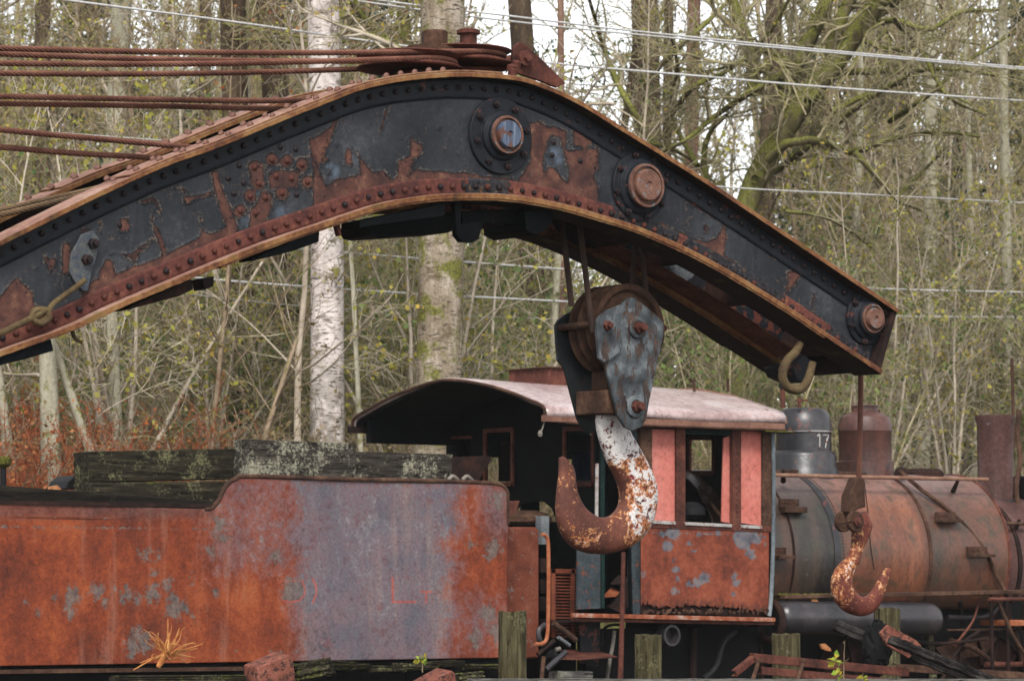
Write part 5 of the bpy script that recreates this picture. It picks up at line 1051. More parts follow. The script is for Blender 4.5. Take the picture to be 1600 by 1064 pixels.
MB().ring(W(1203, 970, YT + .25), (1, 0, 0), .2, .04, 30, 10).build('pipe_flange', M['rust_dark'], loco)
MB().tube([W(1205, 940, YT + .3), W(1300, 947, YT + .3), W(1420, 940, YT + .3)], .015, 8).build('pipe', M['rust_brown'], loco)
MB().tube(smooth_path([W(x, y, YT + .5) for x, y in [(1480,964),(1530,964),(1552,956),(1562,940)]], 20), .03, 10).build('pipe', M['tank'], loco)
MB().tube([W(1480, 984, YT + .4), W(1700, 982, YT + .4)], .012, 8).build('pipe', M['rust_brown'], loco)
MB().tube([W(1540, 1038, YT + .3), W(1700, 1036, YT + .3)], .03, 8).build('pipe', M['rust_red'], loco)
MB().tube([W(1545, 936, YT + .1), W(1700, 935, YT + .1)], .022, 8).build('pipe', M['rust_red'], loco)
MB().box(W(1580, 978, YT + .2), W(1640, 968, YT + .2) + [0, .5, 0]).build('step', M['orange_rail'], loco, 30, .01)
for x in (1548, 1573, 1600): MB().tube([W(x, 930, YT + .25), W(x + 3, 1060, YT + .25)], .022, 8).build('hanger', M['rust_dark'], loco)
for xp, mat in ((1120, 'rust_dark'), (1345, 'rust_dark'), (1545, 'rust_dark')):
    c = W(xp, 1100, YT + .6); w = MB().lathe([(.10, -.1), (.52, -.02), (.56, -.02), (.56, .04), (.60, .05), (.60, -.08), (.56, -.1), (.10, -.1)], (c[0], YT + .62, .78), NY, 48).build('driving_wheel', M[mat], loco, 35)
    for k in range(10): t = 2 * math.pi * k / 10; MB().bar((c[0] + .1 * math.cos(t), YT + .62, .78 + .1 * math.sin(t)), (c[0] + .55 * math.cos(t), YT + .62, .78 + .55 * math.sin(t)), .05, .04, NY).build('spoke', M[mat], w)
MB().bar((W(1120, 1100, YT + .5)[0], YT + .5, .70), (W(1545, 1100, YT + .5)[0], YT + .5, .70), .05, .10).build('side_rod', M['rust_brown'], loco)
MB().box((XR - .3, YT + .35, .55), (XF + .1, YT + .5, zfl - .10)).build('cab_frame', M['void'], loco); MB().prism(xz([(905,972),(938,972),(936,1040),(908,1036)], YT + .2), (0, .03, 0)).build('frame_plate', M['charcoal_rusty'], loco)
c = W(1037, 992, YT + .1); MB().lathe([(.085, 0), (.11, .0), (.11, .14), (.085, .14), (.085, .02), (0, .02)], c, NY, 28).build('injector_pipe', M['tank'], loco)
MB().tube(smooth_path([W(x, y, YT + .15) for x, y in [(960,985),(957,1010),(953,1030),(948,1064)]], 12), .02, 8).build('hose', M['cream'], loco); MB().tube(smooth_path([W(x, y, YT + .2) for x, y in [(940,1010),(942,985),(955,976),(975,976)]], 14), .015, 8).build('hose', M['black_iron'], loco)
MB().tube(smooth_path([W(x, y, YT + .15) for x, y in [(1100,1060),(1120,1040),(1130,1005),(1150,985)]], 12), .03, 8).build('hose', M['black_iron'], loco); MB().tube([W(1085, 980, YT + .3), W(1083, 1060, YT + .3)], .04, 8).build('hanger', M['rust_dark'], loco)
MB().tube([W(974, 862, YT - .35), W(972, 960, YT - .35), W(969, 1075, YT - .35)], [.022, .024, .030], 8).build('grab_iron', M['rust_red'], loco)
for k, (pts, r, y, mt) in enumerate([([(1450,950),(1452,1000),(1458,1064)], .05, .35, 'timber_dark'), ([(1470,1064),(1500,1010),(1530,985)], .022, .3, 'rust_dark'), ([(1485,1000),(1520,1012),(1560,1040)], .03, .5, 'rust_brown'), ([(1410,1000),(1470,1005),(1540,998)], .018, .25, 'rust_dark'),
        ([(1560,940),(1582,990),(1600,1020)], .02, .15, 'rust_brown'), ([(1500,940),(1504,980),(1500,1064)], .024, .55, 'rust_dark'), ([(1530,935),(1520,970),(1490,1010)], .014, .3, 'rust_red'), ([(1350,1000),(1420,1018),(1500,1020),(1600,1012)], .02, .7, 'rust_dark'),
        ([(1160,975),(1185,1000),(1190,1064)], .03, .5, 'rust_dark'), ([(1040,1020),(1080,1010),(1150,1018)], .03, .6, 'rust_dark')]):
    MB().tube(smooth_path([W(x, yy, YT + y) for x, yy in pts], 14), r, 8).build('brake_rigging', M[mt], loco)
MB().prism(xz([(1462,1012),(1545,985),(1562,994),(1540,1022),(1480,1034)], YT + .6), (0, .03, 0)).build('spring_plate', M['rust_brown'], loco)
# ------------------------------------------------------------------ junk between tender and cab
G3 = 'scrap parts piled between tender and cab'
def junk(pts, Y, r, mat, label, name='scrap_pipe'): return tag(MB().tube(smooth_path([W(x, y, Y) for x, y in pts], 12), r, 10).build(name, M[mat], None), label, 'scrap metal', G3)
junk([(864,973),(882,986),(900,1000)], YT - .05, .030, 'rust_brown', 'short rusty pipe sloping down in front of the grille'); junk([(852,975),(842,985),(843,1000),(850,1010)], YT - .02, .028, 'tank', 'grey bent pipe elbow beside the grab rail')
junk([(853,1046),(868,1032),(884,1018)], YT - .2, .03, 'tank', 'straight dark grey bar lying across the scrap pile'); junk([(860,1020),(866,1026)], YT - .15, .055, 'black_iron', 'black round fitting in the middle of the scrap pile'); junk([(868,1015),(875,1013)], YT - .18, .022, 'cream', 'small pale end cap lying on the scrap pile')
junk([(872,995),(890,1008)], YT - .03, .02, 'steel', 'short bright tube under the rusty pipe by the grille'); junk([(846,1064),(848,1040),(850,1025)], YT - .25, .022, 'rust_brown', 'upright rusty rod beside the tall fence post')
junk([(866,1000),(852,1012),(840,1022)], YT - .08, .022, 'rust_dark', 'dark rod leaning under the grab rail'); junk([(877,1025),(866,1036),(858,1044)], YT - .1, .015, 'steel', 'thin bright strip on the grey bar of the scrap pile')
o = MB().prism([W(878, 1017, YT + .2), W(925, 1015, YT + .4), W(965, 1027, YT - .1), W(905, 1031, YT - .35), W(872, 1030, YT - .2)], (0, 0, .012)).build('flap_plate', M['rust_red'], None, 30, .003); tag(o, 'thin rusty flap plate sticking out below the cab sill', 'metal plate')
o = timber(W(866, 1056, YT - .1), W(917, 1056, YT - .1), .11, .2, M['board_grey'], 'short grey wooden block below the rusty flap plate', 31, None, 'wooden block', 'wooden_block', 14, .01)
for k, (x, y) in enumerate(((958, 925), (970, 905), (965, 940), (980, 915))): tag(MB().prism([W(x - 14, y + 8, YT + .3), W(x, y - 6, YT + .35), W(x + 14, y - 2, YT + .3), W(x + 4, y + 7, YT + .2)], (0, .03, .01)).build('torn_sheet', M['rust_orange' if k == 0 else 'rust_dark'], None), ('crumpled ochre sheet inside the cab doorway', 'upper dark torn sheet inside the cab doorway', 'lowest dark torn sheet inside the cab doorway', 'right hand dark torn sheet inside the cab doorway')[k], 'scrap metal', G3)
# ------------------------------------------------------------------ fence posts and foreground scrap
YP = 25.2
def post(xc, ytop, wpx, label, seed, Y=YP):
    a, b = W(xc, ytop, Y), W(xc, ytop, Y); w = wpx * np.linalg.norm(W(xc + 10, ytop, Y) - W(xc, ytop, Y)) / 10 * .74
    rg = np.random.RandomState(seed); n, m = 46, 20; V = []
    g = rg.rand(m) ** 3 * .018; top = rg.rand(m) * .03
    for k in range(n):
        z = b[2] - (b[2] + .2) * (1 - (1 - k / (n - 1)) ** 1.6) if False else (b[2]) * (1 - k / (n - 1)) - .25 * k / (n - 1)
        for j in range(m):
            t = 2 * math.pi * j / m; r = w / 2 * (1 / max(abs(math.cos(t)), abs(math.sin(t)))) ** .35 - g[j] + rg.uniform(-.0015, .0015)
            V.append((a[0] + r * math.cos(t), Y + w * .5 + r * math.sin(t), z - (top[j] if k == 0 else 0)))
    Fc = [(i*m+k, i*m+(k+1)%m, (i+1)*m+(k+1)%m, (i+1)*m+k) for i in range(n-1) for k in range(m)] + [tuple(range(m))[::-1]]
    return tag(MB().add(V, Fc).build('fence_post', M['post'], None, 30), label, 'fence post', 'weathered fence posts in front of the train')
post(813, 953, 44, 'tallest and widest weathered fence post, in front of the tender corner', 1); post(1026, 990, 42, 'short brown fence post below the round pipe under the cab', 2); post(1242, 988, 42, 'low grey fence post behind the red channel irons', 3, 26.2); post(1399, 948, 38, 'fence post behind the salmon board and in front of the air tank', 4, 26.4)
tb2 = timber(W(735, 1064, 24.6), W(1750, 1064, 24.6), .05, .1, M['board_grey'], 'long pale grey fence board along the bottom edge of the picture', 9, None, 'fence board', 'fence_board', 80, .008)
def channel(a, b, Ya, Yb_, h, mat, label):
    A, B = W(*a, Ya), W(*b, Yb_); t = (B - A) / np.linalg.norm(B - A); m = MB(); m.bar(A, B, .012, h); m.bar(A + [0, .03, h / 2], B + [0, .03, h / 2], .07, .012); m.bar(A + [0, .03, -h / 2], B + [0, .03, -h / 2], .07, .012)
    return tag(m.build('channel_iron', M[mat], None, 30, .002), label, 'channel iron', 'rusty channel irons lying in the foreground')
channel((1178, 1027), (1420, 1050), 25.0, 25.0, .07, 'rust_red', 'upper red channel iron, its left end at the low grey post'); channel((1190, 1047), (1420, 1068), 24.9, 24.9, .06, 'rust_red', 'lower red channel iron just above the grey board')
channel((1150, 1052), (1180, 1028), 25.0, 25.0, .05, 'rust_red', 'short bent channel iron closing the left end of the frame'); channel((1400, 1042), (1700, 1062), 25.6, 25.6, .06, 'rust_brown', 'brown channel iron behind the charred timber at the right')
for x, l in ((1180, 'left rusty threaded rod standing through the channel irons'), (1250, 'right rusty rod leaning across the channel irons')): tag(MB().tube([W(x + 5, 1034, 24.9), W(x - 8, 1075, 24.8)], .02, 8).lathe([(.035, 0), (.035, .03), (0, .03)], W(x + 5, 1034, 24.9), (0, 0, 1), 6).build('threaded_rod', M['rust_brown'], None), l, 'metal rod')
G5 = 'charred timbers in the right foreground'
timber(W(1305, 976, 25.5), W(1392, 1012, 25.3), .11, .12, M['char'], 'dark square timber stub rising left behind the charred lump', 12, G5, 'timber', 'charred_timber', 20, .012)
timber(W(1392, 1000, 24.9), W(1600, 1084, 24.7), .09, .1, M['char'], 'long charred timber sloping down right over the salmon board', 13, G5, 'timber', 'charred_timber', 40, .022)
timber(W(1420, 1022, 25.2), W(1560, 1078, 25.0), .09, .1, M['char'], 'shorter charred timber under the long sloping one', 14, G5, 'timber', 'charred_timber', 30, .022)
rg = np.random.RandomState(5); lc = W(1370, 1012, 25.2); m = MB(); n_, m_ = 16, 22; V = []
for k in range(n_ + 1):
    ph__ = math.pi * k / n_
    for j in range(m_): t = 2 * math.pi * j / m_; r = 1 + rg.uniform(-.16, .12); V.append((lc[0] + .15 * r * math.sin(ph__) * math.cos(t), lc[1] + .12 * r * math.sin(ph__) * math.sin(t), lc[2] + .26 * r * math.cos(ph__)))
m.add(V, [(i*m_+k, i*m_+(k+1)%m_, (i+1)*m_+(k+1)%m_, (i+1)*m_+k) for i in range(n_) for k in range(m_)]); tag(m.build('charred_stump', M['void'], None, 0), 'black burnt lump where the charred timbers cross', 'stump')
o = MB().prism(xz([(1376,988),(1388,976),(1432,1000),(1440,1008),(1420,1028),(1386,1008)], 25.05), (0, .03, 0)).build('salmon_board', M['salmon_rust'], None, 30, .004); tag(o, 'small salmon painted board caught behind the charred timber', 'board')
def _c(): pass
def chan_end(px, px2, label):
    o = MB().prism(xz(px, 24.9), (.02, .25, .02)).build('angle_iron_end', M['salmon_rust'], None, 30, .012); tag(o, label, 'scrap metal')
chan_end([(402,1043),(450,1022),(458,1025),(464,1075),(404,1075)], 0, 'faded salmon iron box end poking up at the lower left'); chan_end([(655,1075),(700,1050),(706,1047),(712,1052),(714,1080)], 0, 'faded salmon iron end at the bottom, below the purple patch')
timber(W(458, 1052, 25.1), W(516, 1040, 25.0), .16, .14, M['timber_dark'], 'broken mossy timber end beside the faded salmon iron box', 21, None, 'timber', 'timber_end', 16, .03)
timber(W(714, 1062, 25.1), W(755, 1058, 25.0), .12, .14, M['timber_dark'], 'dark timber end beside the second salmon iron end', 22, None, 'timber', 'timber_end', 14, .02)
timber(W(180, 1060, 25.2), W(420, 1058, 25.2), .05, .2, M['timber_dark'], 'dark wet board along the bottom edge under the tender', 23, None, 'board', 'dark_board', 30, .01)
for k, (x, y) in enumerate(((545, 1043), (600, 1044), (650, 1040), (690, 1038), (760, 1042), (520, 1035))): timber(W(x - 30, y, YT - .1), W(x + 28, y + (k % 3 - 1) * 3, YT - .1), .06, .2, M['timber_dark'], ('broken sleeper piece under the tender, %s' % ('just right of the mossy timber end', 'second right of the mossy timber end', 'under the letter L', 'under the letter T', 'nearest the tall fence post', 'behind the mossy timber end')[k]), 40 + k, 'broken sleepers under the tender', 'timber', 'sleeper_piece', 14, .02)
# dried root clump
rg = np.random.RandomState(2); m = MB(); rc = W(262, 1024, 26.5)
for k in range(26):
    p = rc.copy(); d = np.array([rg.uniform(-1, 1.2), rg.uniform(-.3, .3), rg.uniform(.0, 1.1)]); d /= np.linalg.norm(d); P = [p + rg.uniform(-.04, .04, 3)]
    for s_ in range(6): d = d + rg.uniform(-.45, .45, 3) * [1, .4, 1]; d /= np.linalg.norm(d); P.append(P[-1] + d * rg.uniform(.025, .06))
    m.tube(smooth_path(P, 12), np.linspace(.008, .0025, 12), 5)
m.tube(smooth_path([rc + [-.1, 0, -.1], rc + [-.02, 0, .02], rc + [0, 0, .12], rc + [.02, 0, .2]], 10), np.interp(np.linspace(0, 1, 10), [0, .3, .6, 1], [.02, .035, .03, .006]), 8)
for e in ((-.35, -.12), (-.28, -.06), (.3, .06), (.36, .1), (.28, -.02), (.0, .32), (.12, .24)): m.tube(smooth_path([rc + [0, 0, .02], rc + [e[0] * .5, 0, e[1] * .4 + .01], rc + [e[0], 0, e[1]]], 10), np.linspace(.013, .004, 10), 6)
M['root'] = rust('dried_root', [(190, 104, 50), (232, 148, 74), (246, 186, 110)], 18, .8)
tag(m.build('dried_root_clump', M['root'], None), 'tangled ochre clump of dried roots in front of the tender', 'dried roots')
for k, (x, y, Y, lab) in enumerate(((1275, 941, YT + .2, 'pale orange fallen leaf stuck on top of the air tank'), (1290, 1011, YT - .3, 'yellow fallen leaf in the dark gap under the air tank'))):
    tag(MB().prism([W(x + a, y + b, Y) for a, b in [(-7,-5),(0,-6),(8,2),(9,6),(2,5),(-5,2)]], (0, .03, 0)).build('fallen_leaf', M['leaf_litter'], None), lab, 'leaf')
LK = 1.0; DES = .04
# ------------------------------------------------------------------ ground: one sheet from the yard up the wooded bank to the skyline
_r = np.random.RandomState(77); _ph = _r.uniform(0, 6.28, (10, 3)); _fr = _r.uniform(.05, .6, (10, 2))
def bumps(x, y): return sum(math.pow(1.6, -k * .5) * .28 * np.sin(x * _fr[k, 0] + _ph[k, 0]) * np.sin(y * _fr[k, 1] + _ph[k, 1]) for k in range(10))
def ground_z(x, y):
    x = np.asarray(x, float); y = np.asarray(y, float)
    d = x * math.sin(TH) + y * math.cos(TH)                      # distance up the valley
    h = np.interp(y, [-1e3, 32.4, 34.2, 38, 50, 75, 120, 200, 1e3], [0, 0, 1.9, 2.9, 3.4, 5.0, 8.5, 13, 40])
    return h + bumps(x, y) * np.clip((y - 33) / 8, 0, 1) * .8
gx = np.concatenate([np.linspace(-200, -20, 30), np.linspace(-18, 130, 220), np.linspace(134, 420, 40)]); gy = np.concatenate([np.linspace(-120, 8, 20), np.linspace(9, 110, 220), np.linspace(114, 420, 40)])
GX, GY = np.meshgrid(gx, gy, indexing='ij'); V = np.stack([GX, GY, ground_z(GX, GY)], -1).reshape(-1, 3); n_ = len(gy)
i = (np.arange(len(gx) - 1)[:, None] * n_ + np.arange(n_ - 1)[None]).ravel()
def mat_ground():
    t = NT('forest_floor'); n = t.noise(.8, 8, .65); n2 = t.noise(9, 6, .7); x, y, z = t.xyz()
    col = t.ramp(t.math('ADD', t.math('MULTIPLY', n, .5), t.math('MULTIPLY', n2, .5)), [(.34, L(38, 34, 22)), (.46, L(76, 66, 42)), (.54, L(84, 88, 48)), (.66, L(112, 98, 66))])
    yard = t.step(y, 33.5, 32); col = t.mix(yard, col, t.ramp(n2, [(.35, L(36, 33, 30)), (.6, L(82, 76, 68))]))
    return t.done(col, .95, t.bump(n2, .8, .05), .1)
tag(np_mesh('ground', V, np.stack([i, i + n_, i + n_ + 1, i + 1], -1), mat_ground(), None, True), kind='structure')
# track under the train
M['rail'] = M['rust_brown']
for y in (YT + .82, YT + 2.26):
    m = MB(); m.box((-15, y - .035, .13), (70, y + .035, .20)); m.box((-15, y - .01, .06), (70, y + .01, .13)); tag(m.build('rail', M['rust_brown']), 'rusty rail under the train, ' + ('nearer' if y < YT + 1 else 'farther') + ' of the two', 'rail')
m = MB(); rg_ = random.Random(1)
for k in range(130): x = -14 + k * .64; m.box((x, YT + .25, .0), (x + .22, YT + 2.85, .055), .01, rg_)
tag(m.build('sleepers', M['timber_dark'], None, 0), 'row of dark sleepers under the rusty rails', 'sleepers', kind='stuff')

# ------------------------------------------------------------------ plant generator (all numpy)
def grow(rg, P0, D0, Ln, R0, levels):
    """returns one (points, radii) block per level; levels: dict(k, wig, up, tip, n, ang, lr, rr, t0)"""
    out = []; P0 = np.array(P0, float).reshape(-1, 3); D = np.array(D0, float).reshape(-1, 3); Ln = np.array(Ln, float).ravel(); R0 = np.array(R0, float).ravel()
    for lv in levels:
        B, k = len(P0), lv['k']; pts = np.empty((B, k + 1, 3)); pts[:, 0] = P0; d = D / np.linalg.norm(D, axis=1)[:, None]; T = np.empty((B, k + 1, 3)); T[:, 0] = d
        for s_ in range(k):
            d = d + rg.normal(0, lv['wig'], (B, 3)) + np.array([0, 0, lv.get('up', 0)]); d /= np.linalg.norm(d, axis=1)[:, None]
            pts[:, s_ + 1] = pts[:, s_] + d * (Ln / k)[:, None]; T[:, s_ + 1] = d
        rad = R0[:, None] * (1 - (1 - lv.get('tip', .25)) * np.linspace(0, 1, k + 1)[None]); out.append((pts, rad))
        nch = lv.get('n', 0)
        if not nch: break
        bi = np.repeat(np.arange(B), nch); t = lv.get('t0', .25) + (1 - lv.get('t0', .25)) * rg.rand(len(bi)); f = t * k; i0 = np.minimum(f.astype(int), k - 1); u = (f - i0)[:, None]
        P0 = pts[bi, i0] * (1 - u) + pts[bi, i0 + 1] * u; td = T[bi, i0 + 1]
        a = np.radians(rg.normal(lv['ang'], 12, len(bi)))[:, None]; q = rg.normal(0, 1, (len(bi), 3)); q -= td * (q * td).sum(1)[:, None]; q /= np.linalg.norm(q, axis=1)[:, None]
        D = td * np.cos(a) + q * np.sin(a); Ln = Ln[bi] * lv['lr'] * rg.uniform(.5, 1.3, len(bi)) * (1.15 - .6 * t); R0 = np.minimum(R0[bi] * lv['rr'] * rg.uniform(.6, 1.2, len(bi)), rad[bi, i0] * .8)
    return out
def tubes(blocks, sides=3, rmin=.0025):
    VV, FF, b0 = [], [], 0
    for pts, rad in blocks:
        B, K = rad.shape; sd_ = sides if rad.max() < .05 else max(sides, 6)
        T = np.gradient(pts, axis=1); T /= np.linalg.norm(T, axis=2)[..., None] + 1e-9
        r_ = np.array([.31, .17, .93]); A = np.cross(T, r_); A /= np.linalg.norm(A, axis=2)[..., None] + 1e-9; Bn = np.cross(T, A)
        th = 2 * np.pi * np.arange(sd_) / sd_; R = np.maximum(rad, rmin)[..., None, None]
        V = pts[:, :, None] + R * (np.cos(th)[None, None, :, None] * A[:, :, None] + np.sin(th)[None, None, :, None] * Bn[:, :, None])
        bb = (np.arange(B)[:, None, None] * K + np.arange(K - 1)[None, :, None]) * sd_; j = np.arange(sd_)[None, None]; j2 = (j + 1) % sd_
        FF.append(np.stack([bb + j, bb + j2, bb + sd_ + j2, bb + sd_ + j], -1).reshape(-1, 4) + b0); VV.append(V.reshape(-1, 3)); b0 += B * K * sd_
    return np.vstack(VV), np.vstack(FF)
def leaves(rg, P, size, n=None):
    """small folded diamond leaves at the given points"""
    m = len(P); a = rg.normal(0, 1, (m, 3)); a /= np.linalg.norm(a, axis=1)[:, None]; b = rg.normal(0, 1, (m, 3)); b -= a * (a * b).sum(1)[:, None]; b /= np.linalg.norm(b, axis=1)[:, None]; c = np.cross(a, b)
    s_ = size * rg.uniform(.5, 1.3, (m, 1)); V = np.stack([P, P + a * s_ * .5 + b * s_ * .38 + c * s_ * .12, P + a * s_, P + a * s_ * .5 - b * s_ * .38 + c * s_ * .12], 1).reshape(-1, 3)
    return V, np.arange(4 * m).reshape(m, 4)
def pts_on(rg, block, n, spread=.02):
    pts, _ = block; B, K, _2 = pts.shape; b = rg.randint(0, B, n); k = rg.randint(0, K - 1, n); u = rg.rand(n, 1); return pts[b, k] * (1 - u) + pts[b, k + 1] * u + rg.normal(0, spread, (n, 3))
# bark and leaf materials
def mat_bark(name, cols, moss=.0, birch=False, sc=6, mossc=((66, 66, 24), (120, 120, 44))):
    t = NT(name); n = t.noise(sc, 7, .65, t.scale((1, 1, .22))); n2 = t.noise(sc * 5, 5, .65)
    col = t.ramp(t.math('ADD', t.math('MULTIPLY', n, .65), t.math('MULTIPLY', n2, .35)), [(.34, L(*cols[0])), (.5, L(*cols[1])), (.66, L(*cols[2]))])
    if birch:
        b = t.noise(9, 4, .6, t.scale((.9, .9, 5.5))); col = t.mix(t.math('MULTIPLY', t.step(b, .57, .61), .9), col, L(58, 50, 44)); b2 = t.noise(3.2, 5, .7, t.scale((1, 1, 1.8))); col = t.mix(t.math('MULTIPLY', t.step(b2, .55, .62), .7), col, L(92, 78, 60))
        hz = t.xyz()[2]; col = t.mix(t.math('MULTIPLY', t.step(hz, 3.0, .5), t.step(t.noise(5, 5), .42, .55)), col, L(96, 88, 66))
    if moss:
        m = t.math('MULTIPLY', t.step(t.math('ADD', t.math('MULTIPLY', t.nz(), .25), t.noise(4, 6, .7)), .62 - moss * .25, .72 - moss * .25), .9)
        col = t.mix(m, col, t.ramp(n2, [(.35, L(*mossc[0])), (.65, L(*mossc[1]))]))
    return t.done(col, .9, t.bump(t.math('ADD', n, t.math('MULTIPLY', n2, .5)), .8, .02), .15)
BK = dict(birch=mat_bark('birch_bark', [(170, 156, 150), (216, 204, 198), (234, 226, 222)], 0, True), mottled=mat_bark('mottled_alder_bark', [(84, 74, 56), (140, 126, 108), (184, 172, 158)], .55, True), grey=mat_bark('grey_alder_bark', [(110, 104, 88), (150, 144, 124), (176, 170, 150)], .25),
          dark=mat_bark('dark_conifer_bark', [(44, 36, 30), (76, 62, 50), (104, 88, 70)], .25), red=mat_bark('reddish_bark', [(80, 58, 48), (120, 92, 78), (146, 118, 100)], .1), maple=mat_bark('mossy_maple_bark', [(56, 50, 34), (92, 84, 56), (122, 114, 84)], .74, mossc=((72, 74, 34), (132, 132, 62))),
          twig=mat_bark('bare_twigs', [(130, 118, 102), (174, 160, 142), (200, 188, 172)], .05, sc=2), twig2=mat_bark('olive_twigs', [(112, 104, 80), (154, 142, 114), (178, 166, 138)], .22, sc=2), twigd=mat_bark('brown_twigs', [(92, 78, 64), (132, 114, 94), (162, 144, 120)], .1, sc=2))
def mat_leaf(name, stops, sc=1.5):
    t = NT(name); g = t.n('ShaderNodeNewGeometry'); r = t.math('FRACT', t.math('ADD', g.outputs['Random Per Island'], t.math('MULTIPLY', t.noise(sc, 2), .5)))
    c = t.ramp(r, [(i / max(1, len(stops) - 1), L(*s_)) for i, s_ in enumerate(stops)])
    t.b.inputs['Subsurface Weight'].default_value = 0; tr = t.n('ShaderNodeBsdfTranslucent'); mx = t.n('ShaderNodeMixShader'); mx.inputs[0].default_value = .35
    t.done(c, .7, None, .2); t.put(tr.inputs[0], c); t.t.links.new(t.b.outputs[0], mx.inputs[1]); t.t.links.new(tr.outputs[0], mx.inputs[2]); t.t.links.new(mx.outputs[0], t.out.inputs[0]); return t.m
LF = dict(yellow=mat_leaf('yellow_green_leaves', [(122, 122, 50), (150, 146, 62), (170, 160, 72), (136, 132, 70), (186, 156, 66)]), green=mat_leaf('dull_green_leaves', [(74, 94, 50), (98, 116, 62), (122, 132, 74), (86, 106, 62)]), orange=mat_leaf('orange_bracken', [(132, 70, 38), (166, 96, 54), (178, 122, 74), (120, 84, 54)]),
          tan=mat_leaf('tan_dead_leaves', [(126, 108, 76), (158, 138, 100), (104, 88, 60), (140, 128, 84)]), conifer=mat_leaf('dark_conifer_needles', [(34, 50, 36), (46, 66, 44), (62, 80, 54)]), ivy=mat_leaf('ivy_leaves', [(40, 62, 34), (58, 86, 44), (80, 108, 56)]))
def assemble(name, loc, parts, label, cat, group=None, rz=0):
    root = thing(name, loc, label, cat, group); root.rotation_euler = (0, 0, rz)
    for pn, V, Fq, mat in parts: np_mesh(pn, V, Fq, mat, root, pn in ('trunk',), local=True)
    return root
# ---- thin bare saplings: six kinds, copied
def sapling(seed, H, twig, leaf, nleaf, lean=.05, spread=1.0, stems=1, sub=5):
    rg = np.random.RandomState(seed); P0 = rg.normal(0, .12 * (stems > 1), (stems, 3)) * [1, 1, 0]; D0 = np.array([0, 0, 1.0]) + rg.normal(0, lean + .12 * (stems > 1), (stems, 3)) * [1, 1, 0]
    b = grow(rg, P0, D0, H * rg.uniform(.75, 1, stems), np.full(stems, .012 + .0042 * H), [dict(k=14, wig=.045, up=.02, tip=.15, n=int(26 / stems ** .5), ang=52, lr=.26 * spread, rr=.34, t0=.12), dict(k=7, wig=.15, up=.04, tip=.25, n=sub, ang=42, lr=.5, rr=.5, t0=.2), dict(k=5, wig=.2, up=.03, tip=.4, n=4, ang=40, lr=.5, rr=.6, t0=.15), dict(k=3, wig=.25, up=0, tip=.5)])
    Vt, Ft = tubes(b[:1], 6); Vc, Fc = tubes(b[1:], 3, .0038); parts = [('trunk', Vt, Ft, twig), ('crown', Vc, Fc, twig)]
    if nleaf: Vl, Fl = leaves(rg, pts_on(rg, b[-1], nleaf, .04), .065); parts.append(('foliage', Vl, Fl, leaf))
    return parts
KINDS_ = [('thin_sapling', sapling(1, 9, BK['twig'], LF['yellow'], 900), 'thin pale bare sapling with sparse yellow leaves'), ('thin_sapling', sapling(2, 11, BK['twig2'], LF['yellow'], 800, .08), 'tall olive twigged sapling with few leaves'), ('thin_sapling', sapling(3, 7, BK['twigd'], LF['tan'], 500, .1, 1.3, 2), 'forked brown sapling with tan dead leaves'),
          ('hazel_shrub', sapling(4, 5, BK['twig'], LF['yellow'], 1300, .2, 1.5, 5, 4), 'pale twigged shrub with yellow green leaves'), ('hazel_shrub', sapling(5, 4, BK['twig2'], LF['green'], 1100, .25, 1.6, 5, 4), 'olive shrub with dull green leaves'), ('thin_sapling', sapling(6, 13, BK['twigd'], LF['yellow'], 800, .06, .9), 'very tall brown sapling with almost no leaves')]
protos = {}
def dup(root, loc, rz, s_, label=None):
    r = root.copy(); COL.objects.link(r); r.location = loc; r.rotation_euler = (0, 0, rz); r.scale = (s_,) * 3
    if label: r['label'] = label
    for c_ in list(root.children): c2 = c_.copy(); COL.objects.link(c2); c2.parent = r
    return r
def place(kind, loc, rz, s_, group='bare saplings and shrubs tangled in the wood behind the train'):
    nm, parts, lab = KINDS_[kind]
    if kind not in protos: r = assemble(nm, loc, parts, lab + ' in the tangled wood', 'tree' if nm == 'thin_sapling' else 'shrub', group, rz); r.scale = (s_,) * 3; protos[kind] = r; return r
    return dup(protos[kind], loc, rz, s_)
rgt = np.random.RandomState(21)
def zone(px):
    for lim, w_ in ((0, 'at the left edge'), (340, 'above the timber stack'), (500, 'left of the birch'), (660, 'right of the birch'), (860, 'behind the cab roof'), (1050, 'behind the pulley block'), (1240, 'behind the boom tip'), (1420, 'behind the domes'), (1560, 'above the boiler'), (9999, 'at the right edge')):
        if px < lim: return w_
def at_col(px, depth):                           # where a column of the view stands on the ground
    d = ray(px, 900); p = CAMP + d * depth / FPX; return np.array([p[0], p[1], float(ground_z(p[0], p[1]))])
count = 0
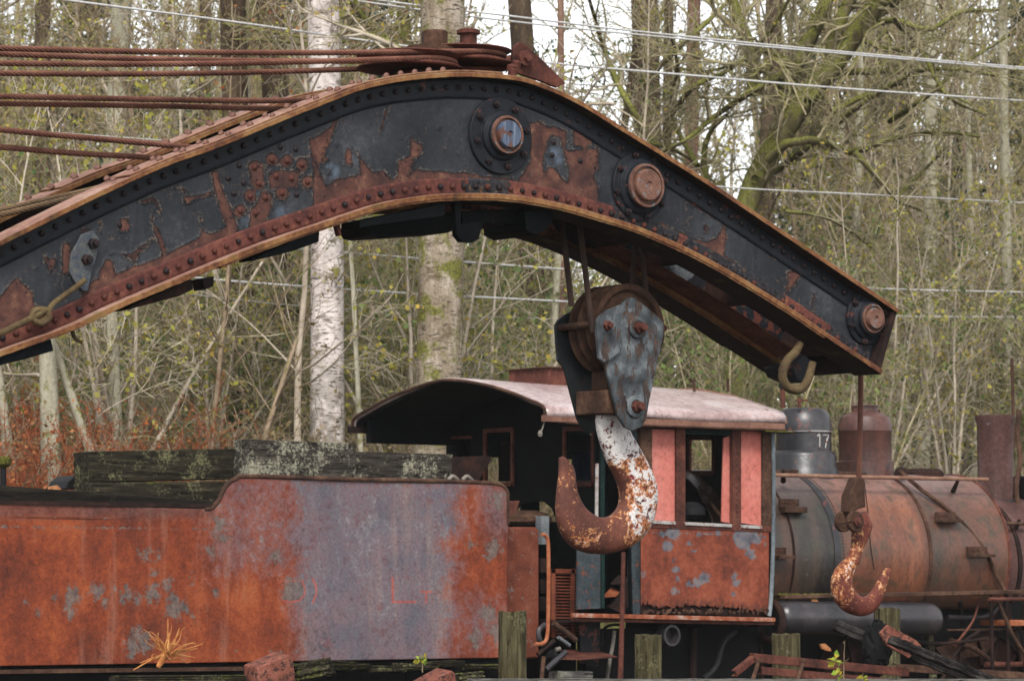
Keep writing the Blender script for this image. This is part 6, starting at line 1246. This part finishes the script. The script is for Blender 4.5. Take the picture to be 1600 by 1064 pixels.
for depth, n, ks in ((44, 16, (3, 4, 3, 0, 2)), (49, 20, (0, 1, 2, 3, 4)), (55, 24, (0, 1, 2, 5, 3)), (62, 28, (0, 1, 2, 5, 5)), (70, 30, (0, 1, 5, 2, 5)), (80, 34, (0, 1, 5, 1, 5))):
    for k in range(-2, n + 5):
        px = -140 + 1880 * (k + rgt.rand()) / n; dd = depth + rgt.uniform(-2.5, 2.5)
        if depth < 60 and 560 < px < 900 and rgt.rand() < .35: continue
        if depth < 52 and px > 1060 and rgt.rand() < .55: continue
        if depth > 54 and (590 < px < 1000 or 1070 < px < 1160) and rgt.rand() < .82: continue
        while at_col(px, dd)[1] < 36: dd += 2
        if dd > 47 and (870 < px < 1010 or 1080 < px < 1160) and rgt.rand() < .9: continue
        kk_ = ks[rgt.randint(len(ks))]
        if px > 1040 and dd < 58: kk_ = (3, 4)[rgt.randint(2)]
        place(kk_, at_col(px, dd) - [0, 0, .1], rgt.uniform(0, 6.28), rgt.uniform(.75, 1.25))['label'] = '%s, %s %s' % (KINDS_[kk_][2], 'near' if dd < 51 else 'midway' if dd < 64 else 'far back', zone(px)); count += 1
# ---- single trees one can tell apart in the photograph
def tree(px0, y0, px1, y1, depth, wpx, bark, label, branches=10, blen=2.2, taper=.8, seed=0, leaf=None, nleaf=0, twig='twig', up=.05, name='bare_tree', group=None, ang=60, t0=.3, bend=.006, brr=.2):
    """trunk passes through pixel (px0,y0) and (px1,y1), y0 the lower; grows from the ground there"""
    rg = np.random.RandomState(seed); A, B = WD(px0, y0, depth), WD(px1, y1, depth); t = (B - A) / np.linalg.norm(B - A)
    g = float(ground_z(A[0], A[1])); base = A - t * (A[2] - g + .2) / max(t[2], .2); r = wpx / 2 * depth / FPX; H = (B[2] - base[2]) / max(t[2], .2) + 1.2
    k = 26; b = grow(rg, base, t, [H], [r * 1.1], [dict(k=k, wig=bend, tip=taper, n=branches, ang=ang, lr=blen / H, rr=brr, t0=t0), dict(k=8, wig=.14, up=up, tip=.3, n=6, ang=42, lr=.5, rr=.5), dict(k=5, wig=.2, up=.02, tip=.4, n=5, ang=40, lr=.5, rr=.6), dict(k=3, wig=.22, tip=.5)])
    b[0] = (b[0][0], b[0][1] * (1 + .35 * np.exp(-np.linspace(0, 14, k + 1)))[None])
    for blk_ in b: blk_[0][...] -= base
    V0, F0 = tubes(b[:1], 14); parts = [('trunk', V0, F0, BK[bark])]
    if branches: V1, F1 = tubes(b[1:], 4, .004); parts.append(('crown', V1, F1, BK[twig]))
    if leaf: Vl, Fl = leaves(rg, pts_on(rg, b[-1], nleaf, .05), .07); parts.append(('foliage', Vl, Fl, LF[leaf]))
    return assemble(name, base, parts, label, 'tree', group)
tree(510, 650, 507, 0, 44, 49, 'birch', 'straight white barked birch rising behind the boom just left of the middle', 9, 2.6, .9, 1, 'yellow', 120, name='birch_tree', t0=.55)
tree(682, 560, 692, 0, 42.5, 66, 'mottled', 'thickest mottled trunk with mossy lower bark, right of the birch', 8, 2.4, .95, 2, 'yellow', 100, name='alder_tree', t0=.6)
tree(80, 740, 74, 560, 41, 35, 'grey', 'pale grey trunk standing below the boom at the left', 5, 1.6, .55, 3, name='alder_tree', t0=.5); tree(140, 700, 95, 560, 41.6, 17, 'grey', 'slim grey trunk leaning left against the pale trunk', 4, 1.4, .5, 4, name='alder_tree')
tree(183, 700, 178, 490, 43, 22, 'grey', 'slender upright grey trunk near the long dark timber', 6, 1.6, .6, 5, name='alder_tree'); tree(20, 760, 2, 640, 41, 22, 'grey', 'grey trunk cut by the left edge of the picture', 3, 1.4, .5, 6, name='alder_tree')
tree(372, 640, 352, 0, 48, 42, 'dark', 'wide dark brown trunk left of the birch', 12, 3, .85, 7, twig='twigd', name='tall_conifer'); tree(392, 640, 383, 0, 50, 15, 'grey', 'narrow pale trunk in front of the dark brown one', 8, 1.8, .7, 8, name='alder_tree')
tree(452, 640, 440, 0, 49, 44, 'dark', 'dark trunk close left of the birch', 10, 3, .85, 9, twig='twigd', name='tall_conifer'); tree(322, 640, 318, 0, 58, 20, 'dark', 'thin dark trunk behind the upper boom at the left', 8, 2.4, .8, 10, twig='twigd', name='tall_conifer')
tree(838, 560, 826, 0, 55, 36, 'dark', 'dark ivy touched trunk right of the sheaves on the boom crest', 9, 2.6, .9, 11, 'ivy', 500, 'twigd', name='tall_conifer', t0=.1); tree(877, 560, 874, 0, 50, 11, 'red', 'thin reddish trunk beside the ivy touched one', 4, 1.6, .8, 12, name='alder_tree')
tree(1020, 560, 1012, 0, 57, 42, 'dark', 'mossy dark trunk behind the falling part of the boom', 12, 3, .9, 13, 'ivy', 900, 'twig2', name='tall_conifer', t0=.1); tree(1072, 560, 1076, 0, 56, 22, 'red', 'reddish brown trunk next to the mossy dark one', 6, 2.2, .85, 14, name='tall_conifer')
tree(1040, 560, 1044, 0, 58, 15, 'dark', 'narrow ivy clad trunk between the mossy and reddish ones', 5, 1.6, .9, 15, 'ivy', 900, 'twigd', name='tall_conifer', t0=.1)
tree(1182, 640, 1204, 0, 58, 28, 'dark', 'tall dark trunk behind the mossy leaning maple', 10, 2.6, .85, 16, twig='twigd', name='tall_conifer'); tree(1524, 740, 1521, 0, 60, 10, 'grey', 'pale pole like trunk above the smokestack', 5, 1.4, .75, 17, name='alder_tree')
tree(860, 640, 868, 380, 48, 13, 'grey', 'pale slim trunk seen under the arch of the boom', 6, 1.6, .7, 18, name='alder_tree'); tree(560, 640, 548, 400, 43.5, 9, 'grey', 'very thin grey stem beside the birch', 5, 1.2, .6, 19, name='alder_tree')
tree(160, 640, 190, 0, 62, 34, 'grey', 'greyish trunk far back at the upper left', 10, 2.6, .8, 20, name='alder_tree'); tree(246, 640, 236, 0, 66, 26, 'grey', 'grey trunk far back between the ropes and the boom', 10, 2.6, .8, 22, name='alder_tree'); tree(66, 640, 52, 0, 60, 26, 'dark', 'dark trunk far back near the upper left corner', 10, 2.4, .8, 23, twig='twigd', name='tall_conifer')
tree(1440, 740, 1462, 0, 60, 20, 'grey', 'grey trunk far back at the upper right', 12, 3, .8, 24, name='alder_tree'); tree(1580, 740, 1570, 0, 56, 16, 'grey', 'thin trunk near the right edge', 10, 2.5, .8, 25, name='alder_tree'); tree(1330, 740, 1322, 0, 57, 12, 'grey', 'thin trunk rising between the two boiler domes', 10, 2.2, .8, 26, name='alder_tree')
tree(930, 560, 985, 120, 53, 13, 'dark', 'slim dark stem leaning right in the gap of white sky', 10, 2.4, .7, 27, twig='twigd', name='alder_tree', t0=.4)
# the big mossy maple: limbs measured one by one
def limb_tree():
    dep = 52; rg = np.random.RandomState(5); g0 = at_col(1150, dep)
    LB = [([(1140,470),(1172,300),(1215,225),(1252,160),(1292,120),(1330,60),(1376,0),(1430,-80)], 40, 26), ([(1200,250),(1225,226),(1262,219),(1300,228),(1335,238),(1378,222),(1420,212),(1470,206),(1530,214)], 13, 4), ([(1262,160),(1300,120),(1350,112),(1420,112),(1480,108),(1560,118)], 12, 4),
          ([(1225,140),(1248,90),(1275,40),(1300,-20)], 26, 18), ([(1310,100),(1345,50),(1398,32),(1450,48),(1500,20),(1560,16)], 12, 4), ([(1235,110),(1180,140),(1120,180),(1070,220),(1030,240)], 12, 4), ([(1240,100),(1190,80),(1150,100),(1100,112),(1060,106)], 9, 3),
          ([(1300,90),(1305,60),(1318,20),(1340,-20)], 22, 16), ([(1180,280),(1215,265),(1262,230),(1300,200),(1350,160),(1420,118)], 12, 5), ([(1335,238),(1365,270),(1400,310),(1440,330)], 9, 3), ([(1400,310),(1450,260),(1480,230)], 6, 3), ([(1150,420),(1120,330),(1100,260),(1108,210),(1135,180)], 15, 6),
          ([(1398,32),(1440,80),(1480,150),(1540,180)], 8, 3), ([(1376,20),(1420,-10),(1480,-20)], 14, 8), ([(1015,220),(975,150),(945,80),(918,-10)], 10, 5), ([(1005,130),(1060,75),(1105,35),(1150,-10)], 9, 5), ([(1040,190),(1085,135),(1135,112),(1195,62),(1235,-5)], 9, 5), ([(1300,175),(1350,150),(1400,132),(1450,135),(1520,165)], 9, 3), ([(1390,190),(1450,150),(1500,105),(1570,60)], 8, 4), ([(1180,150),(1172,80),(1150,20),(1140,-20)], 22, 14), ([(1340,60),(1400,80),(1460,60),(1530,70)], 8, 3), ([(1225,330),(1290,340),(1340,370),(1390,410)], 6, 3), ([(960,230),(1020,225),(1080,250),(1130,300)], 7, 3), ([(1090,260),(1050,180),(1058,100),(1040,30)], 8, 4)]
    b0 = []; k = 18
    for pts, w0, w1 in LB:
        P = smooth_path([WD(x, y, dep + rg.uniform(-1.2, 1.2) * (w0 < 20)) for x, y in pts], k + 1)
        if w0 == 40: P[0] = g0 - [0, 0, .3]; P = smooth_path(P[::2], k + 1)
        b0.append((P, np.linspace(w0, w1, k + 1) * 1.15 / 2 * dep / FPX))
    pts = np.stack([p for p, _ in b0]); rad = np.stack([r for _, r in b0]); nb = 9; bi = np.repeat(np.arange(len(b0)), nb); kk = rg.randint(2, k, len(bi)); P0 = pts[bi, kk]
    T = np.gradient(pts, axis=1)[bi, kk]; T /= np.linalg.norm(T, axis=1)[:, None]; D0 = T + rg.normal(0, .7, T.shape) + [0, 0, .15]
    b = grow(rg, P0, D0, rg.uniform(.8, 3.0, len(bi)), np.minimum(rad[bi, kk] * .5, .04), [dict(k=10, wig=.2, up=.02, tip=.3, n=6, ang=45, lr=.5, rr=.55), dict(k=6, wig=.22, tip=.4, n=5, ang=42, lr=.5, rr=.6), dict(k=3, wig=.25, tip=.5)])
    base = g0; allb = [(pts - base, rad)] + [(p - base, r) for p, r in b]
    V0, F0 = tubes([(allb[0][0][:1], rad[:1])], 10); V1, F1 = tubes([(allb[0][0][1:], rad[1:])], 8); V2, F2 = tubes(allb[1:], 4, .004)
    r = assemble('maple_tree', base, [('trunk', V0, F0, BK['maple']), ('limbs', V1, F1, BK['maple']), ('crown', V2, F2, BK['twig2'])], 'big leaning maple with thick bright moss on its spreading limbs, upper right', 'tree'); return r
limb_tree()
def left_maple():     # mossy limbs behind the ropes at the upper middle left
    dep = 47; rg = np.random.RandomState(9); g0 = at_col(610, dep); b0 = []; k = 16
    for pts, w0, w1 in [([(628,620),(636,300),(640,120),(632,40),(625,-40)], 24, 18), ([(636,92),(600,60),(570,30),(548,0),(520,-30)], 14, 12), ([(640,80),(625,45),(632,10),(650,-30)], 14, 10), ([(620,70),(560,62),(500,72),(430,64),(360,62)], 8, 3), ([(350,38),(390,44),(430,52),(480,60)], 6, 4), ([(655,90),(668,30),(690,-20)], 10, 8)]:
        P = smooth_path([WD(x, y, dep) for x, y in pts], k + 1)
        if w0 == 24: P[0] = g0 - [0, 0, .3]; P = smooth_path(P[::2], k + 1)
        b0.append((P, np.linspace(w0, w1, k + 1) / 2 * dep / FPX))
    pts = np.stack([p for p, _ in b0]); rad = np.stack([r for _, r in b0]); bi = np.repeat(np.arange(1, len(b0)), 12); kk = rg.randint(2, k, len(bi)); D0 = rg.normal(0, 1, (len(bi), 3)) + [0, 0, .1]
    b = grow(rg, pts[bi, kk], D0, rg.uniform(.5, 1.6, len(bi)), np.minimum(rad[bi, kk] * .5, .025), [dict(k=8, wig=.2, tip=.3, n=6, ang=45, lr=.5, rr=.55), dict(k=5, wig=.22, tip=.4, n=4, ang=42, lr=.5, rr=.6), dict(k=3, wig=.25, tip=.5)])
    base = g0; V0, F0 = tubes([(pts[:1] - base, rad[:1])], 10); V1, F1 = tubes([(pts[1:] - base, rad[1:])], 8); V2, F2 = tubes([(p - base, r) for p, r in b], 4, .004); Vl, Fl = leaves(rg, pts_on(rg, b[-1], 260, .05) - base, .08)
    assemble('maple_tree', base, [('trunk', V0, F0, BK['maple']), ('limbs', V1, F1, BK['maple']), ('crown', V2, F2, BK['twig2']), ('foliage', Vl, Fl, LF['orange'])], 'mossy forked maple behind the flat sheaves on the boom crest', 'tree')
left_maple()
# ---- masses nobody could count
def mass(name, label, cat, seeds, mat, leaf=None, nl=0, lsize=.06, seed=1, levels=None, rmin=.004):
    rg = np.random.RandomState(seed); P0, D0, Ln, R0 = seeds(rg); b = grow(rg, P0, D0, Ln, R0, levels); V, F = tubes(b, 3, rmin); o = np_mesh(name, V, F, mat, None); tag(o, label, cat, kind='stuff')
    if leaf: Vl, Fl = leaves(rg, pts_on(rg, b[-1], nl, .08), lsize); o2 = np_mesh(name + '_leaves', Vl, Fl, LF[leaf], None); tag(o2, label + ', its leaves', cat, kind='stuff')
def on_bank(rg, n, px0, px1, d0, d1):
    px = rg.uniform(px0, px1, n); d = rg.uniform(d0, d1, n); D = Fv * FPX + Rv * (px[:, None] - 800) + Uv * (532 - 900); P = CAMP + D * (d[:, None] / FPX); P[:, 1] = np.maximum(P[:, 1], rg.uniform(34.4, 36.5, n)); P[:, 2] = ground_z(P[:, 0], P[:, 1]) - .05; return P
LV2 = [dict(k=8, wig=.16, up=-.02, tip=.35, n=6, ang=45, lr=.45, rr=.6, t0=.15), dict(k=4, wig=.25, tip=.4, n=2, ang=40, lr=.5, rr=.6), dict(k=3, wig=.25, tip=.5)]
mass('bramble', 'tangled bramble and bare brush on the bank behind the train', 'undergrowth', lambda rg: (on_bank(rg, 1000, -150, 1750, 38.5, 46), rg.normal(0, .6, (1000, 3)) + [0, 0, 1], rg.uniform(.7, 2.1, 1000), rg.uniform(.004, .010, 1000)), BK['twigd'], 'tan', 9000, .06, 3, LV2)
mass('bracken', 'rusty orange dead bracken on the bank at the left', 'bracken', lambda rg: (on_bank(rg, 760, -120, 310, 37, 43), rg.normal(0, .6, (760, 3)) + [0, 0, 1], rg.uniform(.5, 1.8, 760), rg.uniform(.004, .008, 760)), mat_bark('bracken_stems', [(104, 52, 34), (142, 76, 48), (160, 104, 70)], 0, sc=2), 'orange', 12000, .055, 4, LV2)
mass('fern_bank', 'green ferns and saplings below the trees at the left', 'undergrowth', lambda rg: (on_bank(rg, 900, 60, 960, 46, 58), rg.normal(0, .4, (900, 3)) + [0, 0, 1], rg.uniform(1.4, 5.4, 900), rg.uniform(.004, .009, 900)), BK['twig2'], 'green', 40000, .085, 5, LV2)
# far wood: upright stems, brush and evergreen sprays closing the view, thinning towards the top
def far_wood():
    rg = np.random.RandomState(31); n = 520; P = on_bank(rg, n, -450, 2400, 82, 118); px = proj(P)[:, 0]; gap = np.exp(-((px - 770) / 130) ** 2) + np.exp(-((px - 945) / 60) ** 2) + np.exp(-((px - 1115) / 50) ** 2) + .3 * np.exp(-((px - 200) / 120) ** 2)
    H = rg.uniform(9, 19, n) * (1 - .82 * np.clip(gap, 0, 1)); b = grow(rg, P, rg.normal(0, .05, (n, 3)) + [0, 0, 1], H, rg.uniform(.05, .16, n), [dict(k=10, wig=.03, tip=.2, n=24, ang=55, lr=.2, rr=.25, t0=.1), dict(k=5, wig=.15, up=.05, tip=.3, n=6, ang=42, lr=.5, rr=.55), dict(k=3, wig=.2, tip=.5)])
    V, F = tubes(b, 3, .009); tag(np_mesh('far_wood', V, F, mat_bark('far_stems', [(96, 86, 66), (138, 126, 98), (164, 152, 124)], .3, sc=1), None), 'far grey brown wood of bare trees closing the view', 'wood', kind='stuff')
    Vl, Fl = leaves(rg, pts_on(rg, b[2], 26000, .3), .17); tag(np_mesh('far_foliage', Vl, Fl, mat_leaf('far_olive_leaves', [(112, 106, 62), (140, 128, 80), (104, 100, 66), (150, 134, 92), (96, 104, 62)]), None), 'thin olive foliage in the far wood', 'foliage', kind='stuff')
far_wood()
def conifers():       # evergreens far back: drooping sprays of needles
    rg = np.random.RandomState(41); lab = {}
    for k, (px, d, H) in enumerate([(200, 78, 9), (120, 92, 13), (290, 74, 8), (420, 95, 14), (560, 90, 15), (610, 72, 8.5), (760, 84, 6), (840, 74, 5.5), (1500, 84, 9), (1380, 92, 12), (1250, 88, 11), (1600, 92, 13), (20, 84, 10)]):
        base = at_col(px, d); nb = 150; z = rg.rand(nb) ** .8 * H * .96 + .3; L_ = (H - z) * .26 + .35; az = rg.uniform(0, 6.28, nb); D0 = np.stack([np.cos(az), np.sin(az), np.full(nb, .05)], 1)
        b = grow(rg, np.stack([0 * z, 0 * z, z], 1), D0, L_, np.full(nb, .03), [dict(k=6, wig=.06, up=-.09, tip=.3, n=7, ang=50, lr=.4, rr=.4, t0=.1), dict(k=3, wig=.1, up=-.05, tip=.4)])
        Vt, Ft = tubes([(np.linspace([0, 0, 0], [0, 0, H], 8)[None], np.linspace(.2, .03, 8)[None])], 8); Vc, Fc = tubes(b, 3, .012); Vl, Fl = leaves(rg, pts_on(rg, b[1], 5200, .12), .2)
        r = assemble('conifer_tree', base, [('trunk', Vt, Ft, BK['dark']), ('crown', Vc, Fc, BK['dark']), ('foliage', Vl, Fl, LF['conifer'])], 'dark green conifer deep in the wood, ' + ('low, ' if H < 9 else 'tall, ' if H > 12 else '') + zone(px), 'tree', 'conifers deep in the wood behind the train')
conifers()
# ------------------------------------------------------------------ overhead cables
GW = 'pale overhead cables strung behind the boom'
def cable(pts, Y, r, label):
    P = smooth_path([W(x, y, Y) for x, y in pts], 60); V, F = tubes([(P[None], np.full((1, len(P)), r))], 6, .001); tag(np_mesh('overhead_cable', V, F, M['wire'], None, True), label, 'cable', GW)
cable([(-200,-45),(100,0),(360,34),(630,72),(840,97),(1100,120),(1350,141),(1750,168)], 36, .014, 'long pale cable from the upper left corner to the right edge, under the twin cables')
cable([(400,-30),(600,2),(800,26),(1000,50),(1300,80),(1600,106),(1800,122)], 36, .013, 'upper of the close twin cables at the upper right'); cable([(380,-26),(600,8),(800,34),(1000,55),(1300,83),(1600,109),(1800,126)], 36.2, .013, 'lower of the close twin cables at the upper right')
cable([(-200,188),(0,202),(150,212),(300,223)], 37, .006, 'thin faint cable behind the ropes at the left'); cable([(300,372),(480,390),(680,406),(900,422),(1180,440),(1400,452),(1750,460)], 37, .014, 'upper of two grey cables seen under the boom arch'); cable([(200,420),(335,437),(600,456),(860,470),(1180,486),(1400,494),(1750,497)], 37, .014, 'lower of two grey cables seen under the boom arch')
cable([(900,270),(1140,293),(1370,305),(1600,317),(1800,326)], 37, .011, 'thin cable alone at mid height on the right'); cable([(300,460),(470,478),(700,492),(900,500)], 38, .005, 'faintest cable just below the two grey ones under the arch')
# small yellow-leaved weed and roadside plants in the foreground
def weed(px, y0, y1, Y, label, seed, leafm, nl=9, s_=.07):
    rg = np.random.RandomState(seed); a, b_ = W(px, y0, Y), W(px, y1, Y); b = grow(rg, a, (b_ - a), [np.linalg.norm(b_ - a)], [.006], [dict(k=8, wig=.06, tip=.4, n=5, ang=45, lr=.3, rr=.6), dict(k=4, wig=.15, tip=.5)])
    for q in b: q[0][...] -= a
    V, F = tubes(b, 5, .002); Vl, Fl = leaves(rg, np.vstack([b[1][0][:, -1], pts_on(rg, b[1], nl, .01)]), s_); assemble('weed', a, [('stem', V, F, BK['twigd']), ('foliage', Vl, Fl, LF[leafm])], label, 'plant', 'young weeds in the foreground')
M['lf2'] = None; LF['weed'] = mat_leaf('fresh_weed_leaves', [(120, 150, 50), (160, 176, 60), (196, 170, 60)])
weed(1308, 1072, 1030, 24.6, 'small fresh green weed in front of the channel irons', 1, 'weed', 12, .075); weed(1345, 1076, 1050, 24.6, 'low weed with yellowing leaves right of the green one', 2, 'weed', 12, .06); weed(1318, 1060, 1003, 24.8, 'bare dry stalk behind the green weed', 3, 'tan', 1, .02); weed(660, 1050, 1022, 26, 'grassy weed under the tender near the tall post', 4, 'weed', 8, .06)

# ------------------------------------------------------------------ the damp autumn air between the yard and the wood
hz = MB().box((-205, -125, -1.5), (425, 425, 46)).build('haze', M['wire'], None, 0); hm = bpy.data.materials.new('haze_air'); hm.use_nodes = True; ht = hm.node_tree; ht.nodes.clear()
ho = ht.nodes.new('ShaderNodeOutputMaterial'); hv = ht.nodes.new('ShaderNodeVolumePrincipled'); hv.inputs['Density'].default_value = .0003; hv.inputs['Color'].default_value = (.93, .93, .92, 1); hv.inputs['Anisotropy'].default_value = .2
ht.links.new(hv.outputs[0], ho.inputs['Volume']); hz.data.materials.clear(); hz.data.materials.append(hm); hz['kind'] = 'stuff'
